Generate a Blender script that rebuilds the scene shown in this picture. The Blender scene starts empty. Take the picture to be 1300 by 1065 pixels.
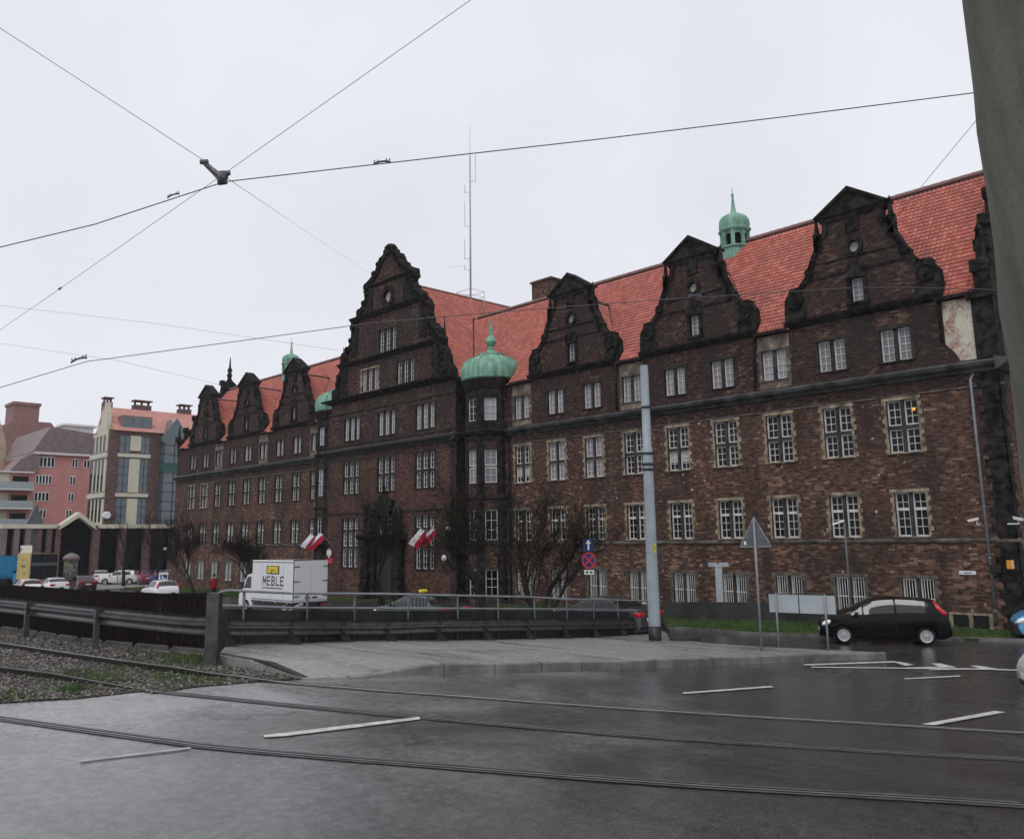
import bpy, bmesh, math, random
import numpy as np
from mathutils import Vector, Matrix
random.seed(7)
RNG = np.random.default_rng(7)
S = bpy.context.scene
COL = S.collection
PI = math.pi

# ------------------------------------------------------------------ camera
FPX, YAW, PIT, ROL = 1095.698, math.radians(136.28230), math.radians(10.11154), math.radians(-0.763462)
CAM = np.array([0.0, -35.49629, 3.6])
_v = np.array([math.cos(PIT)*math.cos(YAW), math.cos(PIT)*math.sin(YAW), math.sin(PIT)])
_r0 = np.array([math.sin(YAW), -math.cos(YAW), 0.0]); _u0 = np.cross(_r0, _v)
_r = math.cos(ROL)*_r0 + math.sin(ROL)*_u0
_u = -math.sin(ROL)*_r0 + math.cos(ROL)*_u0
cam_d = bpy.data.cameras.new('camera'); cam = bpy.data.objects.new('camera', cam_d); COL.objects.link(cam)
cam.matrix_world = Matrix(((_r[0], _u[0], -_v[0], CAM[0]), (_r[1], _u[1], -_v[1], CAM[1]), (_r[2], _u[2], -_v[2], CAM[2]), (0, 0, 0, 1)))
cam_d.sensor_width = 36; cam_d.lens = 36*FPX/1300; cam_d.shift_y = -45/1300
cam_d.clip_start = 0.05; cam_d.clip_end = 5000
S.camera = cam

def ray(px, py): return _v*FPX + _r*(px-650) - _u*(py-487.5)
def atd(px, py, d):
    q = ray(px, py); return CAM + q*(d/(q@_v))
def FP(px, py, Y=0.0):
    q = ray(px, py); p = CAM + q*((Y-CAM[1])/q[1]); return (p[0], Y, p[2])
def XP(px, py, X):
    q = ray(px, py); p = CAM + q*(X/q[0]); return (X, p[1], p[2])

# ------------------------------------------------------------------ terrain
def sst(t): t = np.clip(t, 0, 1); return t*t*(3-2*t)
def low(x): return -0.7*np.clip((-20-x)/60, 0, 1)
def hbase(x, y):
    t = (-11.2-y)/15.7; e = 0.08      # an even ramp with eased ends
    ease = lambda q: np.where(q < -e, 0.0, np.where(q > e, q, (q+e)**2/(4*e)))
    w = ease(t)-ease(t-1); return 1.3*w + low(x)*(1-w)
def march(fn, px, py, off=0.0):
    q = ray(px, py); q = q/np.linalg.norm(q[:2]); a = 2.0
    while a < 400:
        p = CAM+q*a
        if p[2] < fn(p[0], p[1])+off: break
        a += 0.25
    lo, hi = a-0.25, a
    for _ in range(30):
        m = (lo+hi)/2; p = CAM+q*m
        if p[2] < fn(p[0], p[1])+off: hi = m
        else: lo = m
    return CAM+q*hi
def GB(px, py, off=0.0): return march(hbase, px, py, off)
FENCE_PX = [(-150, 778), (-60, 790), (29, 802), (131, 817), (258, 829)]
POST_PX = [(288, 830), (370, 826.7), (436, 823), (493, 821.6), (558, 821), (618, 819.5), (671, 818), (718, 816.6), (756, 815), (790, 812.5), (843, 806)]
fence_line = [GB(*q) for q in FENCE_PX]
post_line = [GB(*q) for q in POST_PX]
def polar(p): return math.atan2(p[1]-CAM[1], p[0]-CAM[0]), math.hypot(p[0]-CAM[0], p[1]-CAM[1])
_pl = [(polar(p)[0], polar(p)[1]+0.45) for p in fence_line] + [(polar(p)[0], polar(p)[1]+1.0) for p in post_line]
_pl += [(_pl[-1][0]-0.02, 60.0)]
_pl.sort()
_pa = np.array([a for a, _ in _pl]); _pr = np.array([r for _, r in _pl])
def hgt(x, y):
    x = np.asarray(x, float); y = np.asarray(y, float)
    ang = np.arctan2(y-CAM[1], x-CAM[0]); ang = np.where(ang < -2.6, PI, ang)
    r = np.hypot(x-CAM[0], y-CAM[1])
    rl = np.interp(ang, _pa, _pr, left=1e4)
    k = sst((r-rl)/0.5)
    return hbase(x, y)*(1-k) + low(x)*k
def GL(px, py):                     # a point on the low street behind the railings
    return march(lambda x, y: low(x), px, py)
def hz(x, y): return float(hgt(x, y))

# ------------------------------------------------------------------ materials
MATS = {}
def new_mat(name):
    m = bpy.data.materials.new(name); m.use_nodes = True
    nt = m.node_tree; b = nt.nodes['Principled BSDF']; MATS[name] = m
    return m, nt, b
def N(nt, typ, **kw):
    n = nt.nodes.new(typ)
    for k, v in kw.items():
        if k.startswith('i_'): n.inputs[k[2:].replace('_', ' ')].default_value = v
        else: setattr(n, k, v)
    return n
def ramp(nt, fac, stops):
    n = nt.nodes.new('ShaderNodeValToRGB'); e = n.color_ramp.elements
    while len(e) < len(stops): e.new(0.5)
    for i, (p, c) in enumerate(stops):
        e[i].position = p; e[i].color = (*c, 1) if len(c) == 3 else c
    nt.links.new(fac, n.inputs[0]); return n.outputs[0]
def mixc(nt, fac, a, b, mode='MIX'):
    n = nt.nodes.new('ShaderNodeMix'); n.data_type = 'RGBA'; n.blend_type = mode
    for sock, val in ((n.inputs[0], fac), (n.inputs[6], a), (n.inputs[7], b)):
        if hasattr(val, 'is_linked') or isinstance(val, bpy.types.NodeSocket): nt.links.new(val, sock)
        elif isinstance(val, (int, float)): sock.default_value = val
        else: sock.default_value = (*val, 1)
    return n.outputs[2]
def noise(nt, co, scale, detail=4, rough=0.55, dist=0.0):
    n = nt.nodes.new('ShaderNodeTexNoise'); n.inputs['Scale'].default_value = scale
    n.inputs['Detail'].default_value = detail; n.inputs['Roughness'].default_value = rough; n.inputs['Distortion'].default_value = dist
    nt.links.new(co, n.inputs['Vector']); return n.outputs[0]
def geo(nt): return nt.nodes.new('ShaderNodeNewGeometry').outputs['Position']
def objco(nt): return nt.nodes.new('ShaderNodeTexCoord').outputs['Object']
def bump(nt, b, h, strength=0.4, dist=0.02):
    n = nt.nodes.new('ShaderNodeBump'); n.inputs['Strength'].default_value = strength; n.inputs['Distance'].default_value = dist
    nt.links.new(h, n.inputs['Height']); nt.links.new(n.outputs[0], b.inputs['Normal'])
def simple(name, c, rough=0.6, metal=0.0, var=0.25, scale=6.0, c2=None, bmp=0.0, bscale=40, coat=0.0, spec=None, local=True):
    m, nt, b = new_mat(name)
    co = objco(nt) if local else geo(nt)
    c2 = c2 or tuple(x*(1-var) for x in c)
    f = noise(nt, co, scale, 5)
    nt.links.new(ramp(nt, f, [(0.35, c2), (0.65, c)]), b.inputs['Base Color'])
    b.inputs['Roughness'].default_value = rough; b.inputs['Metallic'].default_value = metal
    if coat: b.inputs['Coat Weight'].default_value = coat; b.inputs['Coat Roughness'].default_value = 0.06
    b.inputs['Specular IOR Level'].default_value = spec if spec is not None else (0.12 if rough > 0.68 else 0.4)
    if bmp: bump(nt, b, noise(nt, co, bscale, 4), bmp)
    return m

def brick(name, c1, c2, mortar, soot=0.5, patch=0.5, fleck=0.5, scale=1.0):
    m, nt, b = new_mat(name); P = geo(nt)
    sep = N(nt, 'ShaderNodeSeparateXYZ'); nt.links.new(P, sep.inputs[0])
    add = N(nt, 'ShaderNodeMath', operation='ADD'); nt.links.new(sep.outputs[0], add.inputs[0]); nt.links.new(sep.outputs[1], add.inputs[1])
    cmb = N(nt, 'ShaderNodeCombineXYZ'); nt.links.new(add.outputs[0], cmb.inputs[0]); nt.links.new(sep.outputs[2], cmb.inputs[1])
    br = N(nt, 'ShaderNodeTexBrick'); nt.links.new(cmb.outputs[0], br.inputs['Vector'])
    for k, v in (('Scale', scale), ('Mortar Size', 0.012), ('Brick Width', 0.28), ('Row Height', 0.088), ('Bias', -0.1), ('Mortar Smooth', 0.3)):
        br.inputs[k].default_value = v
    br.inputs['Color1'].default_value = (*c1, 1); br.inputs['Color2'].default_value = (*c2, 1); br.inputs['Mortar'].default_value = (*mortar, 1)
    col = br.outputs['Color']
    ms = N(nt, 'ShaderNodeMapping'); ms.inputs['Scale'].default_value = (1.5, 1.5, 5.5); nt.links.new(P, ms.inputs[0])
    mid = noise(nt, ms.outputs[0], 1.6, 8, 0.75, 0.3)
    col = mixc(nt, ramp(nt, mid, [(0.40, (0.9, 0.9, 0.9)), (0.57, (0, 0, 0))]), col, tuple(x*0.22 for x in c2))
    # single bricks that differ, then larger repaired zones, soot stains and spalled flecks
    ws = N(nt, 'ShaderNodeMapping'); ws.inputs['Scale'].default_value = (3.6, 3.6, 11.5); nt.links.new(P, ws.inputs[0])
    wn = noise(nt, ws.outputs[0], 1.0, 2)
    col = mixc(nt, ramp(nt, wn, [(0.45, (0, 0, 0)), (0.75, (0.7, 0.7, 0.7))]), col, tuple(x*1.9+0.01 for x in c1))
    if patch:                                   # single pale bricks, gathered in patches, thickest on the ground floor
        def mth(op, x, y=None):
            n = N(nt, 'ShaderNodeMath', operation=op)
            for k, q in enumerate((x, y)):
                if q is None: continue
                if isinstance(q, (int, float)): n.inputs[k].default_value = q
                else: nt.links.new(q, n.inputs[k])
            return n.outputs[0]
        row = mth('FLOOR', mth('DIVIDE', sep.outputs[2], 0.088))
        cellx = mth('FLOOR', mth('ADD', mth('DIVIDE', add.outputs[0], 0.28), mth('MULTIPLY', mth('MODULO', row, 2.0), 0.5)))
        cc = N(nt, 'ShaderNodeCombineXYZ'); nt.links.new(cellx, cc.inputs[0]); nt.links.new(row, cc.inputs[1])
        rnd_ = N(nt, 'ShaderNodeTexWhiteNoise', noise_dimensions='2D'); nt.links.new(cc.outputs[0], rnd_.inputs['Vector'])
        pn = noise(nt, P, 0.62, 7, 0.72)
        zz = N(nt, 'ShaderNodeMapRange'); nt.links.new(sep.outputs[2], zz.inputs[0])
        for k, q in ((1, 3.0), (2, 3.5), (3, 0.085), (4, 0.0)): zz.inputs[k].default_value = q
        lim = mth('ADD', mth('MULTIPLY', mth('ADD', pn, zz.outputs[0]), 1.25), mth('MULTIPLY', rnd_.outputs['Value'], 0.60))
        g_ = ramp(nt, mth('MULTIPLY', lim, 0.5), [(0.580, (0, 0, 0)), (0.600, (patch,)*3)])
        col = mixc(nt, g_, col, mixc(nt, rnd_.outputs['Color'], (0.15, 0.088, 0.062), (0.36, 0.225, 0.16)))
    if soot:
        sc = N(nt, 'ShaderNodeMapping'); sc.inputs['Scale'].default_value = (0.55, 0.55, 0.22); nt.links.new(P, sc.inputs[0])
        sn = noise(nt, sc.outputs[0], 1.0, 7, 0.68)
        col = mixc(nt, ramp(nt, sn, [(0.42, (0, 0, 0)), (0.66, (soot,)*3)]), col, (0.03, 0.026, 0.025))
    if fleck:
        vo = N(nt, 'ShaderNodeTexVoronoi'); vo.inputs['Scale'].default_value = 2.0; nt.links.new(P, vo.inputs['Vector'])
        dn = noise(nt, P, 9.0, 3)
        sm = N(nt, 'ShaderNodeMath', operation='MULTIPLY_ADD'); nt.links.new(dn, sm.inputs[0]); sm.inputs[1].default_value = 0.25; nt.links.new(vo.outputs['Distance'], sm.inputs[2])
        cl = noise(nt, P, 0.35, 3)
        gate = ramp(nt, cl, [(0.38, (0, 0, 0)), (0.6, (fleck,)*3)])
        fl = ramp(nt, sm.outputs[0], [(0.205, (1, 1, 1)), (0.235, (0, 0, 0))])
        mu = N(nt, 'ShaderNodeMath', operation='MULTIPLY'); nt.links.new(gate, mu.inputs[0]); nt.links.new(fl, mu.inputs[1])
        col = mixc(nt, mu.outputs[0], col, (0.60, 0.50, 0.43))
    nt.links.new(col, b.inputs['Base Color']); b.inputs['Roughness'].default_value = 0.85; b.inputs['Specular IOR Level'].default_value = 0.12
    bump(nt, b, br.outputs['Fac'], -0.5, 0.012)
    return m

brick('brick_red', (0.138, 0.070, 0.050), (0.072, 0.043, 0.034), (0.09, 0.072, 0.06), soot=0.8, patch=0.8, fleck=0.9)
brick('brick_centre', (0.128, 0.062, 0.047), (0.066, 0.038, 0.032), (0.07, 0.05, 0.043), soot=0.75, patch=0.2, fleck=0.2)
brick('brick_sooty', (0.078, 0.041, 0.033), (0.032, 0.022, 0.020), (0.05, 0.04, 0.036), soot=0.9, patch=0.35, fleck=0.25)
brick('brick_modern', (0.17, 0.10, 0.092), (0.13, 0.078, 0.073), (0.14, 0.11, 0.10), soot=0.1, patch=0.0, fleck=0.0)  # far block: brick tones paled to paint in distance haze
simple('soot_stone', (0.040, 0.036, 0.033), 0.85, c2=(0.003, 0.003, 0.0035), scale=3.4, bmp=0.5, bscale=14, local=False, spec=0.08)
simple('slate_stone', (0.045, 0.046, 0.052), 0.6, c2=(0.03, 0.03, 0.034), scale=3.0, local=False)
simple('cornice_stone', (0.085, 0.088, 0.09), 0.6, c2=(0.016, 0.016, 0.017), scale=1.6, bmp=0.3, bscale=12, local=False)
simple('pale_stone', (0.42, 0.35, 0.25), 0.85, c2=(0.10, 0.082, 0.062), scale=2.6, bmp=0.4, bscale=25, local=False)
simple('grey_stone', (0.17, 0.15, 0.125), 0.85, c2=(0.06, 0.053, 0.046), scale=2.6, bmp=0.4, bscale=25, local=False)
simple('dark_surround', (0.06, 0.05, 0.045), 0.85, c2=(0.022, 0.020, 0.019), scale=2.6, bmp=0.4, bscale=25, local=False)
# plaster with brick showing through
m, nt, b = new_mat('worn_plaster'); P = geo(nt)
n1 = noise(nt, P, 1.1, 7, 0.7, 0.6); n2 = noise(nt, P, 9.0, 4)
base = ramp(nt, n2, [(0.3, (0.50, 0.46, 0.37)), (0.7, (0.66, 0.62, 0.52))])
brk = ramp(nt, n2, [(0.4, (0.20, 0.085, 0.06)), (0.62, (0.40, 0.20, 0.15))])
nt.links.new(mixc(nt, ramp(nt, n1, [(0.50, (0, 0, 0)), (0.60, (0.9, 0.9, 0.9))]), base, brk), b.inputs['Base Color'])
b.inputs['Roughness'].default_value = 0.9; bump(nt, b, n1, 0.6, 0.03)
m, nt, b = new_mat('sooty_plaster'); P = geo(nt)
n1 = noise(nt, P, 1.3, 7, 0.7, 0.5)
nt.links.new(ramp(nt, n1, [(0.36, (0.05, 0.043, 0.037)), (0.5, (0.17, 0.13, 0.10)), (0.66, (0.36, 0.31, 0.25))]), b.inputs['Base Color'])
b.inputs['Roughness'].default_value = 0.9; bump(nt, b, n1, 0.6, 0.03)
# roof tiles: each tile its own tone (attribute uv in metres)
m, nt, b = new_mat('roof_tile')
uv = N(nt, 'ShaderNodeUVMap').outputs[0]
sep = N(nt, 'ShaderNodeSeparateXYZ'); nt.links.new(uv, sep.inputs[0])
fl = []
for k, w in ((0, 0.20), (1, 0.27)):
    d = N(nt, 'ShaderNodeMath', operation='DIVIDE'); nt.links.new(sep.outputs[k], d.inputs[0]); d.inputs[1].default_value = w
    f = N(nt, 'ShaderNodeMath', operation='FLOOR'); nt.links.new(d.outputs[0], f.inputs[0]); fl.append(f.outputs[0])
cmb = N(nt, 'ShaderNodeCombineXYZ'); nt.links.new(fl[0], cmb.inputs[0]); nt.links.new(fl[1], cmb.inputs[1])
wn = N(nt, 'ShaderNodeTexWhiteNoise', noise_dimensions='2D'); nt.links.new(cmb.outputs[0], wn.inputs['Vector'])
tone = ramp(nt, wn.outputs['Value'], [(0.0, (0.33, 0.075, 0.050)), (0.6, (0.44, 0.108, 0.072)), (1.0, (0.52, 0.16, 0.11))])
st = noise(nt, geo(nt), 0.7, 6, 0.65)
nt.links.new(mixc(nt, ramp(nt, st, [(0.48, (0, 0, 0)), (0.72, (0.65, 0.65, 0.65))]), tone, (0.20, 0.065, 0.045)), b.inputs['Base Color'])
b.inputs['Roughness'].default_value = 0.42
# patinated copper
m, nt, b = new_mat('green_copper'); P = geo(nt)
mp = N(nt, 'ShaderNodeMapping'); mp.inputs['Scale'].default_value = (1.6, 1.6, 0.5); nt.links.new(P, mp.inputs[0])
n1 = noise(nt, mp.outputs[0], 1.5, 6, 0.65)
nt.links.new(ramp(nt, n1, [(0.30, (0.05, 0.10, 0.075)), (0.48, (0.15, 0.33, 0.24)), (0.7, (0.30, 0.50, 0.40))]), b.inputs['Base Color'])
b.inputs['Roughness'].default_value = 0.6
# glass
def glass(name, c, rough=0.06, c2=None, spec=0.5):
    m, nt, b = new_mat(name)
    inf = N(nt, 'ShaderNodeObjectInfo')
    nt.links.new(ramp(nt, inf.outputs['Random'], [(0, c2 or tuple(x*0.5 for x in c)), (1, c)]), b.inputs['Base Color'])
    b.inputs['Roughness'].default_value = rough; b.inputs['Specular IOR Level'].default_value = spec
    bump(nt, b, noise(nt, geo(nt), 1.7, 2), 0.12, 0.05)
    return m
glass('glass_dark', (0.014, 0.014, 0.016), c2=(0.003, 0.003, 0.004), spec=0.2)
glass('glass_curtain', (0.33, 0.32, 0.345), c2=(0.17, 0.165, 0.185), rough=0.12)
glass('glass_blind', (0.50, 0.50, 0.49), c2=(0.42, 0.42, 0.41), rough=0.2)
glass('glass_teal', (0.075, 0.11, 0.13), c2=(0.055, 0.085, 0.105), rough=0.05, spec=0.9)
glass('glass_car', (0.012, 0.013, 0.013), rough=0.02, spec=0.7)
simple('white_paint', (0.78, 0.77, 0.75), 0.5, var=0.25, scale=4)
simple('grey_paint', (0.40, 0.38, 0.34), 0.6, var=0.35, scale=4)
simple('galvanised', (0.27, 0.29, 0.31), 0.55, 0.3, var=0.25, scale=3)
simple('wet_galvanised', (0.10, 0.106, 0.106), 0.34, 0.4, c2=(0.05, 0.054, 0.053), scale=5)
simple('pole_paint', (0.34, 0.385, 0.41), 0.45, 0.1, c2=(0.27, 0.31, 0.335), scale=2.2)
simple('black_paint', (0.012, 0.012, 0.013), 0.4)
simple('dark_metal', (0.035, 0.036, 0.038), 0.4, 0.4)
simple('wire_metal', (0.11, 0.11, 0.13), 0.5, 0.3)
simple('rust_fence', (0.019, 0.011, 0.011), 0.75, c2=(0.009, 0.006, 0.0065), scale=4)
simple('rail_side', (0.03, 0.022, 0.018), 0.6, 0.3)
simple('rail_top', (0.70, 0.71, 0.72), 0.48, 1.0)
simple('rail_dull', (0.30, 0.295, 0.29), 0.45, 0.95)  # same steel, darkened in colour for the building's reflection
simple('mast_metal', (0.50, 0.50, 0.54), 0.5)
simple('worn_paint', (0.40, 0.40, 0.395), 0.6, c2=(0.26, 0.26, 0.26), scale=3, local=False)
simple('mullion_stone', (0.075, 0.066, 0.057), 0.85, c2=(0.03, 0.027, 0.025), scale=2.2, local=False)
simple('bark', (0.050, 0.042, 0.035), 0.9, c2=(0.020, 0.017, 0.015), scale=9, bmp=0.6, bscale=30, spec=0.08)
simple('twig', (0.020, 0.017, 0.015), 0.9, c2=(0.018, 0.015, 0.013), scale=5)
simple('bud_leaf', (0.13, 0.12, 0.035), 0.8, var=0.5)
simple('ivy_leaf', (0.022, 0.026, 0.018), 0.7, var=0.5)
simple('white_car', (0.74, 0.75, 0.76), 0.25, coat=0.8, var=0.04)
simple('black_car', (0.002, 0.002, 0.0025), 0.2, coat=0.12, var=0.1, spec=0.15)
simple('blue_car', (0.12, 0.42, 0.78), 0.25, coat=0.8, var=0.05)
simple('grey_car', (0.055, 0.058, 0.065), 0.25, 0.3, coat=0.5, var=0.05)
simple('taxi_car', (0.05, 0.075, 0.07), 0.25, 0.3, coat=0.8, var=0.05)
simple('maroon_car', (0.06, 0.012, 0.018), 0.3, coat=0.7, var=0.1)
simple('pink_car', (0.28, 0.04, 0.10), 0.3, coat=0.7, var=0.1)
simple('navy_car', (0.03, 0.07, 0.20), 0.3, coat=0.7, var=0.1)
simple('tyre', (0.012, 0.012, 0.012), 0.75)
simple('hub_metal', (0.55, 0.56, 0.57), 0.35, 0.5, var=0.1)
simple('lamp_red', (0.55, 0.012, 0.02), 0.15, coat=0.6, var=0.1)
simple('lamp_white', (0.85, 0.86, 0.88), 0.1, coat=0.6, var=0.05)
simple('lamp_amber', (0.75, 0.30, 0.03), 0.2, coat=0.5, var=0.1)
simple('plastic_black', (0.014, 0.014, 0.015), 0.55)
simple('yellow_paint', (0.72, 0.58, 0.02), 0.4, var=0.1)
simple('ochre_panel', (0.60, 0.44, 0.10), 0.5, c2=(0.48, 0.36, 0.13), scale=1.0)
simple('navy_panel', (0.006, 0.010, 0.016), 0.4)
simple('dark_glazing', (0.005, 0.007, 0.009), 0.25, spec=0.2)
simple('blue_panel', (0.03, 0.24, 0.46), 0.4, var=0.2)
simple('sign_blue', (0.008, 0.028, 0.14), 0.4, var=0.1)
simple('sign_red', (0.50, 0.03, 0.055), 0.4, var=0.1)
simple('sign_white', (0.80, 0.80, 0.80), 0.4, var=0.08)
simple('sign_back', (0.13, 0.145, 0.155), 0.5, 0.2, c2=(0.09, 0.10, 0.11), scale=3)
simple('panel_back', (0.42, 0.47, 0.49), 0.5, 0.15, c2=(0.36, 0.40, 0.42), scale=2)
simple('flag_white', (0.78, 0.76, 0.78), 0.8, var=0.15)
simple('flag_red', (0.50, 0.012, 0.05), 0.8, var=0.3)
simple('concrete', (0.20, 0.195, 0.18), 0.8, c2=(0.10, 0.10, 0.095), scale=1.3, bmp=0.4, bscale=30, local=False)
simple('dark_concrete', (0.055, 0.056, 0.053), 0.85, c2=(0.026, 0.027, 0.026), scale=0.9, bmp=0.5, bscale=12, local=False)
m, nt, b = new_mat('post_concrete'); P = geo(nt)
mp = N(nt, 'ShaderNodeMapping'); mp.inputs['Scale'].default_value = (3, 3, 0.5); nt.links.new(P, mp.inputs[0])
a1 = ramp(nt, noise(nt, mp.outputs[0], 2.2, 7, 0.7), [(0.35, (0.105, 0.104, 0.082)), (0.65, (0.175, 0.173, 0.143))])
a2 = mixc(nt, ramp(nt, noise(nt, P, 55, 3), [(0.60, (0, 0, 0)), (0.72, (0.6, 0.6, 0.6))]), a1, (0.07, 0.07, 0.05))
nt.links.new(a2, b.inputs['Base Color']); b.inputs['Roughness'].default_value = 0.9; bump(nt, b, noise(nt, P, 70, 5), 0.5, 0.004)
simple('pink_wall', (0.60, 0.275, 0.245), 0.85, c2=(0.50, 0.23, 0.21), scale=0.6, local=False)  # lightened so the wall colour itself carries the haze
simple('pale_pink_wall', (0.60, 0.30, 0.26), 0.85, var=0.1, scale=0.6, local=False)
simple('beige_wall', (0.46, 0.35, 0.27), 0.85, c2=(0.33, 0.25, 0.20), scale=0.8, local=False)
simple('cream_wall', (0.64, 0.60, 0.48), 0.8, var=0.12, scale=0.8, local=False)
simple('grey_roof', (0.24, 0.175, 0.17), 0.6, c2=(0.17, 0.13, 0.13), scale=1.5, local=False)  # mauve-brown, lifted lighter in the colour for far haze
simple('brown_roof', (0.30, 0.17, 0.15), 0.7, c2=(0.22, 0.13, 0.12), scale=1.5, local=False)
simple('red_roof_far', (0.52, 0.24, 0.20), 0.6, c2=(0.42, 0.19, 0.16), scale=1.5, local=False)  # red faded in the colour itself, in place of thicker haze
simple('teal_trim', (0.02, 0.10, 0.08), 0.5)
simple('poster', (0.30, 0.30, 0.27), 0.7, c2=(0.05, 0.05, 0.05), scale=3)
simple('skin', (0.42, 0.25, 0.18), 0.6, var=0.1)
simple('red_coat', (0.30, 0.02, 0.03), 0.85, var=0.3)
simple('dark_trousers', (0.015, 0.016, 0.02), 0.9)
m, nt, b = new_mat('lamp_glow'); b.inputs['Base Color'].default_value = (0.8, 0.4, 0.05, 1); b.inputs['Emission Color'].default_value = (1, 0.42, 0.03, 1); b.inputs['Emission Strength'].default_value = 0.8
# wet asphalt
def asphalt(name, ca, cb, puddle=0.50, rdry=0.36, rwet=0.10, zone=None):
    m, nt, b = new_mat(name); P = geo(nt)
    big = noise(nt, P, 0.22, 7, 0.62, 0.8); mid = noise(nt, P, 1.3, 6, 0.65, 0.4); fine = noise(nt, P, 60, 3)
    mp = N(nt, 'ShaderNodeMapping'); mp.inputs['Rotation'].default_value = (0, 0, math.radians(-20)); mp.inputs['Scale'].default_value = (0.25, 1.6, 1); nt.links.new(P, mp.inputs[0])
    streak = noise(nt, mp.outputs[0], 1.0, 6, 0.65)
    col = ramp(nt, big, [(0.35, ca), (0.65, cb)])
    col = mixc(nt, ramp(nt, streak, [(0.5, (0, 0, 0)), (0.7, (0.55, 0.55, 0.55))]), col, tuple(x*0.45 for x in ca))
    col = mixc(nt, ramp(nt, fine, [(0.52, (0, 0, 0)), (0.70, (0.7, 0.7, 0.7))]), col, tuple(min(1, x*2.6) for x in cb))
    gr_ = noise(nt, P, 9, 5, 0.7)
    col = mixc(nt, ramp(nt, gr_, [(0.46, (0, 0, 0)), (0.62, (0.6, 0.6, 0.6))]), col, tuple(x*1.7 for x in cb))
    if zone:  # painted sky sheen: asphalt colour paled around one centre
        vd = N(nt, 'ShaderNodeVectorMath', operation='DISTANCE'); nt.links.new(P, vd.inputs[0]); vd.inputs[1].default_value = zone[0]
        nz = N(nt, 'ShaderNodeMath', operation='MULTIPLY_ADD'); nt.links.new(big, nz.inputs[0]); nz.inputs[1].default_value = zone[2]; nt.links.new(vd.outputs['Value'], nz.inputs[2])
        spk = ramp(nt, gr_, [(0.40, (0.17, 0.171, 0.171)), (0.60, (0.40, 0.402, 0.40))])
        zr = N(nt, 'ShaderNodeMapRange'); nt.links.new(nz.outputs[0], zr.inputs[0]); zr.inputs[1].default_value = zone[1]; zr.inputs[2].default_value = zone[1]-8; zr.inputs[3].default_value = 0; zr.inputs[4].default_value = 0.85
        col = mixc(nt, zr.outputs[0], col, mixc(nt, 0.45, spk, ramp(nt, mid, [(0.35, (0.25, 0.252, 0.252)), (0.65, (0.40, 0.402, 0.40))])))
    nt.links.new(col, b.inputs['Base Color'])
    wet = N(nt, 'ShaderNodeMath', operation='MULTIPLY_ADD'); nt.links.new(streak, wet.inputs[0]); wet.inputs[1].default_value = 0.6; nt.links.new(big, wet.inputs[2])
    rr = ramp(nt, wet.outputs[0], [(puddle+0.12, (rdry,)*3), (puddle+0.40, (rwet,)*3)])
    nt.links.new(rr, b.inputs['Roughness'])
    vc = N(nt, 'ShaderNodeTexVoronoi', feature='DISTANCE_TO_EDGE'); vc.inputs['Scale'].default_value = 0.33; wv = N(nt, 'ShaderNodeMix', data_type='VECTOR'); wv.inputs[0].default_value = 0.35
    nv = N(nt, 'ShaderNodeTexNoise'); nv.inputs['Scale'].default_value = 1.5; nv.inputs['Detail'].default_value = 6; nt.links.new(P, nv.inputs['Vector'])
    va = N(nt, 'ShaderNodeVectorMath', operation='MULTIPLY_ADD'); nt.links.new(nv.outputs['Color'], va.inputs[0]); va.inputs[1].default_value = (2, 2, 0); nt.links.new(P, va.inputs[2])
    nt.nodes.remove(wv); nt.links.new(va.outputs[0], vc.inputs['Vector'])
    cg = N(nt, 'ShaderNodeMath', operation='MULTIPLY'); nt.links.new(ramp(nt, vc.outputs['Distance'], [(0.0, (1, 1, 1)), (0.012, (0, 0, 0))]), cg.inputs[0]); nt.links.new(ramp(nt, big, [(0.48, (0, 0, 0)), (0.56, (0.8, 0.8, 0.8))]), cg.inputs[1])
    col2 = mixc(nt, cg.outputs[0], col, (0.012, 0.012, 0.012)); nt.links.new(col2, b.inputs['Base Color'])
    bump(nt, b, fine, 0.30, 0.008)
    return m
asphalt('wet_asphalt', (0.024, 0.025, 0.026), (0.042, 0.042, 0.042), zone=((-20.5, -32.0, 1.3), 20.5, 11.0))  # its pale zone carries the wet road's sky reflection as colour
asphalt('patched_asphalt', (0.085, 0.086, 0.086), (0.125, 0.125, 0.124), 0.6, 0.6, 0.25)
asphalt('pavement', (0.125, 0.124, 0.116), (0.215, 0.212, 0.20), 0.55, 0.6, 0.2)
simple('rail_seal', (0.03, 0.03, 0.03), 0.45, c2=(0.085, 0.085, 0.085), scale=3.2, local=False)
simple('kerb_stone', (0.21, 0.21, 0.20), 0.6, c2=(0.085, 0.075, 0.074), scale=1.4, bmp=0.5, bscale=22, local=False)
simple('road_paint', (0.62, 0.61, 0.56), 0.5, c2=(0.34, 0.34, 0.32), scale=7, local=False)
simple('groove', (0.008, 0.008, 0.008), 0.8)
simple('ballast_soil', (0.085, 0.075, 0.062), 0.9, c2=(0.03, 0.027, 0.022), scale=2.5, bmp=0.8, bscale=16, local=False)
m, nt, b = new_mat('gravel_stone'); inf = geo(nt)
nt.links.new(ramp(nt, noise(nt, inf, 11, 2), [(0.3, (0.035, 0.031, 0.027)), (0.52, (0.11, 0.10, 0.088)), (0.72, (0.27, 0.255, 0.23))]), b.inputs['Base Color']); b.inputs['Roughness'].default_value = 0.65
m, nt, b = new_mat('grass_blade')
nt.links.new(ramp(nt, noise(nt, geo(nt), 0.9, 5), [(0.3, (0.022, 0.05, 0.010)), (0.6, (0.055, 0.105, 0.018)), (0.8, (0.12, 0.15, 0.04))]), b.inputs['Base Color']); b.inputs['Roughness'].default_value = 0.7
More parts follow.
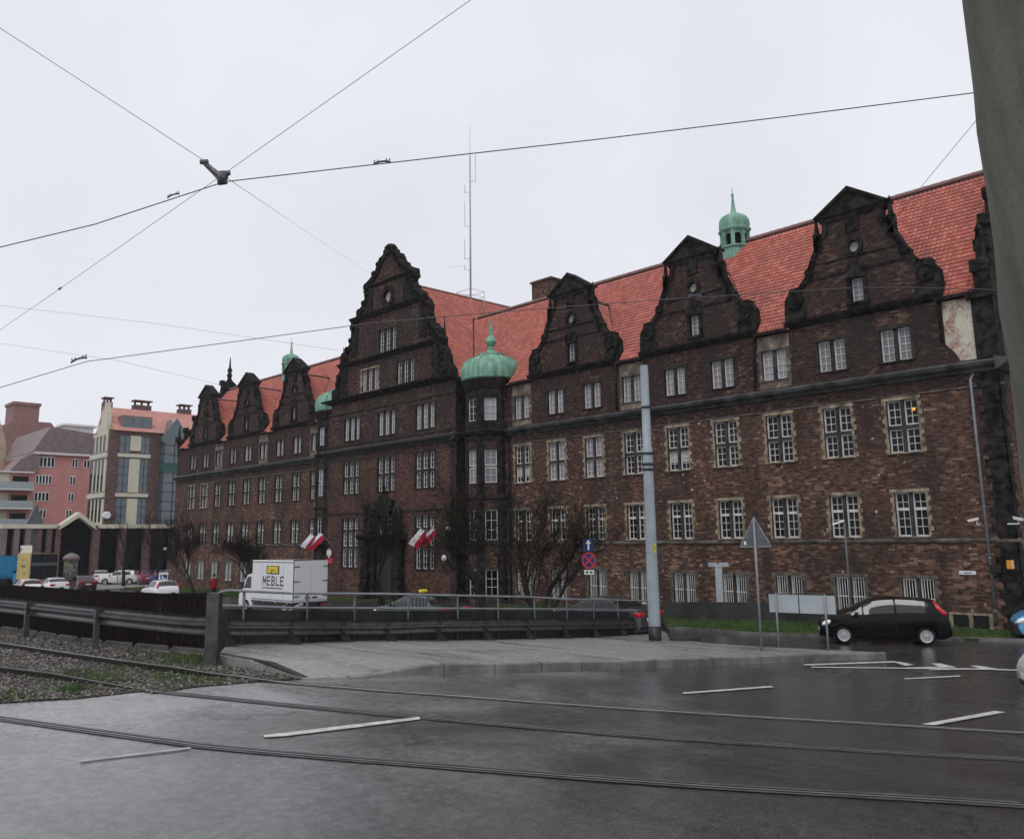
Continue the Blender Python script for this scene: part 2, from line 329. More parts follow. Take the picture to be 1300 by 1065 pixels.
simple('turf', (0.045, 0.075, 0.018), 0.9, c2=(0.03, 0.045, 0.014), scale=1.5, bmp=0.7, bscale=10, local=False)

# ------------------------------------------------------------------ mesh helper
class MB:
    def __init__(s): s.v = []; s.f = []; s.mi = []; s.uv = {}; s.cur = 0; s.M = None
    def tv(s, p):
        return tuple(s.M @ Vector(p)) if s.M is not None else (float(p[0]), float(p[1]), float(p[2]))
    def add(s, verts, faces):
        o = len(s.v); s.v += [s.tv(p) for p in verts]
        for f in faces: s.f.append(tuple(i+o for i in f)); s.mi.append(s.cur)
        return o
    def quad(s, a, b, c, d): s.add((a, b, c, d), ((0, 1, 2, 3),))
    def poly(s, pts): s.add(pts, (tuple(range(len(pts))),))
    def box(s, x0, x1, y0, y1, z0, z1):
        s.add(((x0, y0, z0), (x1, y0, z0), (x1, y1, z0), (x0, y1, z0), (x0, y0, z1), (x1, y0, z1), (x1, y1, z1), (x0, y1, z1)),
              ((3, 2, 1, 0), (4, 5, 6, 7), (0, 1, 5, 4), (1, 2, 6, 5), (2, 3, 7, 6), (3, 0, 4, 7)))
    def bev(s, x0, x1, y0, y1, z0, z1, r):
        bm = bmesh.new(); bmesh.ops.create_cube(bm, size=1)
        for v in bm.verts: v.co = Vector(((x0+x1)/2+v.co.x*(x1-x0), (y0+y1)/2+v.co.y*(y1-y0), (z0+z1)/2+v.co.z*(z1-z0)))
        bmesh.ops.bevel(bm, geom=list(bm.edges), offset=r, segments=2, affect='EDGES', profile=0.5)
        s.bm(bm)
    def bm(s, bm):
        bm.verts.index_update()
        s.add([v.co[:] for v in bm.verts], [tuple(v.index for v in f.verts) for f in bm.faces]); bm.free()
    def prism(s, pts, axis, a, b):
        """closed 2-D outline extruded along axis ('x','y','z') from a to b"""
        def P(q, t):
            return (t, q[0], q[1]) if axis == 'x' else (q[0], t, q[1]) if axis == 'y' else (q[0], q[1], t)
        n = len(pts); o = len(s.v)
        s.v += [s.tv(P(q, a)) for q in pts] + [s.tv(P(q, b)) for q in pts]
        fs = [tuple(range(o+n-1, o-1, -1)), tuple(range(o+n, o+2*n))] + [(o+i, o+(i+1) % n, o+n+(i+1) % n, o+n+i) for i in range(n)]
        s.f += fs; s.mi += [s.cur]*len(fs)
    def tube(s, pts, r, n=6, cap=True):
        pts = [Vector(p) for p in pts]; rs = r if isinstance(r, (list, tuple)) else [r]*len(pts)
        o = len(s.v); prev = None
        for i, p in enumerate(pts):
            t = (pts[min(i+1, len(pts)-1)]-pts[max(i-1, 0)])
            if t.length < 1e-9: t = Vector((0, 0, 1))
            t.normalize()
            if prev is None: a = t.orthogonal().normalized()
            else:
                a = prev-t*prev.dot(t)
                a = a.normalized() if a.length > 1e-6 else t.orthogonal().normalized()
            prev = a; b = t.cross(a)
            for k in range(n):
                w = 2*PI*k/n; s.v.append(s.tv(p+(a*math.cos(w)+b*math.sin(w))*rs[i]))
        m = len(pts)
        for i in range(m-1):
            for k in range(n):
                s.f.append((o+i*n+k, o+i*n+(k+1) % n, o+(i+1)*n+(k+1) % n, o+(i+1)*n+k)); s.mi.append(s.cur)
        if cap:
            s.f.append(tuple(o+k for k in range(n-1, -1, -1))); s.f.append(tuple(o+(m-1)*n+k for k in range(n))); s.mi += [s.cur]*2
    def lathe(s, prof, c=(0, 0, 0), n=16, axis='z', rot=0.0):
        o = len(s.v)
        for (r, h) in prof:
            for k in range(n):
                w = 2*PI*k/n+rot; x, y = r*math.cos(w), r*math.sin(w)
                q = (c[0]+x, c[1]+y, c[2]+h) if axis == 'z' else (c[0]+x, c[1]+h, c[2]+y) if axis == 'y' else (c[0]+h, c[1]+x, c[2]+y)
                s.v.append(s.tv(q))
        for i in range(len(prof)-1):
            for k in range(n):
                s.f.append((o+i*n+k, o+i*n+(k+1) % n, o+(i+1)*n+(k+1) % n, o+(i+1)*n+k)); s.mi.append(s.cur)
        for i in (0, len(prof)-1):
            if prof[i][0] > 1e-4: s.f.append(tuple(o+i*n+k for k in range(n))); s.mi.append(s.cur)
    def sphere(s, c, r, seg=10, rings=6):
        prof = [(max(1e-5, math.sin(PI*i/rings)), -math.cos(PI*i/rings)) for i in range(rings+1)]
        rx, ry, rz = r if isinstance(r, (list, tuple)) else (r, r, r)
        o = len(s.v)
        for (a, h) in prof:
            for k in range(seg):
                w = 2*PI*k/seg; s.v.append(s.tv((c[0]+rx*a*math.cos(w), c[1]+ry*a*math.sin(w), c[2]+rz*h)))
        for i in range(rings):
            for k in range(seg):
                s.f.append((o+i*seg+k, o+i*seg+(k+1) % seg, o+(i+1)*seg+(k+1) % seg, o+(i+1)*seg+k)); s.mi.append(s.cur)
    def mesh(s, name, mats, off=(0, 0, 0), smooth=False):
        me = bpy.data.meshes.new(name)
        if off != (0, 0, 0): vs = [(a-off[0], b-off[1], c-off[2]) for a, b, c in s.v]
        else: vs = s.v
        me.from_pydata(vs, [], s.f); me.validate(clean_customdata=False)
        for k in (mats if isinstance(mats, (list, tuple)) else [mats]): me.materials.append(MATS[k])
        if len(me.polygons) == len(s.mi): me.polygons.foreach_set('material_index', s.mi)
        if smooth: me.polygons.foreach_set('use_smooth', [True]*len(me.polygons))
        me.update(); return me
    def fix(s, me):
        bm = bmesh.new(); bm.from_mesh(me); bmesh.ops.recalc_face_normals(bm, faces=bm.faces); bm.to_mesh(me); bm.free()
    def build(s, name, mats, parent=None, world=True, smooth=False, fix=True):
        off = (0, 0, 0)
        if parent is not None and world:
            p = parent
            while p.parent: p = p.parent
            off = tuple(p.location)
        me = s.mesh(name, mats, off, smooth)
        if fix: s.fix(me)
        return place(name, me, parent)
def place(name, me, parent=None, loc=None, rz=0.0):
    o = bpy.data.objects.new(name, me); COL.objects.link(o)
    if parent is not None: o.parent = parent
    if loc is not None: o.location = loc
    if rz: o.rotation_euler.z = rz
    return o
def thing(name, label, cat, loc=(0, 0, 0), rz=0.0, group=None):
    o = bpy.data.objects.new(name, None); COL.objects.link(o); o.empty_display_size = 0.2
    o.location = loc; o.rotation_euler.z = rz; tag(o, label, cat, group); return o
def tag(o, label, cat, group=None):
    o['label'] = label; o['category'] = cat
    if group: o['group'] = group
    return o
def struct(o, kind='structure'): o['kind'] = kind; return o
def smooth_by_angle(o, deg=35):
    me = o.data
    me.polygons.foreach_set('use_smooth', [True]*len(me.polygons))
    bm = bmesh.new(); bm.from_mesh(me); c = math.radians(deg)
    for e in bm.edges:
        if len(e.link_faces) == 2 and e.calc_face_angle(0) > c: e.smooth = False
    bm.to_mesh(me); bm.free()
# ------------------------------------------------------------------ sky and light
W = bpy.data.worlds.new('World'); S.world = W; W.use_nodes = True
wn = W.node_tree; bg = wn.nodes['Background']
sky = wn.nodes.new('ShaderNodeTexSky'); sky.sky_type = 'NISHITA'; sky.sun_disc = False
SUN_EL, SUN_AZ = math.radians(55), math.radians(150)
sky.sun_elevation = SUN_EL; sky.sun_rotation = SUN_AZ; sky.air_density = 1.0; sky.dust_density = 3.0
hs = wn.nodes.new('ShaderNodeHueSaturation'); hs.inputs['Saturation'].default_value = 0.1
wn.links.new(sky.outputs[0], hs.inputs['Color'])
tc = wn.nodes.new('ShaderNodeTexCoord')
cn = wn.nodes.new('ShaderNodeTexNoise'); cn.inputs['Scale'].default_value = 2.3; cn.inputs['Detail'].default_value = 5; wn.links.new(tc.outputs['Generated'], cn.inputs['Vector'])
cr = wn.nodes.new('ShaderNodeValToRGB'); cr.color_ramp.elements[0].position = 0.25; cr.color_ramp.elements[1].position = 0.8
cr.color_ramp.elements[0].color = (6.4, 6.55, 7.2, 1); cr.color_ramp.elements[1].color = (7.9, 8.05, 8.6, 1)
wn.links.new(cn.outputs[0], cr.inputs[0])
mx = wn.nodes.new('ShaderNodeMix'); mx.data_type = 'RGBA'; mx.inputs[0].default_value = 0.88   # thick cloud deck over the clear sky
wn.links.new(hs.outputs[0], mx.inputs[6]); wn.links.new(cr.outputs[0], mx.inputs[7])
wn.links.new(mx.outputs[2], bg.inputs['Color']); bg.inputs['Strength'].default_value = 0.1
sl = bpy.data.lights.new('sun', 'SUN'); sl.energy = 0.7; sl.angle = math.radians(25); sl.color = (1, 0.97, 0.93)
so = bpy.data.objects.new('sun', sl); COL.objects.link(so)
sd = Vector((math.sin(SUN_AZ)*math.cos(SUN_EL), math.cos(SUN_AZ)*math.cos(SUN_EL), math.sin(SUN_EL)))
so.rotation_euler = sd.to_track_quat('Z', 'Y').to_euler(); so.location = (0, -60, 60)
S.view_settings.view_transform = 'Standard'; S.view_settings.look = 'None'; S.view_settings.exposure = 0.28; S.view_settings.gamma = 1

# ------------------------------------------------------------------ ground
def grid_ground():
    xs = np.concatenate([[-330, -260], np.arange(-200, -62, 6), np.arange(-62, 14, 0.45), np.arange(14, 80, 6), [120, 200, 330]])
    ys = np.concatenate([[-330, -200, -120], np.arange(-90, -46, 6), np.arange(-46, 4, 0.45), np.arange(4, 60, 6), [120, 200, 330]])
    X, Y = np.meshgrid(xs, ys, indexing='ij'); Z = hgt(X, Y)-0.012
    mb = MB(); mb.v = [tuple(p) for p in np.stack([X.ravel(), Y.ravel(), Z.ravel()], 1).tolist()]
    n = len(ys)
    for i in range(len(xs)-1):
        for j in range(n-1):
            mb.f.append((i*n+j, (i+1)*n+j, (i+1)*n+j+1, i*n+j+1))
    mb.mi = [0]*len(mb.f)
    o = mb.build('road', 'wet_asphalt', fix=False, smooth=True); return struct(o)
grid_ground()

def drape(name, pts, off, mat, skirt=0.0, res=0.45, fn=hz, mb=None):
    bm = bmesh.new(); f = bm.faces.new([bm.verts.new((p[0], p[1], 0)) for p in pts])
    if f.normal.z < 0: f.normal_flip()
    bm.normal_update()
    xs = [p[0] for p in pts]; ys = [p[1] for p in pts]
    for a, k, lo, hi in ((Vector((1, 0, 0)), 0, min(xs), max(xs)), (Vector((0, 1, 0)), 1, min(ys), max(ys))):
        c = math.ceil(lo/res)*res
        while c < hi:
            co = Vector((0, 0, 0)); co[k] = c
            bmesh.ops.bisect_plane(bm, geom=bm.verts[:]+bm.edges[:]+bm.faces[:], plane_co=co, plane_no=a, dist=1e-5); c += res
    if skirt:
        be = [e for e in bm.edges if e.is_boundary]
        r = bmesh.ops.extrude_edge_only(bm, edges=be)
        low_v = {v for v in r['geom'] if isinstance(v, bmesh.types.BMVert)}
        for v in bm.verts: v.co.z = fn(v.co.x, v.co.y)+(off-skirt if v in low_v else off)
    else:
        for v in bm.verts: v.co.z = fn(v.co.x, v.co.y)+off
    for f in bm.faces:
        f.normal_update()
    bmesh.ops.recalc_face_normals(bm, faces=bm.faces)
    t = [f for f in bm.faces if abs(f.normal.z) > 0.6]
    if t and sum(f.normal.z for f in t) < 0: bmesh.ops.reverse_faces(bm, faces=bm.faces)
    own = mb is None
    mb = mb or MB(); mb.bm(bm)
    if own: return mb.build(name, mat, fix=False)

def smoothline(pts, step=0.4):
    """Catmull-Rom through plan points, resampled"""
    P = [np.array(p[:2], float) for p in pts]; P = [2*P[0]-P[1]]+P+[2*P[-1]-P[-2]]; out = []
    for i in range(1, len(P)-2):
        n = max(2, int(np.linalg.norm(P[i+1]-P[i])/step))
        for k in range(n):
            t = k/n
            out.append(0.5*((2*P[i])+(-P[i-1]+P[i+1])*t+(2*P[i-1]-5*P[i]+4*P[i+1]-P[i+2])*t*t+(-P[i-1]+3*P[i]-3*P[i+1]+P[i+2])*t**3))
    out.append(P[-2]); return out
def strip(mb, line, w0, w1, off, fn=hz, prof=None):
    """ribbon along a plan line between lateral offsets w0 and w1, or a profile [(lateral, height)...] swept along it"""
    prof = prof or [(w0, 0.0), (w1, 0.0)]
    o = len(mb.v); n = len(prof)
    for i, p in enumerate(line):
        t = line[min(i+1, len(line)-1)]-line[max(i-1, 0)]; t = t/np.linalg.norm(t); nn = np.array([-t[1], t[0]])
        z = fn(p[0], p[1])+off
        for (a, h) in prof:
            q = p+nn*a; mb.v.append((q[0], q[1], z+h))
    for i in range(len(line)-1):
        for k in range(n-1):
            mb.f.append((o+i*n+k, o+i*n+k+1, o+(i+1)*n+k+1, o+(i+1)*n+k)); mb.mi.append(mb.cur)


# raised pavement with kerb
NEAR = [(385, 862), (443, 860), (513, 845), (666, 841.6), (789, 839), (866, 837), (981, 833.5), (1060, 831.5), (1122, 830)]
FAR = [(1123, 828), (1052, 824.5), (966, 820.5), (900, 816), (850, 810)]
kz = [0.0, 0.012, 0.16, 0.17, 0.17, 0.16, 0.15, 0.14, 0.14]
_t = [i+k/6 for i in range(len(NEAR)-1) for k in range(6)]+[len(NEAR)-1]
isl = [GB(np.interp(t, range(len(NEAR)), [q[0] for q in NEAR]), np.interp(t, range(len(NEAR)), [q[1] for q in NEAR]), np.interp(t, range(len(NEAR)), kz)) for t in _t]
islf = [GB(px, py, 0.16) for px, py in FAR]
inner = [post_line[i]+np.array([0.0, 0.0, 0]) for i in range(len(post_line)-1, -1, -1)]
back = []
for p in inner:
    a, r = polar(p); r += 0.3; back.append(np.array([CAM[0]+math.cos(a)*r, CAM[1]+math.sin(a)*r, 0]))
first = GB(276, 842, 0)
island = [p[:2] for p in isl]+[p[:2] for p in islf]+[p[:2] for p in back]+[first[:2]]
def isl_off(x, y):        # the pavement ramps down to the road at its near corner
    d = math.hypot(x-isl[6][0], y-isl[6][1]); d0 = math.hypot(x-isl[0][0], y-isl[0][1])
    return hz_isl(x, y)-0.145*(1-min(1, max(0, (min(d, d0)-0.2)/1.6)))
def hz_isl(x, y): return float(hbase(x, y))
struct(drape('pavement', island, 0.158, 'pavement', skirt=0.26, fn=isl_off))
_e = [GB(272+113*k/10, 840+21.5*k/10) for k in range(11)]
mb = MB()
for i in range(10):
    a_, b_ = np.array(_e[i][:2]), np.array(_e[i+1][:2]); zt0, zt1 = 0.165-0.15*max(0, i-6)/4, 0.165-0.15*max(0, i-5)/4; n_ = np.array([-(b_-a_)[1], (b_-a_)[0]]); n_ = n_/np.linalg.norm(n_)*0.12
    b_ = b_-(b_-a_)*0.03; z0 = hz_isl(*a_)
    mb.add([(*a_, z0-0.2), (*b_, z0-0.2), (*(b_+n_), z0-0.2), (*(a_+n_), z0-0.2), (*a_, z0+zt0), (*b_, z0+zt1), (*(b_+n_), z0+zt1), (*(a_+n_), z0+zt0)], ((3, 2, 1, 0), (4, 5, 6, 7), (0, 1, 5, 4), (1, 2, 6, 5), (2, 3, 7, 6), (3, 0, 4, 7)))
struct(mb.build('kerb', 'dark_concrete'))  # real kerb; its dark tone stands in for the shadow along this edge
mb = MB()
kl = smoothline([p[:2] for p in isl[6::2]]+[islf[0][:2]], 0.2)
pr_ = [(-0.02, -0.2), (-0.02, 0.0), (0.0, 0.016), (0.15, 0.016), (0.15, -0.03)]
for i in range(0, len(kl)-1, 5):                       # single kerb stones with open joints
    sg = [p.copy() for p in kl[i:i+6]]
    if len(sg) < 2: continue
    t_ = sg[-1]-sg[-2]; sg[-1] = sg[-1]-t_/np.linalg.norm(t_)*0.022
    strip(mb, sg, 0, 0, 0.16+random.uniform(-0.006, 0.006), fn=isl_off, prof=[(a, b) for a, b in pr_])
struct(mb.build('kerb', 'kerb_stone'))
# ballast bed
BAL = [(-160, 788), (-60, 794), (29, 804), (131, 819), (262, 834), (276, 842), (300, 846), (385, 861.5), (343, 864), (300, 867), (245, 872), (195, 880), (180, 877), (100, 886), (0, 892), (-160, 905)]
bal = [GB(*q)[:2] for q in BAL]
struct(drape('ballast_bed', bal, 0.004, 'ballast_soil', res=0.4))
def inside(pts):
    pts = [np.array(p[:2]) for p in pts]
    def f(x, y):
        c = False; j = len(pts)-1
        for i in range(len(pts)):
            a, b = pts[i], pts[j]
            if (a[1] > y) != (b[1] > y) and x < (b[0]-a[0])*(y-a[1])/(b[1]-a[1])+a[0]: c = not c
            j = i
        return c
    return f
# rails
R2 = [(-160, 799), (-60, 812), (0, 821.5), (131.5, 842), (236.7, 856), (300, 861.5), (390, 868.5), (480, 876), (590, 884), (700, 892.5), (900, 906), (1100, 918), (1300, 930), (1420, 937)]
R3 = [(-160, 832), (-60, 845.5), (0, 853.9), (105, 867), (184, 876), (300, 888), (400, 898), (530, 910), (690, 924), (850, 937), (1070, 951), (1300, 964), (1420, 970)]
R1 = [(-120, 895), (0, 911.7), (123.6, 928.8), (236.7, 944), (300, 951), (440, 963), (580, 974), (760, 988), (1000, 1004), (1300, 1022)]
rl = {k: smoothline([GB(*q)[:2] for q in L], 0.3) for k, L in (('a', R2), ('b', R3), ('c', R1))}
for k, dry in (('a', GB(365, 866.5)), ('b', GB(192, 877)), ('c', None)):
    L = rl[k]; root = thing('tram_rail', {'a': 'tram rail curving from the gravel bed into the road, closest to the kerb', 'b': 'tram rail leaving the gravel at the grey asphalt crossing, further from the kerb', 'c': 'bright tram rail set in grey asphalt for its whole length, nearest to the viewer'}[k], 'tram rail', (float(L[0][0]), float(L[0][1]), 0), group='tram rails in the road')
    up = MB(); gr = MB(); sd_ = MB()
    def rz(x, y, dry=dry): return hz(x, y)+(0 if dry is None else 0.10*min(1, max(0, (dry[0]-x)/2.5)))
    strip(up, L, -0.02, 0.02, 0.006, fn=rz)
    G_ = [p for p in L if dry is None or p[0] > dry[0]-0.5]; strip(gr, G_, 0.02, 0.062, 0.0032); strip(gr, G_, -0.036, -0.02, 0.0032)
    up.build('rail_head', 'rail_top' if k == 'a' else 'rail_dull', root); gr.build('flange_groove', 'groove', root)
    se = MB(); strip(se, G_, 0.062, 0.115, 0.0022); strip(se, G_, -0.085, -0.036, 0.0022); se.build('joint_seal', 'rail_seal', root)
    if dry is not None:
        seg = [p for p in L if p[0] < dry[0]]
        strip(sd_, seg, 0, 0, 0.009, fn=rz, prof=[(-0.024, 0), (-0.03, -0.03), (-0.012, -0.04), (-0.012, -0.14)])
        strip(sd_, seg, 0, 0, 0.009, fn=rz, prof=[(0.012, -0.14), (0.012, -0.04), (0.03, -0.03), (0.024, 0)])
        sd_.build('rail_web', 'rail_side', root)
# gravel: one loose mass
def gravel():
    tmpl = []
    for k in range(6):
        bm = bmesh.new(); bmesh.ops.create_icosphere(bm, subdivisions=1, radius=1)
        v = np.array([p.co[:] for p in bm.verts]); f = np.array([[q.index for q in g.verts] for g in bm.faces]); bm.free()
        v = v*(1+RNG.uniform(-0.28, 0.28, (len(v), 1)))*RNG.uniform(0.6, 1.2, (1, 3)); tmpl.append((v, f))
    ins = inside(bal); V = []; Fc = []; o = 0
    bx = np.array(bal); lo, hi = bx.min(0), bx.max(0)
    lo = np.maximum(lo, [-34, -36])
    ra = np.array(rl['a']+rl['b'])
    n = 0; tries = 0
    while n < 12000 and tries < 90000:
        tries += 1; x, y = RNG.uniform(lo, hi)
        if not ins(x, y): continue
        if np.min(np.hypot(ra[:, 0]-x, ra[:, 1]-y)) < 0.085: continue
        v, f = tmpl[tries % 6]; s_ = RNG.uniform(0.014, 0.036); a = RNG.uniform(0, 2*PI); c, s2 = math.cos(a), math.sin(a)
        q = v*s_; q = np.stack([q[:, 0]*c-q[:, 1]*s2, q[:, 0]*s2+q[:, 1]*c, q[:, 2]*0.75], 1)+np.array([x, y, hz(x, y)+RNG.uniform(0.0, 0.028)])
        V.append(q); Fc.append(f+o); o += len(v); n += 1
    me = bpy.data.meshes.new('gravel'); me.from_pydata(np.concatenate(V).tolist(), [], np.concatenate(Fc).tolist()); me.materials.append(MATS['gravel_stone'])
    o_ = place('gravel', me); struct(o_, 'stuff')
gravel()
def blades(name, samp, n, h0, h1, mat, fn=hz, w=0.012, per=5):
    V = []; Fc = []
    for _ in range(n):
        q = samp()
        if q is None: continue
        x, y = q
        for _k in range(per):
            bx_, by_ = x+random.gauss(0, 0.05), y+random.gauss(0, 0.05); z = fn(bx_, by_); h = random.uniform(h0, h1); a = random.uniform(0, 2*PI); l = random.uniform(0.1, 0.6)*h
            dx, dy = math.cos(a)*w, math.sin(a)*w; b_ = random.uniform(0, 2*PI); i = len(V)
            V += [(bx_-dx, by_-dy, z), (bx_+dx, by_+dy, z), (bx_+math.cos(b_)*l, by_+math.sin(b_)*l, z+h)]; Fc.append((i, i+1, i+2))
    me = bpy.data.meshes.new(name); me.from_pydata(V, [], Fc); me.materials.append(MATS[mat]); return struct(place(name, me), 'stuff')
insb = inside(bal)
clumps = [(GB(255, 838), 0.9, 160), (GB(225, 836), 1.0, 110), (GB(185, 846), 0.9, 45), (GB(95, 858), 0.8, 70), (GB(130, 862), 0.7, 40), (GB(90, 877), 0.3, 55), (GB(215, 862), 1.0, 50), (GB(250, 866), 0.6, 30), (GB(10, 886), 0.5, 35), (GB(278, 841), 0.5, 60), (GB(336, 843), 0.15, 14)]
tw = [c[2] for c in clumps]
def samp_b():
    c, r, _ = random.choices(clumps, tw)[0]; x, y = random.gauss(c[0], r*0.55), random.gauss(c[1], r*0.4)
    return (x, y) if insb(x, y) else None
blades('track_weeds', samp_b, 1000, 0.03, 0.13, 'grass_blade', w=0.008)

# damp air over the whole place
mb = MB(); mb.box(-345, 345, -345, 345, -3.2, 42)
hm = bpy.data.materials.new('haze'); hm.use_nodes = True; ht = hm.node_tree; ht.nodes.remove(ht.nodes['Principled BSDF'])
pv = ht.nodes.new('ShaderNodeVolumePrincipled'); pv.inputs['Color'].default_value = (0.93, 0.94, 0.97, 1); pv.inputs['Density'].default_value = 0.0003; pv.inputs['Anisotropy'].default_value = 0.2
ht.links.new(pv.outputs[0], ht.nodes['Material Output'].inputs['Volume']); MATS['haze'] = hm
struct(mb.build('haze', 'haze'), 'stuff')

# road markings (each painted stroke is a thing one can point at)
def mark(name, px, label, group):
    dp = [(a[0]+(b_[0]-a[0])*k/8, a[1]+(b_[1]-a[1])*k/8) for a, b_ in zip(px, px[1:]+px[:1]) for k in range(8)]
    o = drape(name, [GB(*q) for q in dp], 0.006, label or 'road_paint', res=0.5); o['kind'] = 'structure'; return o
mark('road_marking', [(334, 933), (360, 930.5), (430, 922), (532, 910), (534, 913), (440, 925), (362, 934.5), (336, 936)], '', '')
mark('road_marking', [(866, 879.2), (978, 870.6), (983, 872.2), (868, 880.8)], '', '')
mark('road_marking', [(1169, 919.5), (1262, 902.5), (1277, 904), (1186, 920.5)], '', '')
mark('road_marking', [(1147, 861), (1218, 857.3), (1220, 858.6), (1149, 862.2)], '', '')
mark('road_marking', [(1019, 843.2), (1135, 839.2), (1139, 840.6), (1022, 844.6)], '', '')
mark('road_marking', [(1030, 846.2), (1255, 848.6), (1292, 850), (1292, 851.2), (1255, 850), (1030, 847.2)], '', '')
mark('road_marking', [(1133, 840), (1142, 840), (1160, 843.6), (1150, 845)], '', '')
mark('road_marking', [(1182, 842), (1194, 842), (1215, 847), (1152, 848.2), (1152, 847.2), (1192, 846.2)], '', '')
mark('road_marking', [(1231, 845), (1243, 845), (1268, 849), (1180, 850.4), (1180, 849.6), (1244, 848)], '', '')
mark('road_marking', [(100, 965), (240, 948.5), (244, 950), (104, 967)], 'worn_paint', '')
# grass verge before the building, its kerb, the lawn further along
def GZ(px, py): return march(lambda x, y: hbase(x, y), px, py)
vk = [GZ(*q) for q in [(800, 796), (856, 799), (913, 803), (952, 806), (1040, 808.5), (1120, 811), (1205, 812.5), (1300, 815), (1420, 818)]]
vk = [GZ(760, 793.5)]+vk
verge = [p[:2] for p in vk]+[(6.0, -0.4), (-40, -0.4)]
vz = lambda x, y: float(hbase(x, y))
struct(drape('grass_verge', verge, 0.09, 'turf', skirt=0.12, fn=vz, res=0.8))
insv = inside(verge)
def samp_v():
    x, y = random.uniform(-34, 2), random.uniform(-8, -0.6)
    return (x, y) if insv(x, y) else None
blades('verge_grass', samp_v, 14000, 0.04, 0.12, 'grass_blade', fn=lambda x, y: vz(x, y)+0.09, w=0.014, per=4)
mb = MB(); kk = smoothline([p[:2] for p in vk], 0.5)
strip(mb, kk, 0, 0, 0.10, fn=vz, prof=[(-0.01, -0.15), (-0.01, 0.0), (0.13, 0.004), (0.13, -0.05)])
struct(mb.build('kerb', 'kerb_stone'))
lawn = [(-87, -0.6), (-40.5, -0.6), (-40.5, -2.4), (-56, -2.6), (-58, -4.0), (-87, -4.4)]
struct(drape('lawn', lawn, 0.06, 'turf', skirt=0.1, fn=lambda x, y: float(low(x)), res=2))
def samp_l(): return random.uniform(-87, -57), random.uniform(-4.2, -0.8)
blades('lawn_grass', samp_l, 5000, 0.05, 0.13, 'grass_blade', fn=lambda x, y: float(low(x))+0.06, w=0.02, per=4)
struct(drape('parking_pavement', [(-112, -8), (-88, -8), (-88, 6), (-112, 6)], 0.02, 'pavement', fn=lambda x, y: float(low(x)), res=6))
# ------------------------------------------------------------------ the long brick building
XC = -48.2
BL = thing('brick_office_building', 'long dark brick office building with stepped gables, red tiled roof and green copper domes', 'building', (XC, 0, 0))
RC = [-36.3+2.7625*i for i in range(9)]
LC = [-59.55-2.825*i for i in range(9)]
WIN2, WIN1, WING, WINT = (6.80, 8.93), (3.46, 5.20), (0.25, 1.83), (10.56, 11.92)
W2 = 1.24
GX = [-32.18, -23.88, -15.58]; GXL = [-63.05, -71.35, -79.65]

def wall_holes(mb, axis, c, a0, a1, z0, z1, holes, depth, matfn=None):
    """wall sheet in plane y=c (axis 'x', facing -y) with rectangular openings and reveals going back"""
    A = sorted({a0, a1, *[h[0] for h in holes], *[h[1] for h in holes]}); Z = sorted({z0, z1, *[h[2] for h in holes], *[h[3] for h in holes], *(matfn.cuts if matfn else ())})
    A = [a for a in A if a0 <= a <= a1]; Z = [z for z in Z if z0 <= z <= z1]
    for i in range(len(A)-1):
        for j in range(len(Z)-1):
            ca, cz = (A[i]+A[i+1])/2, (Z[j]+Z[j+1])/2
            if any(h[0] < ca < h[1] and h[2] < cz < h[3] for h in holes): continue
            mb.cur = matfn(ca, cz) if matfn else 0
            mb.quad((A[i], c, Z[j]), (A[i+1], c, Z[j]), (A[i+1], c, Z[j+1]), (A[i], c, Z[j+1]))
    for (x0, x1, b0, b1) in holes:
        mb.cur = matfn((x0+x1)/2, (b0+b1)/2) if matfn else 0; d = c+depth
        mb.quad((x0, c, b0), (x0, c, b1), (x0, d, b1), (x0, d, b0)); mb.quad((x1, c, b1), (x1, c, b0), (x1, d, b0), (x1, d, b1))
        mb.quad((x0, c, b1), (x1, c, b1), (x1, d, b1), (x0, d, b1)); mb.quad((x0, c, b0), (x0, d, b0), (x1, d, b0), (x1, c, b0))
    mb.cur = 0
def zone(a, z): return 1 if z > 9.02 else 0
zone.cuts = (9.02,)
REC = 0.26
holes = []
for c in RC+LC:
    for (z0, z1) in (WIN2, WIN1, WING, WINT): holes.append((c-W2/2, c+W2/2, z0, z1))
mb = MB()
wall_holes(mb, 'x', 0.0, -41.0, -10.5, -1.6, 12.95, [h for h in holes if h[0] > -41.0], REC, zone)
wall_holes(mb, 'x', 0.0, -85.9, -55.8, -1.6, 12.95, [h for h in holes if h[1] < -55.8], REC, zone)
mb.quad((-10.5, 0, -1.6), (-10.5, 11, -1.6), (-10.5, 11, 12.95), (-10.5, 0, 12.95))
mb.quad((-85.9, 0, -1.6), (-85.9, 0, 12.95), (-85.9, 11, 12.95), (-85.9, 11, -1.6))
mb.quad((-85.9, 11, -1.6), (-85.9, 11, 12.95), (-10.5, 11, 12.95), (-10.5, 11, -1.6))
mb.build('wall', ['brick_red', 'brick_sooty'], BL, fix=False)
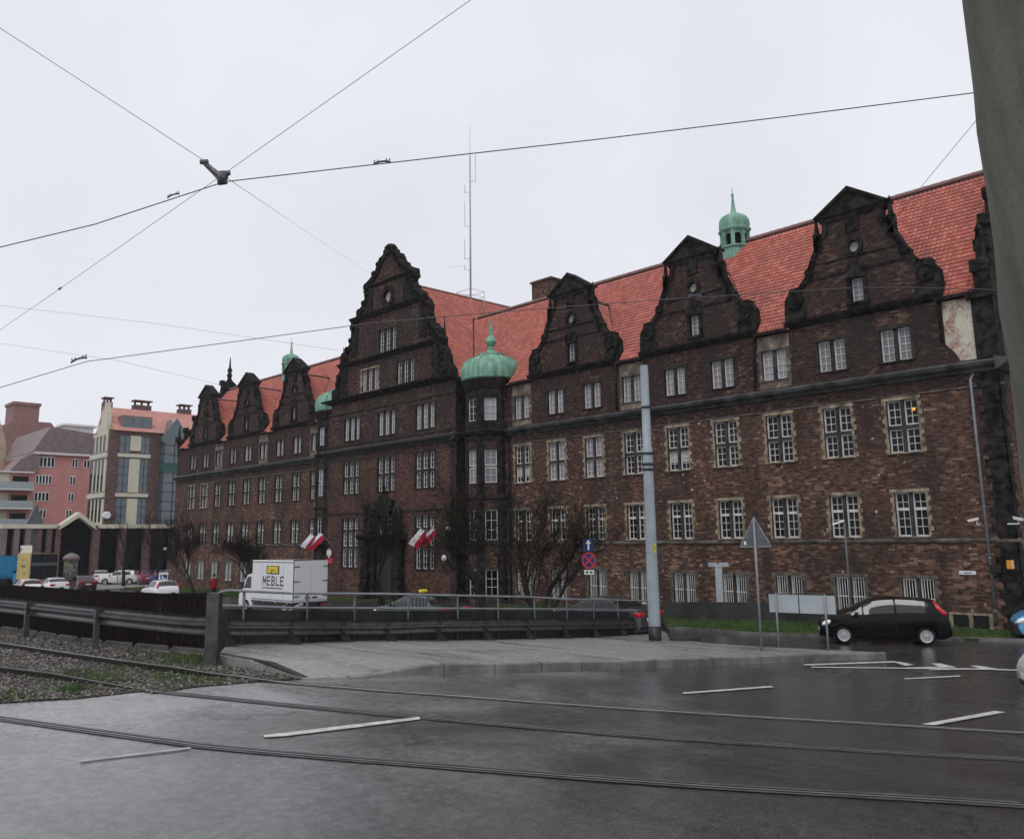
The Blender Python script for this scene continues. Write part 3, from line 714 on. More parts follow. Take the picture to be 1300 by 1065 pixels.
# ---- windows
def light(mb, x0, x1, z0, z1, nc, nr, y=0.13, fr=0.06, mu=0.022, d=0.06):
    mb.box(x0, x0+fr, y, y+d, z0, z1); mb.box(x1-fr, x1, y, y+d, z0, z1)
    mb.box(x0+fr, x1-fr, y, y+d, z0, z0+fr); mb.box(x0+fr, x1-fr, y, y+d, z1-fr, z1)
    for i in range(1, nc):
        x = x0+fr+(x1-x0-2*fr)*i/nc; mb.box(x-mu/2, x+mu/2, y+0.015, y+d-0.01, z0+fr, z1-fr)
    for i in range(1, nr):
        z = z0+fr+(z1-z0-2*fr)*i/nr; mb.box(x0+fr, x1-fr, y+0.012, y+d-0.013, z-mu/2, z+mu/2)
def pane_mesh(name, cells, mat, y=0.18):
    mb = MB()
    for (x0, x1, z0, z1) in cells: mb.quad((x0, y, z0), (x1, y, z0), (x1, y, z1), (x0, y, z1))
    return mb.mesh(name, mat)
def quoins(mb, w, h, rnd, head=0.16, jamb=0.09, sill=0.0, y=-0.03):
    z = 0.0; k = rnd.random() < 0.5
    for sx in (-1, 1):
        z = -0.02; kk = k
        while z < h-0.01:
            bh = min(rnd.uniform(0.13, 0.24), h-z); bw = jamb+(rnd.uniform(0.07, 0.14) if kk else rnd.uniform(0.0, 0.03))
            xa, xb = sx*w/2, sx*(w/2+bw); mb.box(min(xa, xb), max(xa, xb), y+rnd.uniform(0, 0.012), 0.06, z+0.004, z+bh-0.004); z += bh; kk = not kk
    mb.box(-w/2-jamb-0.08, w/2+jamb+0.08, y-0.012, 0.06, h, h+head)
    if sill: mb.box(-w/2-0.1, w/2+0.1, y-0.05, 0.1, -sill, 0)
def mullions(mb, w, h, n, trans, t=0.14, y0=0.035, y1=0.22):
    cw = (w-(n-1)*t)/n; cells = []
    zs = [0]+[q for k in trans for q in (k-t/2, k+t/2)]+[h]
    for i in range(n):
        xa = -w/2+i*(cw+t)
        if i: mb.box(xa-t, xa, y0, y1, 0, h)
        for j in range(0, len(zs), 2): cells.append((xa, xa+cw, zs[j], zs[j+1]))
        for k in trans: mb.box(xa, xa+cw, y0+0.004, y1, k-t/2, k+t/2)
    return cells
FR, PN, SU = {}, {}, {}
def make_kind(key, w, h, n, trans, grid, sur_mat, head=0.13, jamb=0.08, bars=False, mid=None, t=0.14, variants=2, sill=0.06, fmat='white_paint', mu=0.024, fr=0.058):
    rnd = random.Random(len(FR)+3); SU[key] = []
    for v in range(variants):
        s_ = MB(); quoins(s_, w, h, rnd, head, jamb, sill); s_.cur = 1; cells = mullions(s_, w, h, n, trans, t); SU[key].append(s_.mesh('surround', [sur_mat, 'mullion_stone' if 'pale' in sur_mat or 'grey' in sur_mat else sur_mat])); s_.fix(SU[key][-1])
    f_ = MB()
    for (x0, x1, z0, z1) in cells:
        light(f_, x0, x1, z0, z1, grid[0], grid[1], fr=fr, mu=mu)
        if mid: f_.box(x0, x1, 0.115, 0.2, z0+(z1-z0)*mid-0.055, z0+(z1-z0)*mid+0.055)
        if bars:
            for i in range(5):
                x = x0+(x1-x0)*(i+0.5)/5; f_.box(x-0.012, x+0.012, 0.04, 0.06, z0, z1)
            for q in (0.02, 0.5, 0.97): f_.box(x0, x1, 0.035, 0.065, z0+(z1-z0)*q-0.015, z0+(z1-z0)*q+0.02)
    FR[key] = f_.mesh('window', fmat); f_.fix(FR[key])
    PN[key] = {m: pane_mesh('pane', cells, m) for m in ('glass_dark', 'glass_curtain')}
    half = MB(); half.cur = 0
    for (x0, x1, z0, z1) in cells:
        zm = z0+(z1-z0)*0.42; low_ = z1 < h*0.6 or len(cells) == n
        half.cur = 0; half.quad((x0, 0.18, z0), (x1, 0.18, z0), (x1, 0.18, zm), (x0, 0.18, zm)); half.cur = 1 if low_ else 0
        half.quad((x0, 0.18, zm), (x1, 0.18, zm), (x1, 0.18, z1), (x0, 0.18, z1))
    PN[key]['blind'] = half.mesh('pane', ['glass_dark', 'glass_blind'])
make_kind('cross', W2, WIN2[1]-WIN2[0], 2, [1.03], (2, 3), 'pale_stone')
make_kind('cross_sooty', W2, WIN2[1]-WIN2[0], 2, [1.03], (2, 3), 'dark_surround')
make_kind('first', W2, WIN1[1]-WIN1[0], 2, [], (2, 5), 'pale_stone', mid=0.62)
make_kind('first_sooty', W2, WIN1[1]-WIN1[0], 2, [], (2, 5), 'dark_surround', mid=0.62)
make_kind('ground', W2, WING[1]-WING[0], 2, [], (1, 2), 'grey_stone', bars=True, fmat='white_paint', jamb=0.12)
make_kind('top', W2, WINT[1]-WINT[0], 2, [], (2, 4), 'dark_surround', t=0.17, jamb=0.14, head=0.14)
make_kind('top_pale', W2, WINT[1]-WINT[0], 2, [], (2, 4), 'grey_stone', t=0.17, jamb=0.14, head=0.1)
wrnd = random.Random(5)
def window(name, key, x, y, z, pane, rz=0.0, surround=True):
    o = place(name, FR[key], BL, (x-XC, y, z), rz)
    place('pane', PN[key][pane], o)
    if surround: place('surround', wrnd.choice(SU[key]), o)
    return o
lit = None
for side, cols in ((1, RC), (-1, LC)):
    for i, c in enumerate(cols):
        if side < 0 and i == 8 and False: continue
        bay = i in (0, 3, 6)
        o = window('window', 'cross' if (side > 0 or i > 6) else 'cross_sooty', c, 0, WIN2[0], 'blind' if (side > 0 and i in (4, 0)) else 'glass_curtain' if (side > 0 and i in (1, 2)) else 'glass_dark')  # right wing: some curtain panes are pale to paint in sky reflections
        if side > 0 and i == 8: lit = o
        window('window', 'first' if side > 0 else 'first_sooty', c, 0, WIN1[0], 'blind' if wrnd.random() < 0.12 else 'glass_dark')
        window('barred_window', 'ground', c, 0, WING[0], 'glass_dark')
        window('window', 'top_pale' if bay else 'top', c, 0, WINT[0], 'glass_curtain' if side > 0 or i in (0, 1, 2) else wrnd.choice(['glass_curtain', 'glass_dark']))
mb = MB(); mb.sphere((0.42, 0.15, 1.72), 0.065); mb.build('lamp', 'lamp_glow', lit, world=False, smooth=True)
# ---- horizontal bands
def band(name, prof, segs, mat, parent=BL):
    for (x0, x1, yc) in segs: mb = MB(); mb.prism([(yc+a, b) for a, b in prof], 'x', x0, x1); mb.build(name, mat, parent)
WINGS = [(-37.55, -10.34, 0.0), (-86.05, -58.9, 0.0)]
mb = MB()
CP = [(0.02, 9.62), (-0.10, 9.64), (-0.16, 9.74), (-0.34, 9.84), (-0.40, 9.97), (-0.36, 10.02), (0.02, 10.14)]
mb.prism(CP, 'x', WINGS[1][0], WINGS[1][1]); mb.build('cornice', 'cornice_stone', BL); mb = MB(); mb.prism(CP, 'x', WINGS[0][0], WINGS[0][1])
mb.prism([(-a, b) for a, b in [(10.5-0.02, 9.62), (10.36, 9.64), (10.1, 9.84), (10.04, 9.97), (10.08, 10.02), (10.48, 10.14)]], 'y', -0.38, 11.0)
mb.build('cornice', 'cornice_stone', BL)
band('string_course', [(0.02, 3.20), (-0.05, 3.22), (-0.07, 3.30), (-0.02, 3.36), (0.02, 3.37)], WINGS, 'grey_stone')
for (x0, x1, yc) in WINGS: mb = MB(); mb.box(x0, x1, -0.035, 0.05, 8.96+0.12, 9.03+0.12); mb.build('frieze_moulding', 'grey_stone', BL)
# corner quoin strips
mb = MB(); z = -1.5; k = 0; mb.box(-11.12, -10.48, -0.025, 0.02, -1.5, 9.6)
while z < 9.55:
    w = 0.78 if k % 2 else 0.56
    mb.box(-10.5-w, -10.47, -0.05, 0.02, z+0.006, z+0.30-0.006); mb.box(-10.5, -10.45, -0.05, 0.30 if k % 2 else 0.5, z+0.006, z+0.294)
    z += 0.30; k += 1
mb.build('corner_quoins', 'soot_stone', BL)
mb = MB(); mb.box(-11.15, -10.42, -0.12, 0.03, 10.14, 12.9); mb.box(-11.3, -10.3, -0.28, 0.02, 12.5, 12.75); mb.box(-10.5, -10.38, -0.1, 0.6, 10.14, 12.7)
mb.bev(-10.95, -10.35, -0.2, 0.28, 12.75, 13.7, 0.06); mb.lathe([(0.3, 13.7), (0.34, 13.8), (0.2, 14.0), (0.12, 15.2), (0.16, 15.25), (0.0, 15.6)], (-10.65, 0.05, 0), 6)
mb.build('corner_pilaster', 'soot_stone', BL)
# plaster patch in the end bay and plaster bays between gables
mb = MB(); mb.poly([(-12.25, -0.022, 10.9), (-11.95, -0.022, 10.55), (-11.75, -0.022, 10.16), (-11.17, -0.022, 10.16), (-11.17, -0.022, 12.62), (-12.25, -0.022, 12.62)])
mb.build('plaster_patch', 'worn_plaster', BL, fix=False)
for c in (RC[0], RC[3], RC[6], LC[0], LC[3], LC[6]):
    mb = MB(); wall_holes(mb, 'x', -0.02, c-0.78, c+0.80, 10.16, 12.62, [(c-W2/2, c+W2/2, *WINT)], 0.02); mb.build('plaster_bay', 'sooty_plaster', BL, fix=False)

# ---- tiles: a really corrugated sheet over a roof plane
def tiles(mb, org, u, s, L, Hh, clip=None, tw=0.20, th=0.27, amp=0.05, lap=0.036, nu=4):
    """org + u*a + s*b; u along the eave, s up the slope (unit vectors); clip(a,b)->bool keeps a tile"""
    org, u, s = Vector(org), Vector(u).normalized(), Vector(s).normalized(); nn = u.cross(s).normalized()
    if nn.z < 0: nn = -nn
    prof = [0.0, 0.75, 1.0, 0.35]
    ncol, nrow = int(L/tw), int(Hh/th)
    for r in range(nrow):
        b0, b1 = r*th-0.03, (r+1)*th; run = None
        for c in range(ncol+1):
            keep = c < ncol and (clip is None or clip((c+0.5)*tw, (r+0.5)*th))
            if keep and run is None: run = c
            if not keep and run is not None:
                o = len(mb.v); m = (c-run)*nu+1
                for k in range(m):
                    a = (run+k/nu)*tw; hh = prof[k % nu]*amp
                    p = org+u*a+s*b0+nn*(hh+lap); q = org+u*a+s*b1+nn*hh
                    p2 = org+u*a+s*b0+nn*(hh-0.03)
                    mb.v += [tuple(p), tuple(q), tuple(p2)]; mb.uvl += [(a, b0+0.04), (a, b1-0.01), (a, b0+0.04)]
                for k in range(m-1):
                    i = o+3*k; mb.f += [(i, i+3, i+4, i+1), (i+2, i+5, i+3, i)]; mb.mi += [0, 0]
                run = None
def tile_build(mb, name, parent=BL):
    me = bpy.data.meshes.new(name); off = parent.location
    me.from_pydata([(a-off[0], b-off[1], c-off[2]) for a, b, c in mb.v], [], mb.f); me.materials.append(MATS['roof_tile'])
    uvl = me.uv_layers.new(name='UVMap'); vi = np.empty(len(me.loops), dtype=np.int32); me.loops.foreach_get('vertex_index', vi)
    uvl.data.foreach_set('uv', np.array(mb.uvl, dtype=np.float32)[vi].ravel())
    me.polygons.foreach_set('use_smooth', [False]*len(me.polygons)); me.update(); return place(name, me, parent)
EZ, RZ, RY = 12.82, 19.4, 5.0           # eave and ridge of the wings
sl = Vector((0, RY, RZ-EZ)); SLn = sl.length
# central roof: ridge at z 21.6 along y, eaves z 13.7 at half width 6.9
CZ, CE, CHW = 21.6, 13.75, 6.8
def wing_clip(x0):
    def f(a, b):
        x = x0+a; t = b/SLn; z = EZ+(RZ-EZ)*t; y = RY*t
        for g in GX+GXL:
            gz = 17.25-abs(x-g)*1.33
            if y > 0.3 and z < gz-0.05: return False
            if y <= 0.3 and abs(x-g) < 3.25: return False
        cz = CZ-abs(x-XC)*(CZ-CE)/CHW
        return z > cz-0.1
    return f
mb = MB(); mb.uvl = []
tiles(mb, (-55.0, -0.12, EZ-0.1), (1, 0, 0), sl, 55.0-10.95, SLn+0.1, wing_clip(-55.0))
tiles(mb, (-85.45, -0.12, EZ-0.1), (1, 0, 0), sl, 85.45-44.0, SLn+0.1, lambda a, b: (-85.45+a) < -50 and wing_clip(-85.45)(a, b))
# small roofs behind the gables
for g in GX+GXL:
    gs = Vector((-1, 0, 1.33)); gl = gs.length*3.4
    def gclip(sx, g=g):
        def f(a, b):
            t = b/gs.length; dx = 3.4-t; z = 17.25-dx*1.33
            y = a
            ymain = (z-EZ)*RY/(RZ-EZ)
            return y < ymain+0.25
        return f
    tiles(mb, (g+3.4, 0.15, 17.25-3.4*1.33), (0, 1, 0), gs, 3.8, gl, gclip(1))
    gs2 = Vector((1, 0, 1.33))
    tiles(mb, (g-3.4, 0.15, 17.25-3.4*1.33), (0, 1, 0), gs2, 3.8, gl, gclip(-1))
# central cross roof, right and left slopes
cs = Vector((-CHW, 0, CZ-CE)); cl = cs.length
def cclip(a, b):
    t = b/cl; z = CE+(CZ-CE)*t; y = -0.6+a
    return z > 19.3 or y < 0.35+max(0, (z-EZ)*RY/(RZ-EZ))+0.3
tiles(mb, (XC+CHW+0.02, -0.6, CE), (0, 1, 0), cs, 11.5, cl, cclip)
cs2 = Vector((CHW, 0, CZ-CE)); tiles(mb, (XC-CHW-0.02, -0.6, CE), (0, 1, 0), cs2, 11.5, cl, cclip)
rf = tile_build(mb, 'roof')
# under-roof sheets, rear slopes, ridges, verges, gutters
mb = MB()
for (x0, x1) in ((-85.5, -50), (-46, -10.95)):
    mb.quad((x0, 11.1, EZ), (x0, RY, RZ), (x1, RY, RZ), (x1, 11.1, EZ))
mb.quad((XC+CHW, 11, CE), (XC, 11, CZ), (XC-CHW, 11, CE), (XC, 11, CE-0.1))
mb.build('roof_back', 'red_roof_far', BL, fix=False)
def ridge_tiles(p, q, r=0.13):
    mb = MB(); p, q = Vector(p), Vector(q); n = int((q-p).length/0.42)
    for i in range(n):
        a, b_ = p.lerp(q, i/n), p.lerp(q, (i+1.06)/n); mb.tube([a, b_], [r*1.08, r*0.95], 7)
    mb.build('ridge_tiles', 'brown_roof', BL)
ridge_tiles((-45.8, RY, RZ+0.02), (-10.9, RY, RZ+0.02)); ridge_tiles((-85.5, RY, RZ+0.02), (-50.6, RY, RZ+0.02)); ridge_tiles((XC, -0.3, CZ+0.02), (XC, 11, CZ+0.02))
for g in GX+GXL: ridge_tiles((g, 0.1, 17.27), (g, 3.3, 17.27), 0.10)
for g in GX+GXL:
    for sx in (-1, 1):
        mb = MB(); x0 = g+sx*3.4; mb.tube([(x0, 0.12, 12.78), (g+sx*1.7, 1.7, 15.05), (g, 3.35, 17.28)], 0.09, 6); mb.build('roof_valley', 'soot_stone', BL)
for sx in (-1, 1): mb = MB(); mb.tube([(XC+sx*CHW, 0.7, CE), (XC+sx*2.0, 4.85, 19.3), (XC+sx*1.9, 5.0, 19.42)], 0.11, 6); mb.build('roof_valley', 'soot_stone', BL)
for c in (RC[0], RC[3], RC[6], -11.75, LC[0], LC[3], LC[6], -84.6):
    w = 0.83 if c in RC+LC else 0.66
    mb = MB(); mb.box(c-w, c+w, -0.30, 0.0, 12.66, 12.80); mb.build('gutter', 'soot_stone', BL)

# ---- wing gables
def gable_outline(k=1.0):
    R = [(3.35, 12.95), (3.35, 13.45), (3.30, 14.05), (3.08, 14.36), (2.75, 14.42), (2.62, 14.55), (2.32, 14.86), (2.24, 15.0), (1.98, 15.55), (1.88, 15.8), (1.72, 16.1), (1.66, 16.5), (1.55, 16.62), (1.42, 16.62), (1.28, 16.8), (1.26, 17.3), (1.40, 17.45), (1.40, 17.58), (0.0, 18.40)]
    return R+[(-x, z) for x, z in R[-2::-1]]
def face_with_holes(mb, outer, inner, y, rev=0.2):
    bm = bmesh.new(); es = []
    for loop in [outer]+inner:
        vs = [bm.verts.new((x, y, z)) for x, z in loop]; es += [bm.edges.new((vs[i], vs[(i+1) % len(vs)])) for i in range(len(vs))]
    bmesh.ops.triangle_fill(bm, use_beauty=True, use_dissolve=False, edges=es)
    mb.bm(bm)
    for loop in inner:
        n = len(loop)
        for i in range(n):
            a, b_ = loop[i], loop[(i+1) % n]; mb.quad((a[0], y, a[1]), (b_[0], y, b_[1]), (b_[0], y+rev, b_[1]), (a[0], y+rev, a[1]))
def ring(cx, cz, rx, rz_, n=16): return [(cx+rx*math.cos(2*PI*i/n), cz+rz_*math.sin(2*PI*i/n)) for i in range(n)]
def side_strip(mb, outer, y0, y1):
    for i in range(len(outer)):
        a, b_ = outer[i], outer[(i+1) % len(outer)]; mb.quad((a[0], y0, a[1]), (a[0], y1, a[1]), (b_[0], y1, b_[1]), (b_[0], y0, b_[1]))
    mb.poly([(x, y1, z) for x, z in outer])
def wing_gable(gx):
    out = gable_outline(); wz0, wz1, wh = 13.38, 14.42, 0.27
    rect = [(-wh, wz0), (wh, wz0), (wh, wz1), (-wh, wz1)]; oc = ring(0, 15.83, 0.24, 0.27)
    bm_ = MB(); face_with_holes(bm_, [(x, z) for x, z in out], [rect, oc], 0.0); side_strip(bm_, out, 0.0, 0.34)
    return bm_.mesh('gable', 'brick_sooty'), bm_
gme, gmb = wing_gable(0); gmb.fix(gme)
# dark stone dressings of a gable
d = MB()
out = gable_outline()
for i in range(len(out)-1):                                    # coping that follows the edge, thickest on the scrolls
    a, b_ = Vector((out[i][0], 0, out[i][1])), Vector((out[i+1][0], 0, out[i+1][1]))
    t = (b_-a); L = t.length; t.normalize(); n_ = Vector((t.z, 0, -t.x))
    if n_.dot(Vector((a.x, 0, a.z-15))) < 0: n_ = -n_
    w_in, w_out = 0.17, 0.06
    q = [a-n_*w_in-t*0.03, b_-n_*w_in+t*0.03, b_+n_*w_out+t*0.03, a+n_*w_out-t*0.03]
    o = d.add([(p.x, -0.10, p.z) for p in q]+[(p.x, 0.40, p.z) for p in q], ((0, 1, 2, 3), (7, 6, 5, 4), (0, 4, 5, 1), (1, 5, 6, 2), (2, 6, 7, 3), (3, 7, 4, 0)))
for sx in (-1, 1):
    d.lathe([(0.0, -0.20), (0.10, -0.22), (0.14, -0.15), (0.26, -0.15), (0.29, -0.20), (0.37, -0.19), (0.40, -0.12), (0.40, 0.40), (0, 0.42)], (sx*2.86, 0, 13.98), 14, 'y')     # volute
    d.lathe([(0.0, -0.17), (0.07, -0.18), (0.09, -0.11), (0.15, -0.11), (0.18, -0.16), (0.22, -0.12), (0.22, 0.38), (0, 0.39)], (sx*2.1, 0, 15.1), 12, 'y')
    d.box(min(sx*2.4, sx*3.37), max(sx*2.4, sx*3.37), -0.08, 0.36, 12.98, 13.62)
    d.box(sx*1.62-0.17, sx*1.62+0.17, -0.10, 0.30, 15.95, 16.72)
d.box(-3.30, 3.30, -0.07, 0.02, 14.52, 14.62) if False else None
d.box(-2.2, 2.2, -0.045, 0.02, 14.72, 14.84); d.box(-1.75, 1.75, -0.05, 0.02, 15.38, 15.46)
d.prism([(-1.52, 17.42), (1.52, 17.42), (1.52, 17.56), (0, 18.44), (-1.52, 17.56)], 'y', -0.16, 0.42)
d.prism([(-1.66, 17.48), (-1.60, 17.40), (0, 18.36), (1.60, 17.40), (1.66, 17.48), (0.0, 18.55)], 'y', -0.26, 0.5)
d.box(-1.3, 1.3, -0.08, 0.02, 17.2, 17.42); d.box(-0.30, 0.30, -0.09, 0.02, 16.5, 17.2)
d.prism([(-0.42, 14.42), (0.42, 14.42), (0.46, 14.8), (0.30, 15.1), (0, 15.25), (-0.30, 15.1), (-0.46, 14.8)], 'y', -0.08, 0.02)
for x0, x1 in ((-0.44, -0.27), (0.27, 0.44)): d.box(x0, x1, -0.08, 0.05, 13.2, 14.42)
d.box(-0.5, 0.5, -0.12, 0.05, 13.24, 13.37); d.box(-0.40, 0.40, -0.15, 0.05, 14.43, 14.50)
bmr = bmesh.new()
for (R_, r_) in ((0.42, 0.24),):
    n = 18
    for k in range(n):
        a0, a1 = 2*PI*k/n, 2*PI*(k+1)/n
        f0 = [(R_*math.cos(a0), R_*1.1*math.sin(a0)), (R_*math.cos(a1), R_*1.1*math.sin(a1)), (r_*math.cos(a1), r_*1.12*math.sin(a1)), (r_*math.cos(a0), r_*1.12*math.sin(a0))]
        d.add([(x, -0.10, 15.83+z) for x, z in f0]+[(x, 0.1, 15.83+z) for x, z in f0], ((0, 1, 2, 3), (0, 4, 5, 1), (2, 6, 7, 3)))
bmr.free()
# heavy cornice at the foot
d.prism([(0.02, 12.74), (-0.10, 12.76), (-0.26, 12.92), (-0.30, 13.02), (0.02, 13.10)], 'x', -3.42, 3.42)
dme = d.mesh('gable_dressing', 'soot_stone'); d.fix(dme)
fi = MB()
fi.lathe([(0.19, 16.70), (0.23, 16.76), (0.13, 16.86), (0.115, 17.0), (0.05, 17.5), (0.065, 17.53), (0.0, 17.72)], (0, 0.05, 0), 6)
fme = fi.mesh('finial', 'soot_stone'); fi.fix(fme)
gw = MB(); light(gw, -0.27, 0.27, 0, 1.04, 2, 4, fr=0.045, mu=0.022); gwm = gw.mesh('gable_window', 'white_paint'); gw.fix(gwm)
gp = {k: pane_mesh('pane', [(-0.27, 0.27, 0, 1.04)], k) for k in ('glass_curtain', 'glass_dark')}
og = MB(); og.lathe([(0.24, 0.06), (0.20, 0.06), (0.20, 0.12), (0.24, 0.12)], (0, 0, 0), 16, 'y'); og.box(-0.015, 0.015, 0.07, 0.11, -0.25, 0.25); ogm = og.mesh('round_window', 'grey_paint'); og.fix(ogm)
op = MB(); op.poly([(x, 0.13, z) for x, z in ring(0, 0, 0.25, 0.28)]); opm = op.mesh('pane', 'glass_curtain')
for g in GX+GXL:
    go = place('gable', gme, BL, (g-XC, 0, 0)); place('dressing', dme, go); place('finial', fme, go, (1.66, 0, 0)); place('finial', fme, go, (-1.66, 0, 0))
    w_ = place('gable_window', gwm, BL, (g-XC, 0, 13.38)); place('pane', gp['glass_curtain'], w_)
    w_ = place('round_window', ogm, BL, (g-XC, 0, 15.83)); place('pane', opm, w_)
# end gable parapets
mb = MB()
eo = [(-0.05, 12.9), (-0.12, 13.6), (0.5, 13.9), (0.6, 14.6), (1.3, 15.0), (1.45, 15.9), (2.2, 16.3), (2.4, 17.3), (3.2, 17.7), (3.4, 18.6), (4.1, 19.0), (4.2, 19.9), (4.8, 20.4), (5.0, 20.9)]
eo = eo+[(10-y, z) for y, z in eo[-2::-1]]+[(11, 12.0), (0.0, 12.0)]
for X0 in (-10.98, -85.94):
    mb = MB(); mb.prism(eo, 'x', X0, X0+0.52)
    for k, (y, z) in enumerate(eo[1:13:2]): mb.bev(X0-0.05, X0+0.58, y-0.2, y+0.24, z-0.1, z+0.42, 0.06)
    mb.lathe([(0.22, 20.7), (0.3, 21.0), (0.16, 21.2), (0.28, 21.5), (0.12, 21.8), (0.05, 22.8), (0.0, 23.0)], (X0+0.27, 5, 0), 8)
    mb.lathe([(0.22, 13.3), (0.28, 13.7), (0.14, 13.9), (0.06, 15.0), (0.0, 15.2)], (X0+0.27, -0.02, 0), 8)
    mb.build('end_gable', 'soot_stone', BL)

# ---- centre block
YB = -1.3; CX0, CX1 = -55.9, -40.9
CW = 1.95
ch = []
for dx in (-4.25, 0, 4.25):
    ch += [(XC+dx-CW/2, XC+dx+CW/2, 10.63, 12.26), (XC+dx-CW/2, XC+dx+CW/2, 6.84, 9.1)]
    if dx: ch.append((XC+dx-CW/2, XC+dx+CW/2, 1.76, 5.08))
gh = [(XC+dx-CW/2, XC+dx+CW/2, 13.95, 15.5) for dx in (-2.1, 2.1)]
mb = MB()
def czone(a, z): return 1 if z > 9.3 else 0
czone.cuts = (9.3,)
ch.append((XC-0.75, XC+0.75, 3.95, 5.05))
wall_holes(mb, 'x', YB, CX0, CX1, -1.6, 13.5, ch, REC, czone)
for x, s_ in ((CX0, 1), (CX1, -1)):
    mb.cur = 0; mb.quad((x, YB, -1.6), (x, 1.0, -1.6), (x, 1.0, 9.3), (x, YB, 9.3)); mb.cur = 1; mb.quad((x, YB, 9.3), (x, 1.0, 9.3), (x, 1.0, 13.6), (x, YB, 13.6))
mb.build('centre_wall', ['brick_centre', 'brick_sooty'], BL)
mb = MB(); mb.box(CX1-0.01, CX1+0.05, YB+0.02, 0.9, -1.6, 9.6); mb.box(CX1-0.01, CX1+0.05, YB+0.02, 0.9, 10.15, 13.4); mb.build('sooty_return', 'soot_stone', BL)
CR = [(6.75, 13.6), (6.75, 14.2), (6.35, 14.5), (6.2, 15.2), (6.02, 15.6), (5.75, 15.9), (5.75, 16.45), (5.35, 16.75), (5.2, 17.2), (4.6, 17.6), (4.35, 18.2), (4.3, 18.9), (4.15, 19.3), (3.7, 19.65), (3.4, 20.0), (2.85, 20.4), (2.55, 20.9), (2.4, 21.3), (2.75, 21.5), (2.7, 21.8), (2.1, 22.05), (1.5, 22.4), (1.15, 22.95), (0.95, 23.3), (0.45, 23.45), (0.4, 23.75), (0.0, 23.9)]
CO = CR+[(-x, z) for x, z in CR[-2::-1]]
mb = MB(); R_ = lambda x0, x1, z0, z1: [(x0, z0), (x1, z0), (x1, z1), (x0, z1)]
inner = [R_(-2.1-CW/2, -2.1+CW/2, 13.95, 15.5), R_(2.1-CW/2, 2.1+CW/2, 13.95, 15.5), R_(-1.0, 1.0, 16.35, 18.05), ring(0, 20.35, 0.42, 0.5)]
mb.M = Matrix.Translation((XC, 0, 0))
face_with_holes(mb, CO, inner, YB); side_strip(mb, CO, YB, YB+0.55)
cg = mb.build('centre_gable', 'brick_sooty', BL)
d = MB(); d.M = Matrix.Translation((XC, YB, 0))
for i in range(len(CO)-1):
    a, b_ = Vector((CO[i][0], 0, CO[i][1])), Vector((CO[i+1][0], 0, CO[i+1][1])); t = b_-a
    t.normalize(); n_ = Vector((t.z, 0, -t.x))
    if n_.dot(Vector((a.x, 0, a.z-17))) < 0: n_ = -n_
    q = [a-n_*0.30-t*0.05, b_-n_*0.30+t*0.05, b_+n_*0.09+t*0.05, a+n_*0.09-t*0.05]
    d.add([(p.x, -0.14, p.z) for p in q]+[(p.x, 0.62, p.z) for p in q], ((0, 1, 2, 3), (7, 6, 5, 4), (0, 4, 5, 1), (1, 5, 6, 2), (2, 6, 7, 3), (3, 7, 4, 0)))
for sx in (-1, 1):
    for (x, z, r) in ((6.35, 14.2, 0.42), (5.3, 16.8, 0.42), (4.2, 18.9, 0.3), (3.4, 19.85, 0.3), (5.95, 15.45, 0.24), (6.1, 14.95, 0.2), (4.9, 17.35, 0.24), (4.45, 17.95, 0.2), (2.55, 21.6, 0.3), (1.6, 22.35, 0.24), (1.1, 22.95, 0.2), (2.85, 20.45, 0.22), (2.5, 21.0, 0.2)):
        d.lathe([(0.0, -0.26), (r*0.25, -0.28), (r*0.35, -0.17), (r*0.65, -0.17), (r*0.75, -0.26), (r*0.95, -0.22), (r, -0.12), (r, 0.58), (0, 0.6)], (sx*x, 0, z), 14, 'y')
    d.box(sx*4.0-0.35, sx*4.0+0.35, -0.1, 0.02, 16.75, 19.0); d.box(sx*2.35-0.45, sx*2.35+0.45, -0.12, 0.02, 19.55, 21.35)
    d.box(sx*5.4-0.4, sx*5.4+0.4, -0.1, 0.02, 13.7, 16.2)
    d.lathe([(0.16, 0), (0.2, 0.1), (0.08, 0.3), (0.03, 1.5), (0, 1.6)], (sx*5.95, 0.25, 16.2), 6)
d.lathe([(0.42, 23.4), (0.5, 23.55), (0.36, 23.75), (0.5, 23.95), (0.3, 24.2), (0.0, 24.25)], (0, 0.2, 0), 10)
for (hw, z0, z1, pj) in ((7.2, 13.42, 13.78, 0.42), (6.0, 16.05, 16.35, 0.32), (4.5, 19.22, 19.55, 0.3), (2.9, 21.42, 21.6, 0.18)):
    d.prism([(0.02, z0), (-0.08, z0+0.02), (-pj*0.8, z0+(z1-z0)*0.6), (-pj, z1-0.04), (-pj, z1), (0.02, z1+0.06)], 'x', -hw, hw)
d.prism([(0.02, 13.42), (-0.08, 13.44), (-0.34, 13.62), (-0.42, 13.74), (-0.42, 13.78), (0.02, 13.84)], 'x', CX0-XC-0.2, -7.2); d.prism([(0.02, 13.42), (-0.08, 13.44), (-0.34, 13.62), (-0.42, 13.74), (-0.42, 13.78), (0.02, 13.84)], 'x', 7.2, CX1-XC+0.2)
for k in range(18):
    a0, a1 = 2*PI*k/18, 2*PI*(k+1)/18
    f0 = [(0.72*math.cos(a0), 0.82*math.sin(a0)), (0.72*math.cos(a1), 0.82*math.sin(a1)), (0.42*math.cos(a1), 0.5*math.sin(a1)), (0.42*math.cos(a0), 0.5*math.sin(a0))]
    d.add([(x, -0.12, 20.35+z) for x, z in f0]+[(x, 0.1, 20.35+z) for x, z in f0], ((0, 1, 2, 3), (0, 4, 5, 1), (2, 6, 7, 3)))
d.build('dressing', 'soot_stone', cg)
mb = MB()
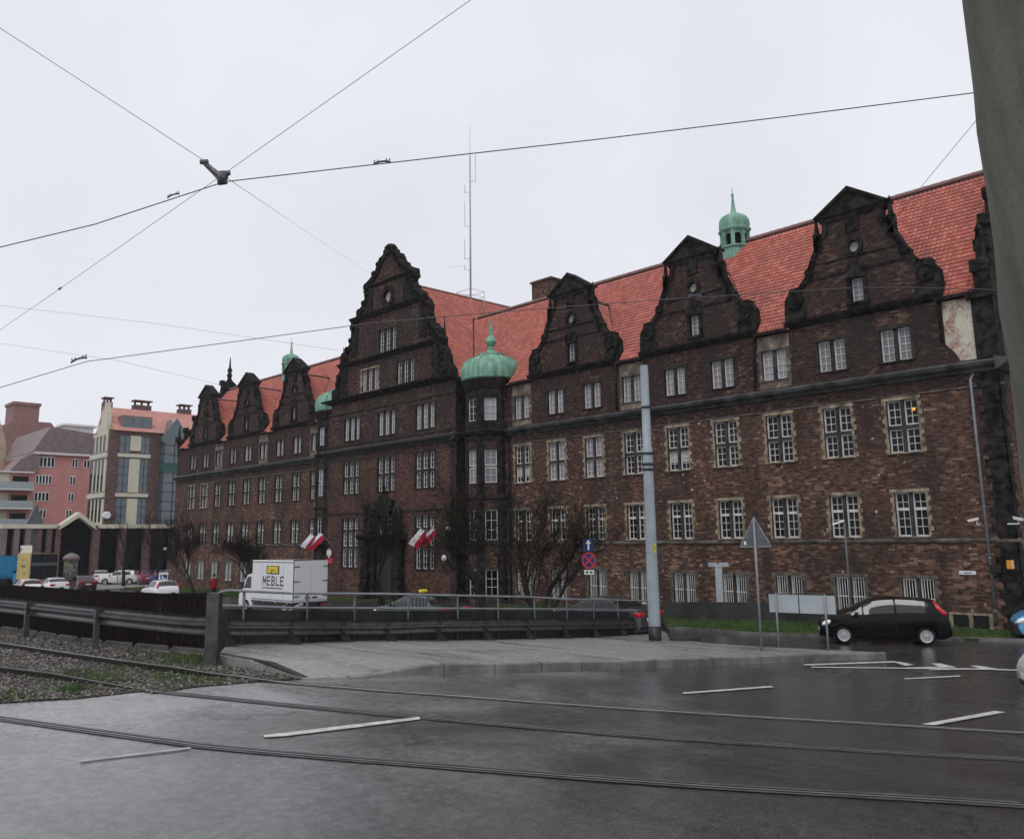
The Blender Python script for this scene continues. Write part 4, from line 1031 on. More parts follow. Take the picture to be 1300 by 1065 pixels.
mb.prism([(YB+a, b_-0.0) for a, b_ in CP], 'x', CX0-0.15, CX1+0.3)
mb.prism([(CX1+0.36, 9.97), (CX1+0.3, 9.8), (CX1-0.02, 9.62), (CX1-0.02, 10.14)], 'y', YB-0.3, 0.2)
mb.build('centre_cornice', 'slate_stone', BL)
mb = MB(); mb.box(CX0, CX1, YB-0.05, YB+0.02, 10.32, 10.46); mb.box(CX0, CX1, YB-0.06, YB+0.02, 12.62, 12.72)
mb.box(CX0-0.05, CX1+0.05, YB-0.08, YB+0.02, 5.42, 5.55); mb.box(CX0, CX1, YB-0.03, YB+0.02, 9.2, 9.28)
for sx in (CX0, CX1-0.5):
    z = -1.5
    while z < 9.5: mb.box(sx+random.uniform(0, 0.05), sx+random.uniform(0.42, 0.66), YB-0.03, YB+0.02, z, z+0.28); z += 0.30
mb.build('centre_moulding', 'dark_surround', BL)
make_kind('tri', CW, 2.26, 3, [1.12], (2, 3), 'dark_surround', t=0.17, jamb=0.1, variants=1, fr=0.055)
make_kind('tri_tall', CW, 3.32, 3, [1.35, 2.5], (2, 3), 'dark_surround', t=0.17, jamb=0.12, variants=1, fr=0.055)
make_kind('tri_low', CW, 1.63, 3, [], (2, 4), 'dark_surround', t=0.19, jamb=0.1, variants=1, fr=0.06)
make_kind('tri_gab', CW, 1.55, 3, [], (2, 4), 'dark_surround', t=0.19, jamb=0.12, variants=1)
make_kind('tri_gab_pale', CW, 1.55, 3, [], (2, 4), 'pale_stone', t=0.19, jamb=0.14, variants=1)
make_kind('tri_up', 2.0, 1.7, 3, [], (2, 5), 'dark_surround', t=0.2, jamb=0.12, variants=1)
make_kind('small', 1.5, 1.1, 2, [], (2, 2), 'dark_surround', t=0.2, jamb=0.12, variants=1)
for k, dx in enumerate((-4.25, 0, 4.25)):
    window('tripartite_window', 'tri', XC+dx, YB, 6.84, 'glass_dark')
    window('tripartite_window', 'tri_low', XC+dx, YB, 10.63, 'glass_curtain' if k < 2 else 'glass_curtain')
    if dx: window('tripartite_window', 'tri_tall', XC+dx, YB, 1.76, 'glass_dark')
window('tripartite_window', 'tri_gab_pale', XC-2.1, YB, 13.95, 'glass_curtain'); window('tripartite_window', 'tri_gab', XC+2.1, YB, 13.95, 'glass_dark')
window('tripartite_window', 'tri_up', XC, YB, 16.35, 'glass_dark'); window('portal_window', 'small', XC, YB, 3.95, 'glass_dark')
ow = MB(); ow.lathe([(0.42, 0.06), (0.34, 0.06), (0.34, 0.14), (0.42, 0.14)], (0, 0, 0), 16, 'y'); ow.box(-0.03, 0.03, 0.07, 0.13, -0.48, 0.48)
o = place('round_window', ow.mesh('round_window', 'grey_paint'), BL, (0, YB, 20.35))
op = MB(); op.poly([(x, 0.15, z) for x, z in ring(0, 0, 0.43, 0.51)]); place('pane', op.mesh('pane', 'glass_curtain'), o)
# ---- portal
mb = MB(); mb.M = Matrix.Translation((XC, YB, 0))
for sx in (-1, 1):
    mb.box(sx*1.95-0.32, sx*1.95+0.32, -0.55, 0.02, -1.5, 0.6); z = 0.6
    while z < 3.3:
        w = 0.26 if int(z*10) % 2 else 0.31; mb.lathe([(w, z), (w+0.03, z+0.1), (w+0.03, z+0.35), (w, z+0.45)], (sx*1.95, -0.28, 0), 12); z += 0.45
    mb.box(sx*1.95-0.36, sx*1.95+0.36, -0.62, 0.02, 3.3, 3.6); mb.box(sx*1.2-0.22, sx*1.2+0.22, -0.2, 0.02, -1.5, 2.2)
    mb.lathe([(0.24, 3.95), (0.28, 4.2), (0.14, 4.4), (0.12, 4.8), (0.2, 5.0), (0.05, 5.7), (0, 5.9)], (sx*1.95, -0.3, 0), 8)
    for (x, z, r) in ((1.55, 4.3, 0.4), (1.15, 5.35, 0.35), (0.8, 6.0, 0.25)): mb.lathe([(0, -0.3), (r*0.9, -0.3), (r, -0.2), (r, 0.02)], (sx*x, 0, z), 12, 'y')
mb.prism([(0.02, 3.6), (-0.5, 3.62), (-0.72, 3.82), (-0.72, 3.92), (0.02, 3.98)], 'x', -2.5, 2.5)
for k in range(10):
    a0, a1 = PI*k/10, PI*(k+1)/10
    q = [(1.0*math.cos(a0), 2.2+1.0*math.sin(a0)), (1.0*math.cos(a1), 2.2+1.0*math.sin(a1)), (1.45*math.cos(a1), 2.2+1.4*math.sin(a1)), (1.45*math.cos(a0), 2.2+1.4*math.sin(a0))]
    mb.add([(x, -0.22, z) for x, z in q]+[(x, 0.02, z) for x, z in q], ((0, 1, 2, 3), (0, 4, 5, 1), (1, 5, 6, 2), (2, 6, 7, 3)))
mb.prism([(-1.3, 5.15), (1.3, 5.15), (1.15, 5.5), (0.7, 5.75), (0.55, 6.3), (0, 6.7), (-0.55, 6.3), (-0.7, 5.75), (-1.15, 5.5)], 'y', -0.3, 0.02)
mb.lathe([(0.16, 6.6), (0.2, 6.7), (0.1, 6.9), (0.05, 7.6), (0, 7.7)], (0, -0.15, 0), 8)
po = mb.build('portal', 'soot_stone', BL)
mb = MB(); mb.M = Matrix.Translation((XC, YB, 0)); mb.prism([(-1.0, -1.5), (1.0, -1.5), (1.0, 2.2)]+[(1.0*math.cos(PI*k/10), 2.2+math.sin(PI*k/10)) for k in range(1, 11)], 'y', -0.04, -0.02)
for sx in (-1, 1):
    for z0, z1 in ((-0.4, 0.6), (0.8, 2.0)): mb.box(sx*0.5-0.36, sx*0.5+0.36, -0.07, -0.03, z0, z1)
mb.build('door', 'black_paint', po)
# ---- turrets
def turret(tx, ty, mirror=1):
    R = 1.60
    oct_ = [(R*math.cos(PI/8+k*PI/4)/math.cos(PI/8), R*math.sin(PI/8+k*PI/4)/math.cos(PI/8)) for k in range(8)]
    mb = MB(); mb.M = Matrix.Translation((tx, ty, 0))
    wz = [(10.6, 11.95), (6.86, 8.82), (3.5, 5.25), (0.3, 1.8)]
    info = []
    for k in range(8):
        a, b_ = Vector((*oct_[k], 0)), Vector((*oct_[(k+1) % 8], 0)); m = (a+b_)/2; L = (b_-a).length
        nrm = m.normalized(); u = (b_-a).normalized()
        vis = nrm.y < 0.2
        hw = 0.36
        cuts = [(L/2-hw, L/2+hw, z0, z1) for z0, z1 in wz] if vis else []
        A = [0, L/2-hw, L/2+hw, L]; Z = [-1.6]+[q for z in sorted(wz) for q in z]+[9.3, 12.95]; Z = sorted(set(Z))
        for i in range(3):
            for j in range(len(Z)-1):
                ca, cz = (A[i]+A[i+1])/2, (Z[j]+Z[j+1])/2
                if any(h[0] < ca < h[1] and h[2] < cz < h[3] for h in cuts): continue
                mb.cur = 1 if (i != 1 or cz > 9.3) else 0
                p = [a+u*A[i], a+u*A[i+1]]; mb.quad((*p[0].xy, Z[j]), (*p[1].xy, Z[j]), (*p[1].xy, Z[j+1]), (*p[0].xy, Z[j+1]))
        for h in cuts:
            q = [a+u*h[0], a+u*h[1]]; r_ = [q[0]-nrm*0.2, q[1]-nrm*0.2]; mb.cur = 1
            mb.quad((*q[0].xy, h[2]), (*r_[0].xy, h[2]), (*r_[0].xy, h[3]), (*q[0].xy, h[3])); mb.quad((*q[1].xy, h[2]), (*q[1].xy, h[3]), (*r_[1].xy, h[3]), (*r_[1].xy, h[2]))
            mb.quad((*q[0].xy, h[3]), (*r_[0].xy, h[3]), (*r_[1].xy, h[3]), (*q[1].xy, h[3])); mb.quad((*q[0].xy, h[2]), (*q[1].xy, h[2]), (*r_[1].xy, h[2]), (*r_[0].xy, h[2]))
            info.append((m, nrm, h[2], h[3]))
    t = mb.build('turret', ['brick_sooty', 'soot_stone'], BL)
    mb = MB(); mb.M = Matrix.Translation((tx, ty, 0))
    mb.lathe([(1.64/math.cos(PI/8), 12.55), (1.80, 12.6), (1.95, 12.95), (2.02, 13.1), (1.98, 13.18), (1.3, 13.2)], n=8, rot=PI/8)
    mb.build('turret_cornice', 'soot_stone', t)
    for pf in ([(1.71, 9.7), (1.82, 9.75), (1.92, 9.95), (1.71, 10.05)], [(1.74, 5.85), (1.82, 5.9), (1.82, 6.05), (1.72, 6.1)], [(1.74, 3.15), (1.82, 3.2), (1.82, 3.32), (1.72, 3.36)]):
        mb = MB(); mb.M = Matrix.Translation((tx, ty, 0)); mb.lathe(pf, n=8, rot=PI/8); mb.build('turret_moulding', 'soot_stone', t)
    mb = MB(); mb.M = Matrix.Translation((tx, ty, 0))
    mb.lathe([(1.80, 13.16), (1.88, 13.25), (1.92, 13.6), (1.88, 14.0), (1.72, 14.32), (1.36, 14.58), (0.92, 14.76), (0.84, 14.8), (0.86, 14.92), (0.66, 15.0), (0.34, 15.06), (0.21, 15.2), (0.18, 15.45), (0.26, 15.55), (0.35, 15.75), (0.26, 16.0), (0.13, 16.2), (0.12, 16.5), (0.16, 16.55), (0.09, 16.65), (0.04, 17.1), (0.0, 17.25)], n=16, rot=PI/16)
    for k in range(8):
        w = 2*PI*k/8+PI/8
        mb.tube([(r*math.cos(w), r*math.sin(w), z) for r, z in ((1.88, 13.2), (1.95, 13.6), (1.91, 14.0), (1.74, 14.34), (1.37, 14.6), (0.93, 14.78))], 0.03, 5)
    o = mb.build('dome', 'green_copper', t); smooth_by_angle(o, 28)
    f_ = MB(); light(f_, -0.33, 0.33, 0, 1.0, 2, 3, fr=0.05, mu=0.028, y=0.06)
    for (m, nrm, z0, z1) in info:
        f_ = MB()
        zs = [(0, (z1-z0)*0.46), ((z1-z0)*0.52, z1-z0)] if 6 < z0 < 9 else [(0, z1-z0)]
        for (a, b_) in zs: light(f_, -0.36, 0.36, a, b_, 2, 2 if len(zs) == 2 else 3, fr=0.045, mu=0.022, y=0.08)
        rz = math.atan2(nrm.y, nrm.x)+PI/2
        f_.cur = 1; f_.quad((-0.36, 0.13, 0), (0.36, 0.13, 0), (0.36, 0.13, z1-z0), (-0.36, 0.13, z1-z0))
        me = f_.mesh('turret_window', ['white_paint', 'glass_curtain' if (z0 > 6 and random.random() < 0.6) else 'glass_dark'])
        o = place('turret_window', me, t, (tx+m.x-XC, ty+m.y, z0), rz)
turret(-39.2, 0.2); turret(-56.35, 0.2)
# ---- roof lanterns
def lantern(lx, ly):
    mb = MB(); mb.M = Matrix.Translation((lx, ly, 17.6*0.1)) @ Matrix.Diagonal((0.80, 0.80, 0.90, 1))
    mb.lathe([(1.12, 17.6), (1.02, 18.9), (1.0, 19.15), (1.12, 19.2), (1.12, 19.3), (0.7, 19.32)], n=8, rot=PI/8)
    mb.lathe([(0.62, 19.3), (0.62, 20.2)], n=8, rot=PI/8) if False else None
    for k in range(8):                                     # pillars between open arches
        w = PI/8+k*PI/4; mb.lathe([(0.15, 19.3), (0.15, 20.3)], (0.88*math.cos(w), 0.88*math.sin(w), 0), 6)
        m = k*PI/4; rr = 0.86
        for j in range(6):
            a0, a1 = PI*j/6, PI*(j+1)/6
            for (q0, q1) in ((a0, a1),):
                tx_, ty_ = -math.sin(m), math.cos(m); cx, cy = rr*math.cos(m), rr*math.sin(m)
                pts = [(0.24*math.cos(q0), 19.85+0.24*math.sin(q0)), (0.24*math.cos(q1), 19.85+0.24*math.sin(q1)), (0.36*math.cos(q1), 20.25), (0.36*math.cos(q0), 20.25)]
                mb.add([(cx+tx_*s_, cy+ty_*s_, z) for s_, z in pts]+[(cx*0.9+tx_*s_, cy*0.9+ty_*s_, z) for s_, z in pts], ((0, 1, 2, 3), (4, 5, 6, 7), (0, 4, 5, 1)))
    mb.lathe([(0.85, 20.2), (1.02, 20.22), (1.12, 20.32), (1.14, 20.42), (1.0, 20.5)], n=8, rot=PI/8)
    o = mb.build('roof_lantern', 'green_copper', BL)
    mb = MB(); mb.M = Matrix.Translation((lx, ly, 17.6*0.1)) @ Matrix.Diagonal((0.80, 0.80, 0.90, 1)); mb.lathe([(0.5, 19.3), (0.5, 20.3)], n=8); mb.build('lantern_core', 'soot_stone', o)
    mb = MB(); mb.M = Matrix.Translation((lx, ly, 17.6*0.1)) @ Matrix.Diagonal((0.80, 0.80, 0.90, 1))
    mb.lathe([(1.0, 20.45), (1.06, 20.7), (1.03, 21.0), (0.9, 21.22), (0.62, 21.38), (0.3, 21.46), (0.2, 21.6), (0.14, 21.9), (0.06, 22.6), (0.1, 22.68), (0.1, 22.76), (0.03, 22.82), (0.02, 23.2), (0, 23.25)], n=16)
    d_ = mb.build('dome', 'green_copper', o); smooth_by_angle(d_, 30)
lantern(-24.3, 4.9); lantern(2*XC+24.3-0.5, 4.9)
# ---- chimneys
for (x, y, w, dd, z1) in ((-41.2, 7.4, 1.9, 1.0, 21.5), (-59.8, 6.5, 0.9, 0.8, 20.6)):
    mb = MB(); mb.box(x-w/2, x+w/2, y-dd/2, y+dd/2, 16, z1); mb.box(x-w/2-0.1, x+w/2+0.1, y-dd/2-0.1, y+dd/2+0.1, z1, z1+0.14); mb.box(x-w/2-0.8, x+w/2+0.1, y-dd/2-0.14, y+dd/2+0.1, 19.4, 19.85); mb.build('chimney', 'brick_red', BL)
# ---- downpipes
for k, (x, y, z0, z1) in enumerate(((-11.45, -0.14, 0.3, 9.62), (-37.3, -0.14, -0.5, 9.62), (-12.33, -0.16, 10.95, 12.7), (-20.65, -0.16, 10.2, 12.7), (-28.95, -0.16, 10.2, 12.7), (-58.95, -0.14, -0.8, 9.6))):
    mb = MB(); mb.tube([(x, y, z0), (x, y, z1-0.25), (x+0.1, y+0.12, z1)], 0.055, 8)
    z = z0+0.4
    while z < z1-0.4: mb.lathe([(0.07, z), (0.07, z+0.06)], (x, y, 0), 8); z += 1.9
    mb.build('drainpipe', 'galvanised' if k == 0 else 'soot_stone', BL, smooth=True)
# cellar hatches at the corner
for x in (-12.72, -12.0): mb = MB(); mb.box(x-0.27, x+0.27, -0.012, 0.02, -0.2, 0.52); mb.build('cellar_hatch', 'black_paint', BL)
mb = MB()
for x in (-13.07, -12.36, -11.66): mb.box(x-0.07, x+0.07, -0.04, 0.02, -0.2, 0.58)
mb.box(-13.1, -11.6, -0.045, 0.02, 0.53, 0.61)
mb.build('hatch_surround', 'pale_stone', BL)
# ------------------------------------------------------------------ railings, fence
def at_line(line, step):
    """points every step metres along a plan line"""
    out = [line[0]]; acc = 0
    for i in range(1, len(line)):
        d = np.linalg.norm(line[i]-line[i-1]); acc += d
        if acc >= step: out.append(line[i]); acc = 0
    return out
WBEAM = [(0.0, -0.155), (-0.06, -0.135), (-0.075, -0.09), (-0.06, -0.05), (0.0, -0.02), (0.0, 0.02), (-0.06, 0.05), (-0.075, 0.09), (-0.06, 0.135), (0.0, 0.155)]
# barrier along the tracks
gl_px = [(-190, 775), (-90, 791), (28, 809), (116, 824), (215, 839.5), (262, 844)]
gl = smoothline([GB(*q)[:2] for q in gl_px], 0.3)
root = thing('guardrail', 'grey steel crash barrier bending along the tram track in front of the slatted fence', 'crash barrier', (*map(float, gl[-1]), 1.3), group='crash barriers beside the tram tracks')
mb = MB(); strip(mb, gl, 0, 0, 0.74, prof=[(-a*1.15, h*1.2) for a, h in WBEAM]); mb.build('beam', 'wet_galvanised', root, smooth=False)
for q in [(-95, 791), (28, 810), (116, 825)]:
    p = GB(*q); mb = MB(); mb.box(p[0]-0.05, p[0]+0.05, p[1]+0.02, p[1]+0.13, p[2]-0.1, p[2]+0.86); mb.build('post', 'wet_galvanised', root)
p = GB(267, 845); mb = MB(); mb.M = Matrix.Translation(tuple(p)) @ Matrix.Rotation(YAW-PI/2, 4, 'Z')
mb.box(-0.09, 0.09, -0.02, 0.16, -0.1, 1.34); mb.box(-0.115, 0.115, -0.04, -0.02, -0.1, 1.34); mb.box(-0.115, 0.115, 0.16, 0.18, -0.1, 1.34); mb.build('end_post', 'wet_galvanised', root)
def proj(p):
    q = np.array(p, float)-CAM; w = q@_v; return 650+FPX*(q@_r)/w, 487.5-FPX*(q@_u)/w
def zpix(tab):
    """height at which a plan point is seen at the picture height given by tab"""
    xs, ys = [q[0] for q in tab], [q[1] for q in tab]
    def f(x, y):
        z = pz(x, y)+0.7
        for _ in range(4):
            px, py = proj((x, y, z)); q = ray(px, np.interp(px, xs, ys)); t = math.hypot(x-CAM[0], y-CAM[1])/math.hypot(q[0], q[1]); z = float(CAM[2]+q[2]*t)
        return z
    return f
BEAM_MID = [(270, 796.2), (499, 796.2), (540, 794.3), (700, 792.3), (824, 790.9), (856, 789.8)]
TOP_Y = [(270, 748.4), (372, 753), (499, 753.8), (540, 755), (671, 757.6), (718, 760.3), (850, 763)]
MID_Y = [(270, 768), (372, 771.3), (499, 772), (540, 772), (707, 773), (809, 774.5), (850, 775)]
pz = lambda x, y: float(hbase(x, y))+0.13
zbeam, ztop, zmid = zpix(BEAM_MID), zpix(TOP_Y), zpix(MID_Y)
# barrier on the pavement
pl = smoothline([np.array(p[:2]) for p in post_line], 0.3)
front = []
for p in pl:
    a, r = polar(p); front.append(np.array([CAM[0]+math.cos(a)*(r-0.22), CAM[1]+math.sin(a)*(r-0.22)]))
pz = lambda x, y: float(hbase(x, y))+0.13
first_seg = [np.array(GB(270, 840)[:2])]+front
root = thing('guardrail', 'grey crash barrier with splayed legs on the raised pavement, ending at the tall pole', 'crash barrier', (*map(float, front[0]), 1.3), group='crash barriers beside the tram tracks')
mb = MB(); strip(mb, front, 0, 0, 0.0, fn=zbeam, prof=[(-a*1.1, h*1.05) for a, h in WBEAM]); mb.build('beam', 'wet_galvanised', root)
for p in post_line:
    a, r = polar(p); z = pz(p[0], p[1])-0.01; mb = MB()
    mb.M = Matrix.Translation((p[0], p[1], z)) @ Matrix.Rotation(a-PI/2, 4, 'Z')
    zb_ = zbeam(p[0], p[1])-z; mb.box(-0.05, 0.05, -0.13, -0.02, 0, zb_+0.13); mb.box(-0.03, 0.25, -0.16, 0.02, 0, 0.02); mb.prism([(0.04, 0.02), (0.24, 0.02), (0.05, 0.26)], 'y', -0.10, -0.07); mb.box(-0.045, 0.045, -0.2, -0.12, zb_-0.1, zb_+0.1)
    mb.build('post', 'dark_metal', root)
# pedestrian railing right behind it, with pickets
rear = []
for p in pl:
    a, r = polar(p); rear.append(np.array([CAM[0]+math.cos(a)*(r+0.16), CAM[1]+math.sin(a)*(r+0.16)]))
root = thing('pedestrian_railing', 'tubular grey metal railing with two pipes and fine pickets behind the crash barrier', 'railing', (*map(float, rear[0]), 1.3))
TOPH = 1.24
tz = [(p[0], p[1], ztop(p[0], p[1])) for p in rear]; mz = [(p[0], p[1], zmid(p[0], p[1])) for p in rear]
mb = MB(); s0 = tz[0]; m0 = mz[0]
dirx = np.array(tz[0])-np.array(tz[3]); dirx /= np.linalg.norm(dirx)
e = lambda k, zz: (s0[0]+dirx[0]*k, s0[1]+dirx[1]*k, s0[2]+zz)
mb.tube([e(0.34, -0.33), e(0.33, -0.15), e(0.26, -0.05), e(0.14, -0.004)]+tz, 0.028, 8); mb.build('top_pipe', 'galvanised', root, smooth=True)
mb = MB(); mb.tube([e(0.3, -0.29)]+[(x, y, z) for x, y, z in mz], 0.026, 8); mb.build('middle_pipe', 'galvanised', root, smooth=True)
tot = 0; lastd = 0; mb = MB(); pk = MB()
dist = [0]
for i in range(1, len(rear)): dist.append(dist[-1]+np.linalg.norm(rear[i]-rear[i-1]))
rx = [p[0] for p in rear]; ry = [p[1] for p in rear]
def on_rear(d): return np.interp(d, dist, rx), np.interp(d, dist, ry)
d = 0.35
while d < dist[-1]:
    x, y = on_rear(d); z = pz(x, y); pm = MB(); pm.tube([(x, y, z-0.3), (x, y, ztop(x, y))], 0.032, 8); pm.build('post', 'wet_galvanised', root, smooth=True); d += 1.72
d = 2.2
while d < dist[-1]:
    x, y = on_rear(d); z = pz(x, y); pk.box(x-0.008, x+0.008, y-0.008, y+0.008, z+0.05, zmid(x, y)+(ztop(x, y)-zmid(x, y))*(0.72 if d > dist[-1]*0.30 else 0.45)); d += 0.115
pk.build('pickets', 'dark_metal', root)
bx = GL(330, 800)
mb = MB(); x, y = on_rear(1.9); mb.tube([(x, y, pz(x, y)+0.9), (x-0.9, y-0.2, pz(x, y)+0.52)], 0.045, 8); mb.build('stay', 'galvanised', root, smooth=True)
# concrete parapet that holds the ramp up
par = []
for p in pl:
    a, r = polar(p); par.append(np.array([CAM[0]+math.cos(a)*(r+0.42), CAM[1]+math.sin(a)*(r+0.42)]))
mb = MB(); o0 = 0
lead = [np.array([fence_line[-1][0], fence_line[-1][1]])+np.array([-0.3, 0.4])]
par = [p for p in par if proj((p[0], p[1], pz(p[0], p[1])))[0] < 800]
strip(mb, lead+par, 0, 0, -0.06, fn=zmid, prof=[(-0.11, -3.2), (-0.11, 0.0), (0.11, 0.0), (0.11, -3.2)])
tag(mb.build('parapet_wall', 'dark_concrete'), 'dark concrete wall behind the crash barrier and the pipe railing', 'wall')
# slatted fence behind the track
fl_ = smoothline([np.array(p[:2]) for p in fence_line], 0.1)
root = thing('slat_fence', 'dark red-brown metal slat fence standing behind the tram track and its crash barrier', 'fence', (*map(float, fl_[-1]), 1.3))
mb = MB(); fd = [0]
for i in range(1, len(fl_)): fd.append(fd[-1]+np.linalg.norm(fl_[i]-fl_[i-1]))
fx, fy = [p[0] for p in fl_], [p[1] for p in fl_]
d = 0
while d < fd[-1]:
    x, y = np.interp(d, fd, fx), np.interp(d, fd, fy); z = float(hbase(x, y)); a = YAW
    mb.box(x-0.028, x+0.028, y-0.012, y+0.012, z+0.09, z+1.20); d += 0.085
mb.build('slats', 'rust_fence', root)
mb = MB()
for hh in (0.14, 1.12): strip(mb, fl_[::4]+[fl_[-1]], 0, 0, hh, fn=lambda x, y: float(hbase(x, y)), prof=[(0.015, -0.03), (0.015, 0.03), (0.055, 0.03), (0.055, -0.03)])
mb.build('rails', 'rust_fence', root)
d = 0.1
while d < fd[-1]:
    x, y = np.interp(d, fd, fx), np.interp(d, fd, fy); z = float(hbase(x, y)); pm = MB(); pm.box(x-0.035, x+0.035, y+0.03, y+0.1, z-0.4, z+1.22); pm.build('post', 'rust_fence', root); d += 0.62*2
mb = MB(); strip(mb, fl_[::5]+[fl_[-1]], 0, 0, 0.0, fn=lambda x, y: float(hbase(x, y)), prof=[(0.03, -2.5), (0.03, 0.05), (0.5, 0.05), (0.5, -2.5)])
tag(mb.build('kerb_wall', 'concrete'), 'pale concrete edge seen under the slatted fence beside the gravel', 'wall')
# second fence of the ramp further back
p0, p1 = atd(104, 790, 31), atd(276, 790, 31)
root = thing('slat_fence', 'dark slatted panel rising above the barrier where the pipe railing starts', 'fence', tuple(map(float, p1)))
mb = MB(); n = 60
q0, q1 = np.array(atd(196, 752, 27)), np.array(atd(277, 752, 27)); zt = q1[2]
for i in range(n+1):
    p = q0+(q1-q0)*i/n; mb.box(p[0]-0.013, p[0]+0.013, p[1]-0.01, p[1]+0.01, zt-2.0, zt)
mb.build('slats', 'rust_fence', root)
mb = MB()
for z in (zt-0.05, zt-1.2): mb.tube([(q0[0], q0[1], z), (q1[0], q1[1], z)], 0.025, 4)
mb.tube([(q1[0], q1[1], zt-2.6), (q1[0], q1[1], zt+0.04)], 0.06, 4); mb.tube([(q0[0], q0[1], zt-2.6), (q0[0], q0[1], zt)], 0.04, 4); mb.build('frame', 'rust_fence', root)
q2, q3 = np.array(atd(-40, 746, 34)), np.array(atd(197, 752.5, 30))
mb = MB(); nn = np.array([-(q3-q2)[1], (q3-q2)[0], 0]); nn = nn/np.linalg.norm(nn)*0.06
for (za, zb) in ((-2.6, -0.34), (-0.30, 0.0)):
    a, b_ = q2, q3
    mb.add([tuple(a+[0, 0, za]), tuple(b_+[0, 0, za]), tuple(b_+nn+[0, 0, za]), tuple(a+nn+[0, 0, za]), tuple(a+[0, 0, zb]), tuple(b_+[0, 0, zb]), tuple(b_+nn+[0, 0, zb]), tuple(a+nn+[0, 0, zb])], ((3, 2, 1, 0), (4, 5, 6, 7), (0, 1, 5, 4), (1, 2, 6, 5), (2, 3, 7, 6), (3, 0, 4, 7)))
mb.tube([tuple(q2+[0, 0, -0.32]), tuple(q3+[0, 0, -0.32])], 0.03, 5)
tag(mb.build('ramp_screen', 'rust_fence'), 'dark brown solid screen of the underpass ramp, between the track fence and the far cars', 'screen')

# ------------------------------------------------------------------ poles and signs
def gp(px, py): return GB(px, py)
# tram pole
q = GB(832, 819); q = (float(q[0]), float(q[1]), float(q[2])); dd = math.hypot(q[0]-CAM[0], q[1]-CAM[1])
root = thing('tram_pole', 'tall pale grey stepped tram pole with a black foot, by the crash barrier end', 'tram pole', q)
mb = MB(); mb.M = Matrix.Translation(q)
mb.lathe([(0.205, 0.62), (0.175, 5.6), (0.172, 6.55), (0.15, 6.58), (0.142, 9.42), (0.0, 9.43)], n=16); smooth_by_angle(mb.build('shaft', 'pole_paint', root), 40)
mb = MB(); mb.M = Matrix.Translation(q); mb.lathe([(0.212, -0.2), (0.208, 0.62)], n=16); mb.build('foot', 'black_paint', root, smooth=True)
mb = MB(); mb.M = Matrix.Translation(q)
for z, r in ((7.9, 0.155), (6.30, 0.185), (5.93, 0.19), (5.75, 0.19)):
    mb = MB(); mb.M = Matrix.Translation(q); mb.lathe([(r, z), (r+0.02, z+0.01), (r+0.02, z+0.07), (r, z+0.08)], n=14); mb.tube([(0.16, -0.12, z+0.04), (0.32, -0.25, z+0.04)], 0.02, 5); mb.tube([(-0.14, 0.1, z+0.04), (-0.9, 0.55, z+0.16)], 0.02, 5); mb.build('clamp', 'dark_metal', root)
pass
mb = MB(); mb.M = Matrix.Translation(q); cx, cy = (CAM[0]-q[0])/dd, (CAM[1]-q[1])/dd
rr = 0.198; ang = math.atan2(cy, cx)+0.45
ring_ = [(rr*math.cos(ang+k*0.13), rr*math.sin(ang+k*0.13)) for k in range(4)]
for k in range(3):
    for (z0, z1, m_) in ((3.0, 3.32, 0), (3.1, 3.22, 1)):
        mb.cur = m_; f = 1.0 if m_ == 0 else 1.012
        if m_ and k != 1: continue
        a, b_ = ring_[k], ring_[k+1]; mb.quad((a[0]*f, a[1]*f, z0), (b_[0]*f, b_[1]*f, z0), (b_[0]*f, b_[1]*f, z1), (a[0]*f, a[1]*f, z1))
mb.build('number_plate', ['yellow_paint', 'black_paint'], root, fix=False)
mb = MB(); p = GB(866, 817, 0.1); mb.M = Matrix.Translation((q[0]+0.35, q[1]+0.55, q[2]+0.08)) @ Matrix.Rotation(YAW-PI/2+0.1, 4, 'Z'); mb.bev(-0.1, 0.85, -0.22, 0.22, -0.15, 0.16, 0.03)
tag(mb.build('concrete_block', 'dark_concrete'), 'dark low concrete block on the pavement beside the black pole foot', 'block')
# give-way sign seen from behind
def vframe(p):     # local frame: x to the viewer's right, y away, z up
    a = math.atan2(p[1]-CAM[1], p[0]-CAM[0]); return Matrix.Translation(tuple(map(float, p))) @ Matrix.Rotation(a-PI/2, 4, 'Z')
p = GB(967, 827, 0.13)
root = thing('road_sign', 'triangular road sign seen from its grey back on a thin post at the kerb', 'road sign', tuple(map(float, p)))
def up_px(p, px, py):                     # height above p of a picture height, on the vertical through p
    q = ray(px, py); t = math.hypot(p[0]-CAM[0], p[1]-CAM[1])/math.hypot(q[0], q[1]); return CAM[2]+q[2]*t-p[2]
zt, zb = up_px(p, 962, 656), up_px(p, 962, 694)
mb = MB(); mb.M = vframe(p); mb.tube([(0, 0, -0.1), (0, 0, zt-0.05)], 0.035, 8); mb.build('post', 'galvanised', root, smooth=True)
mb = MB(); mb.M = vframe(p) @ Matrix.Rotation(math.radians(-12), 4, 'Z'); hw = (zt-zb)*0.52
mb.prism([(-hw, zb), (hw, zb), (hw*0.94, zb+0.05), (0.03, zt), (-0.03, zt), (-hw*0.94, zb+0.05)], 'y', 0.04, 0.065); mb.cur = 1
for a_, b_ in (((-hw, zb), (hw, zb)), ((hw, zb), (0, zt)), ((0, zt), (-hw, zb))): mb.tube([(a_[0], 0.05, a_[1]), (b_[0], 0.05, b_[1])], 0.018, 5)
mb.cur = 0; mb.box(-0.3, 0.3, 0.02, 0.04, zb+0.2, zb+0.24); mb.box(-0.12, 0.12, 0.02, 0.04, zt-0.25, zt-0.21)
mb.build('sign_plate', ['sign_back', 'galvanised'], root)
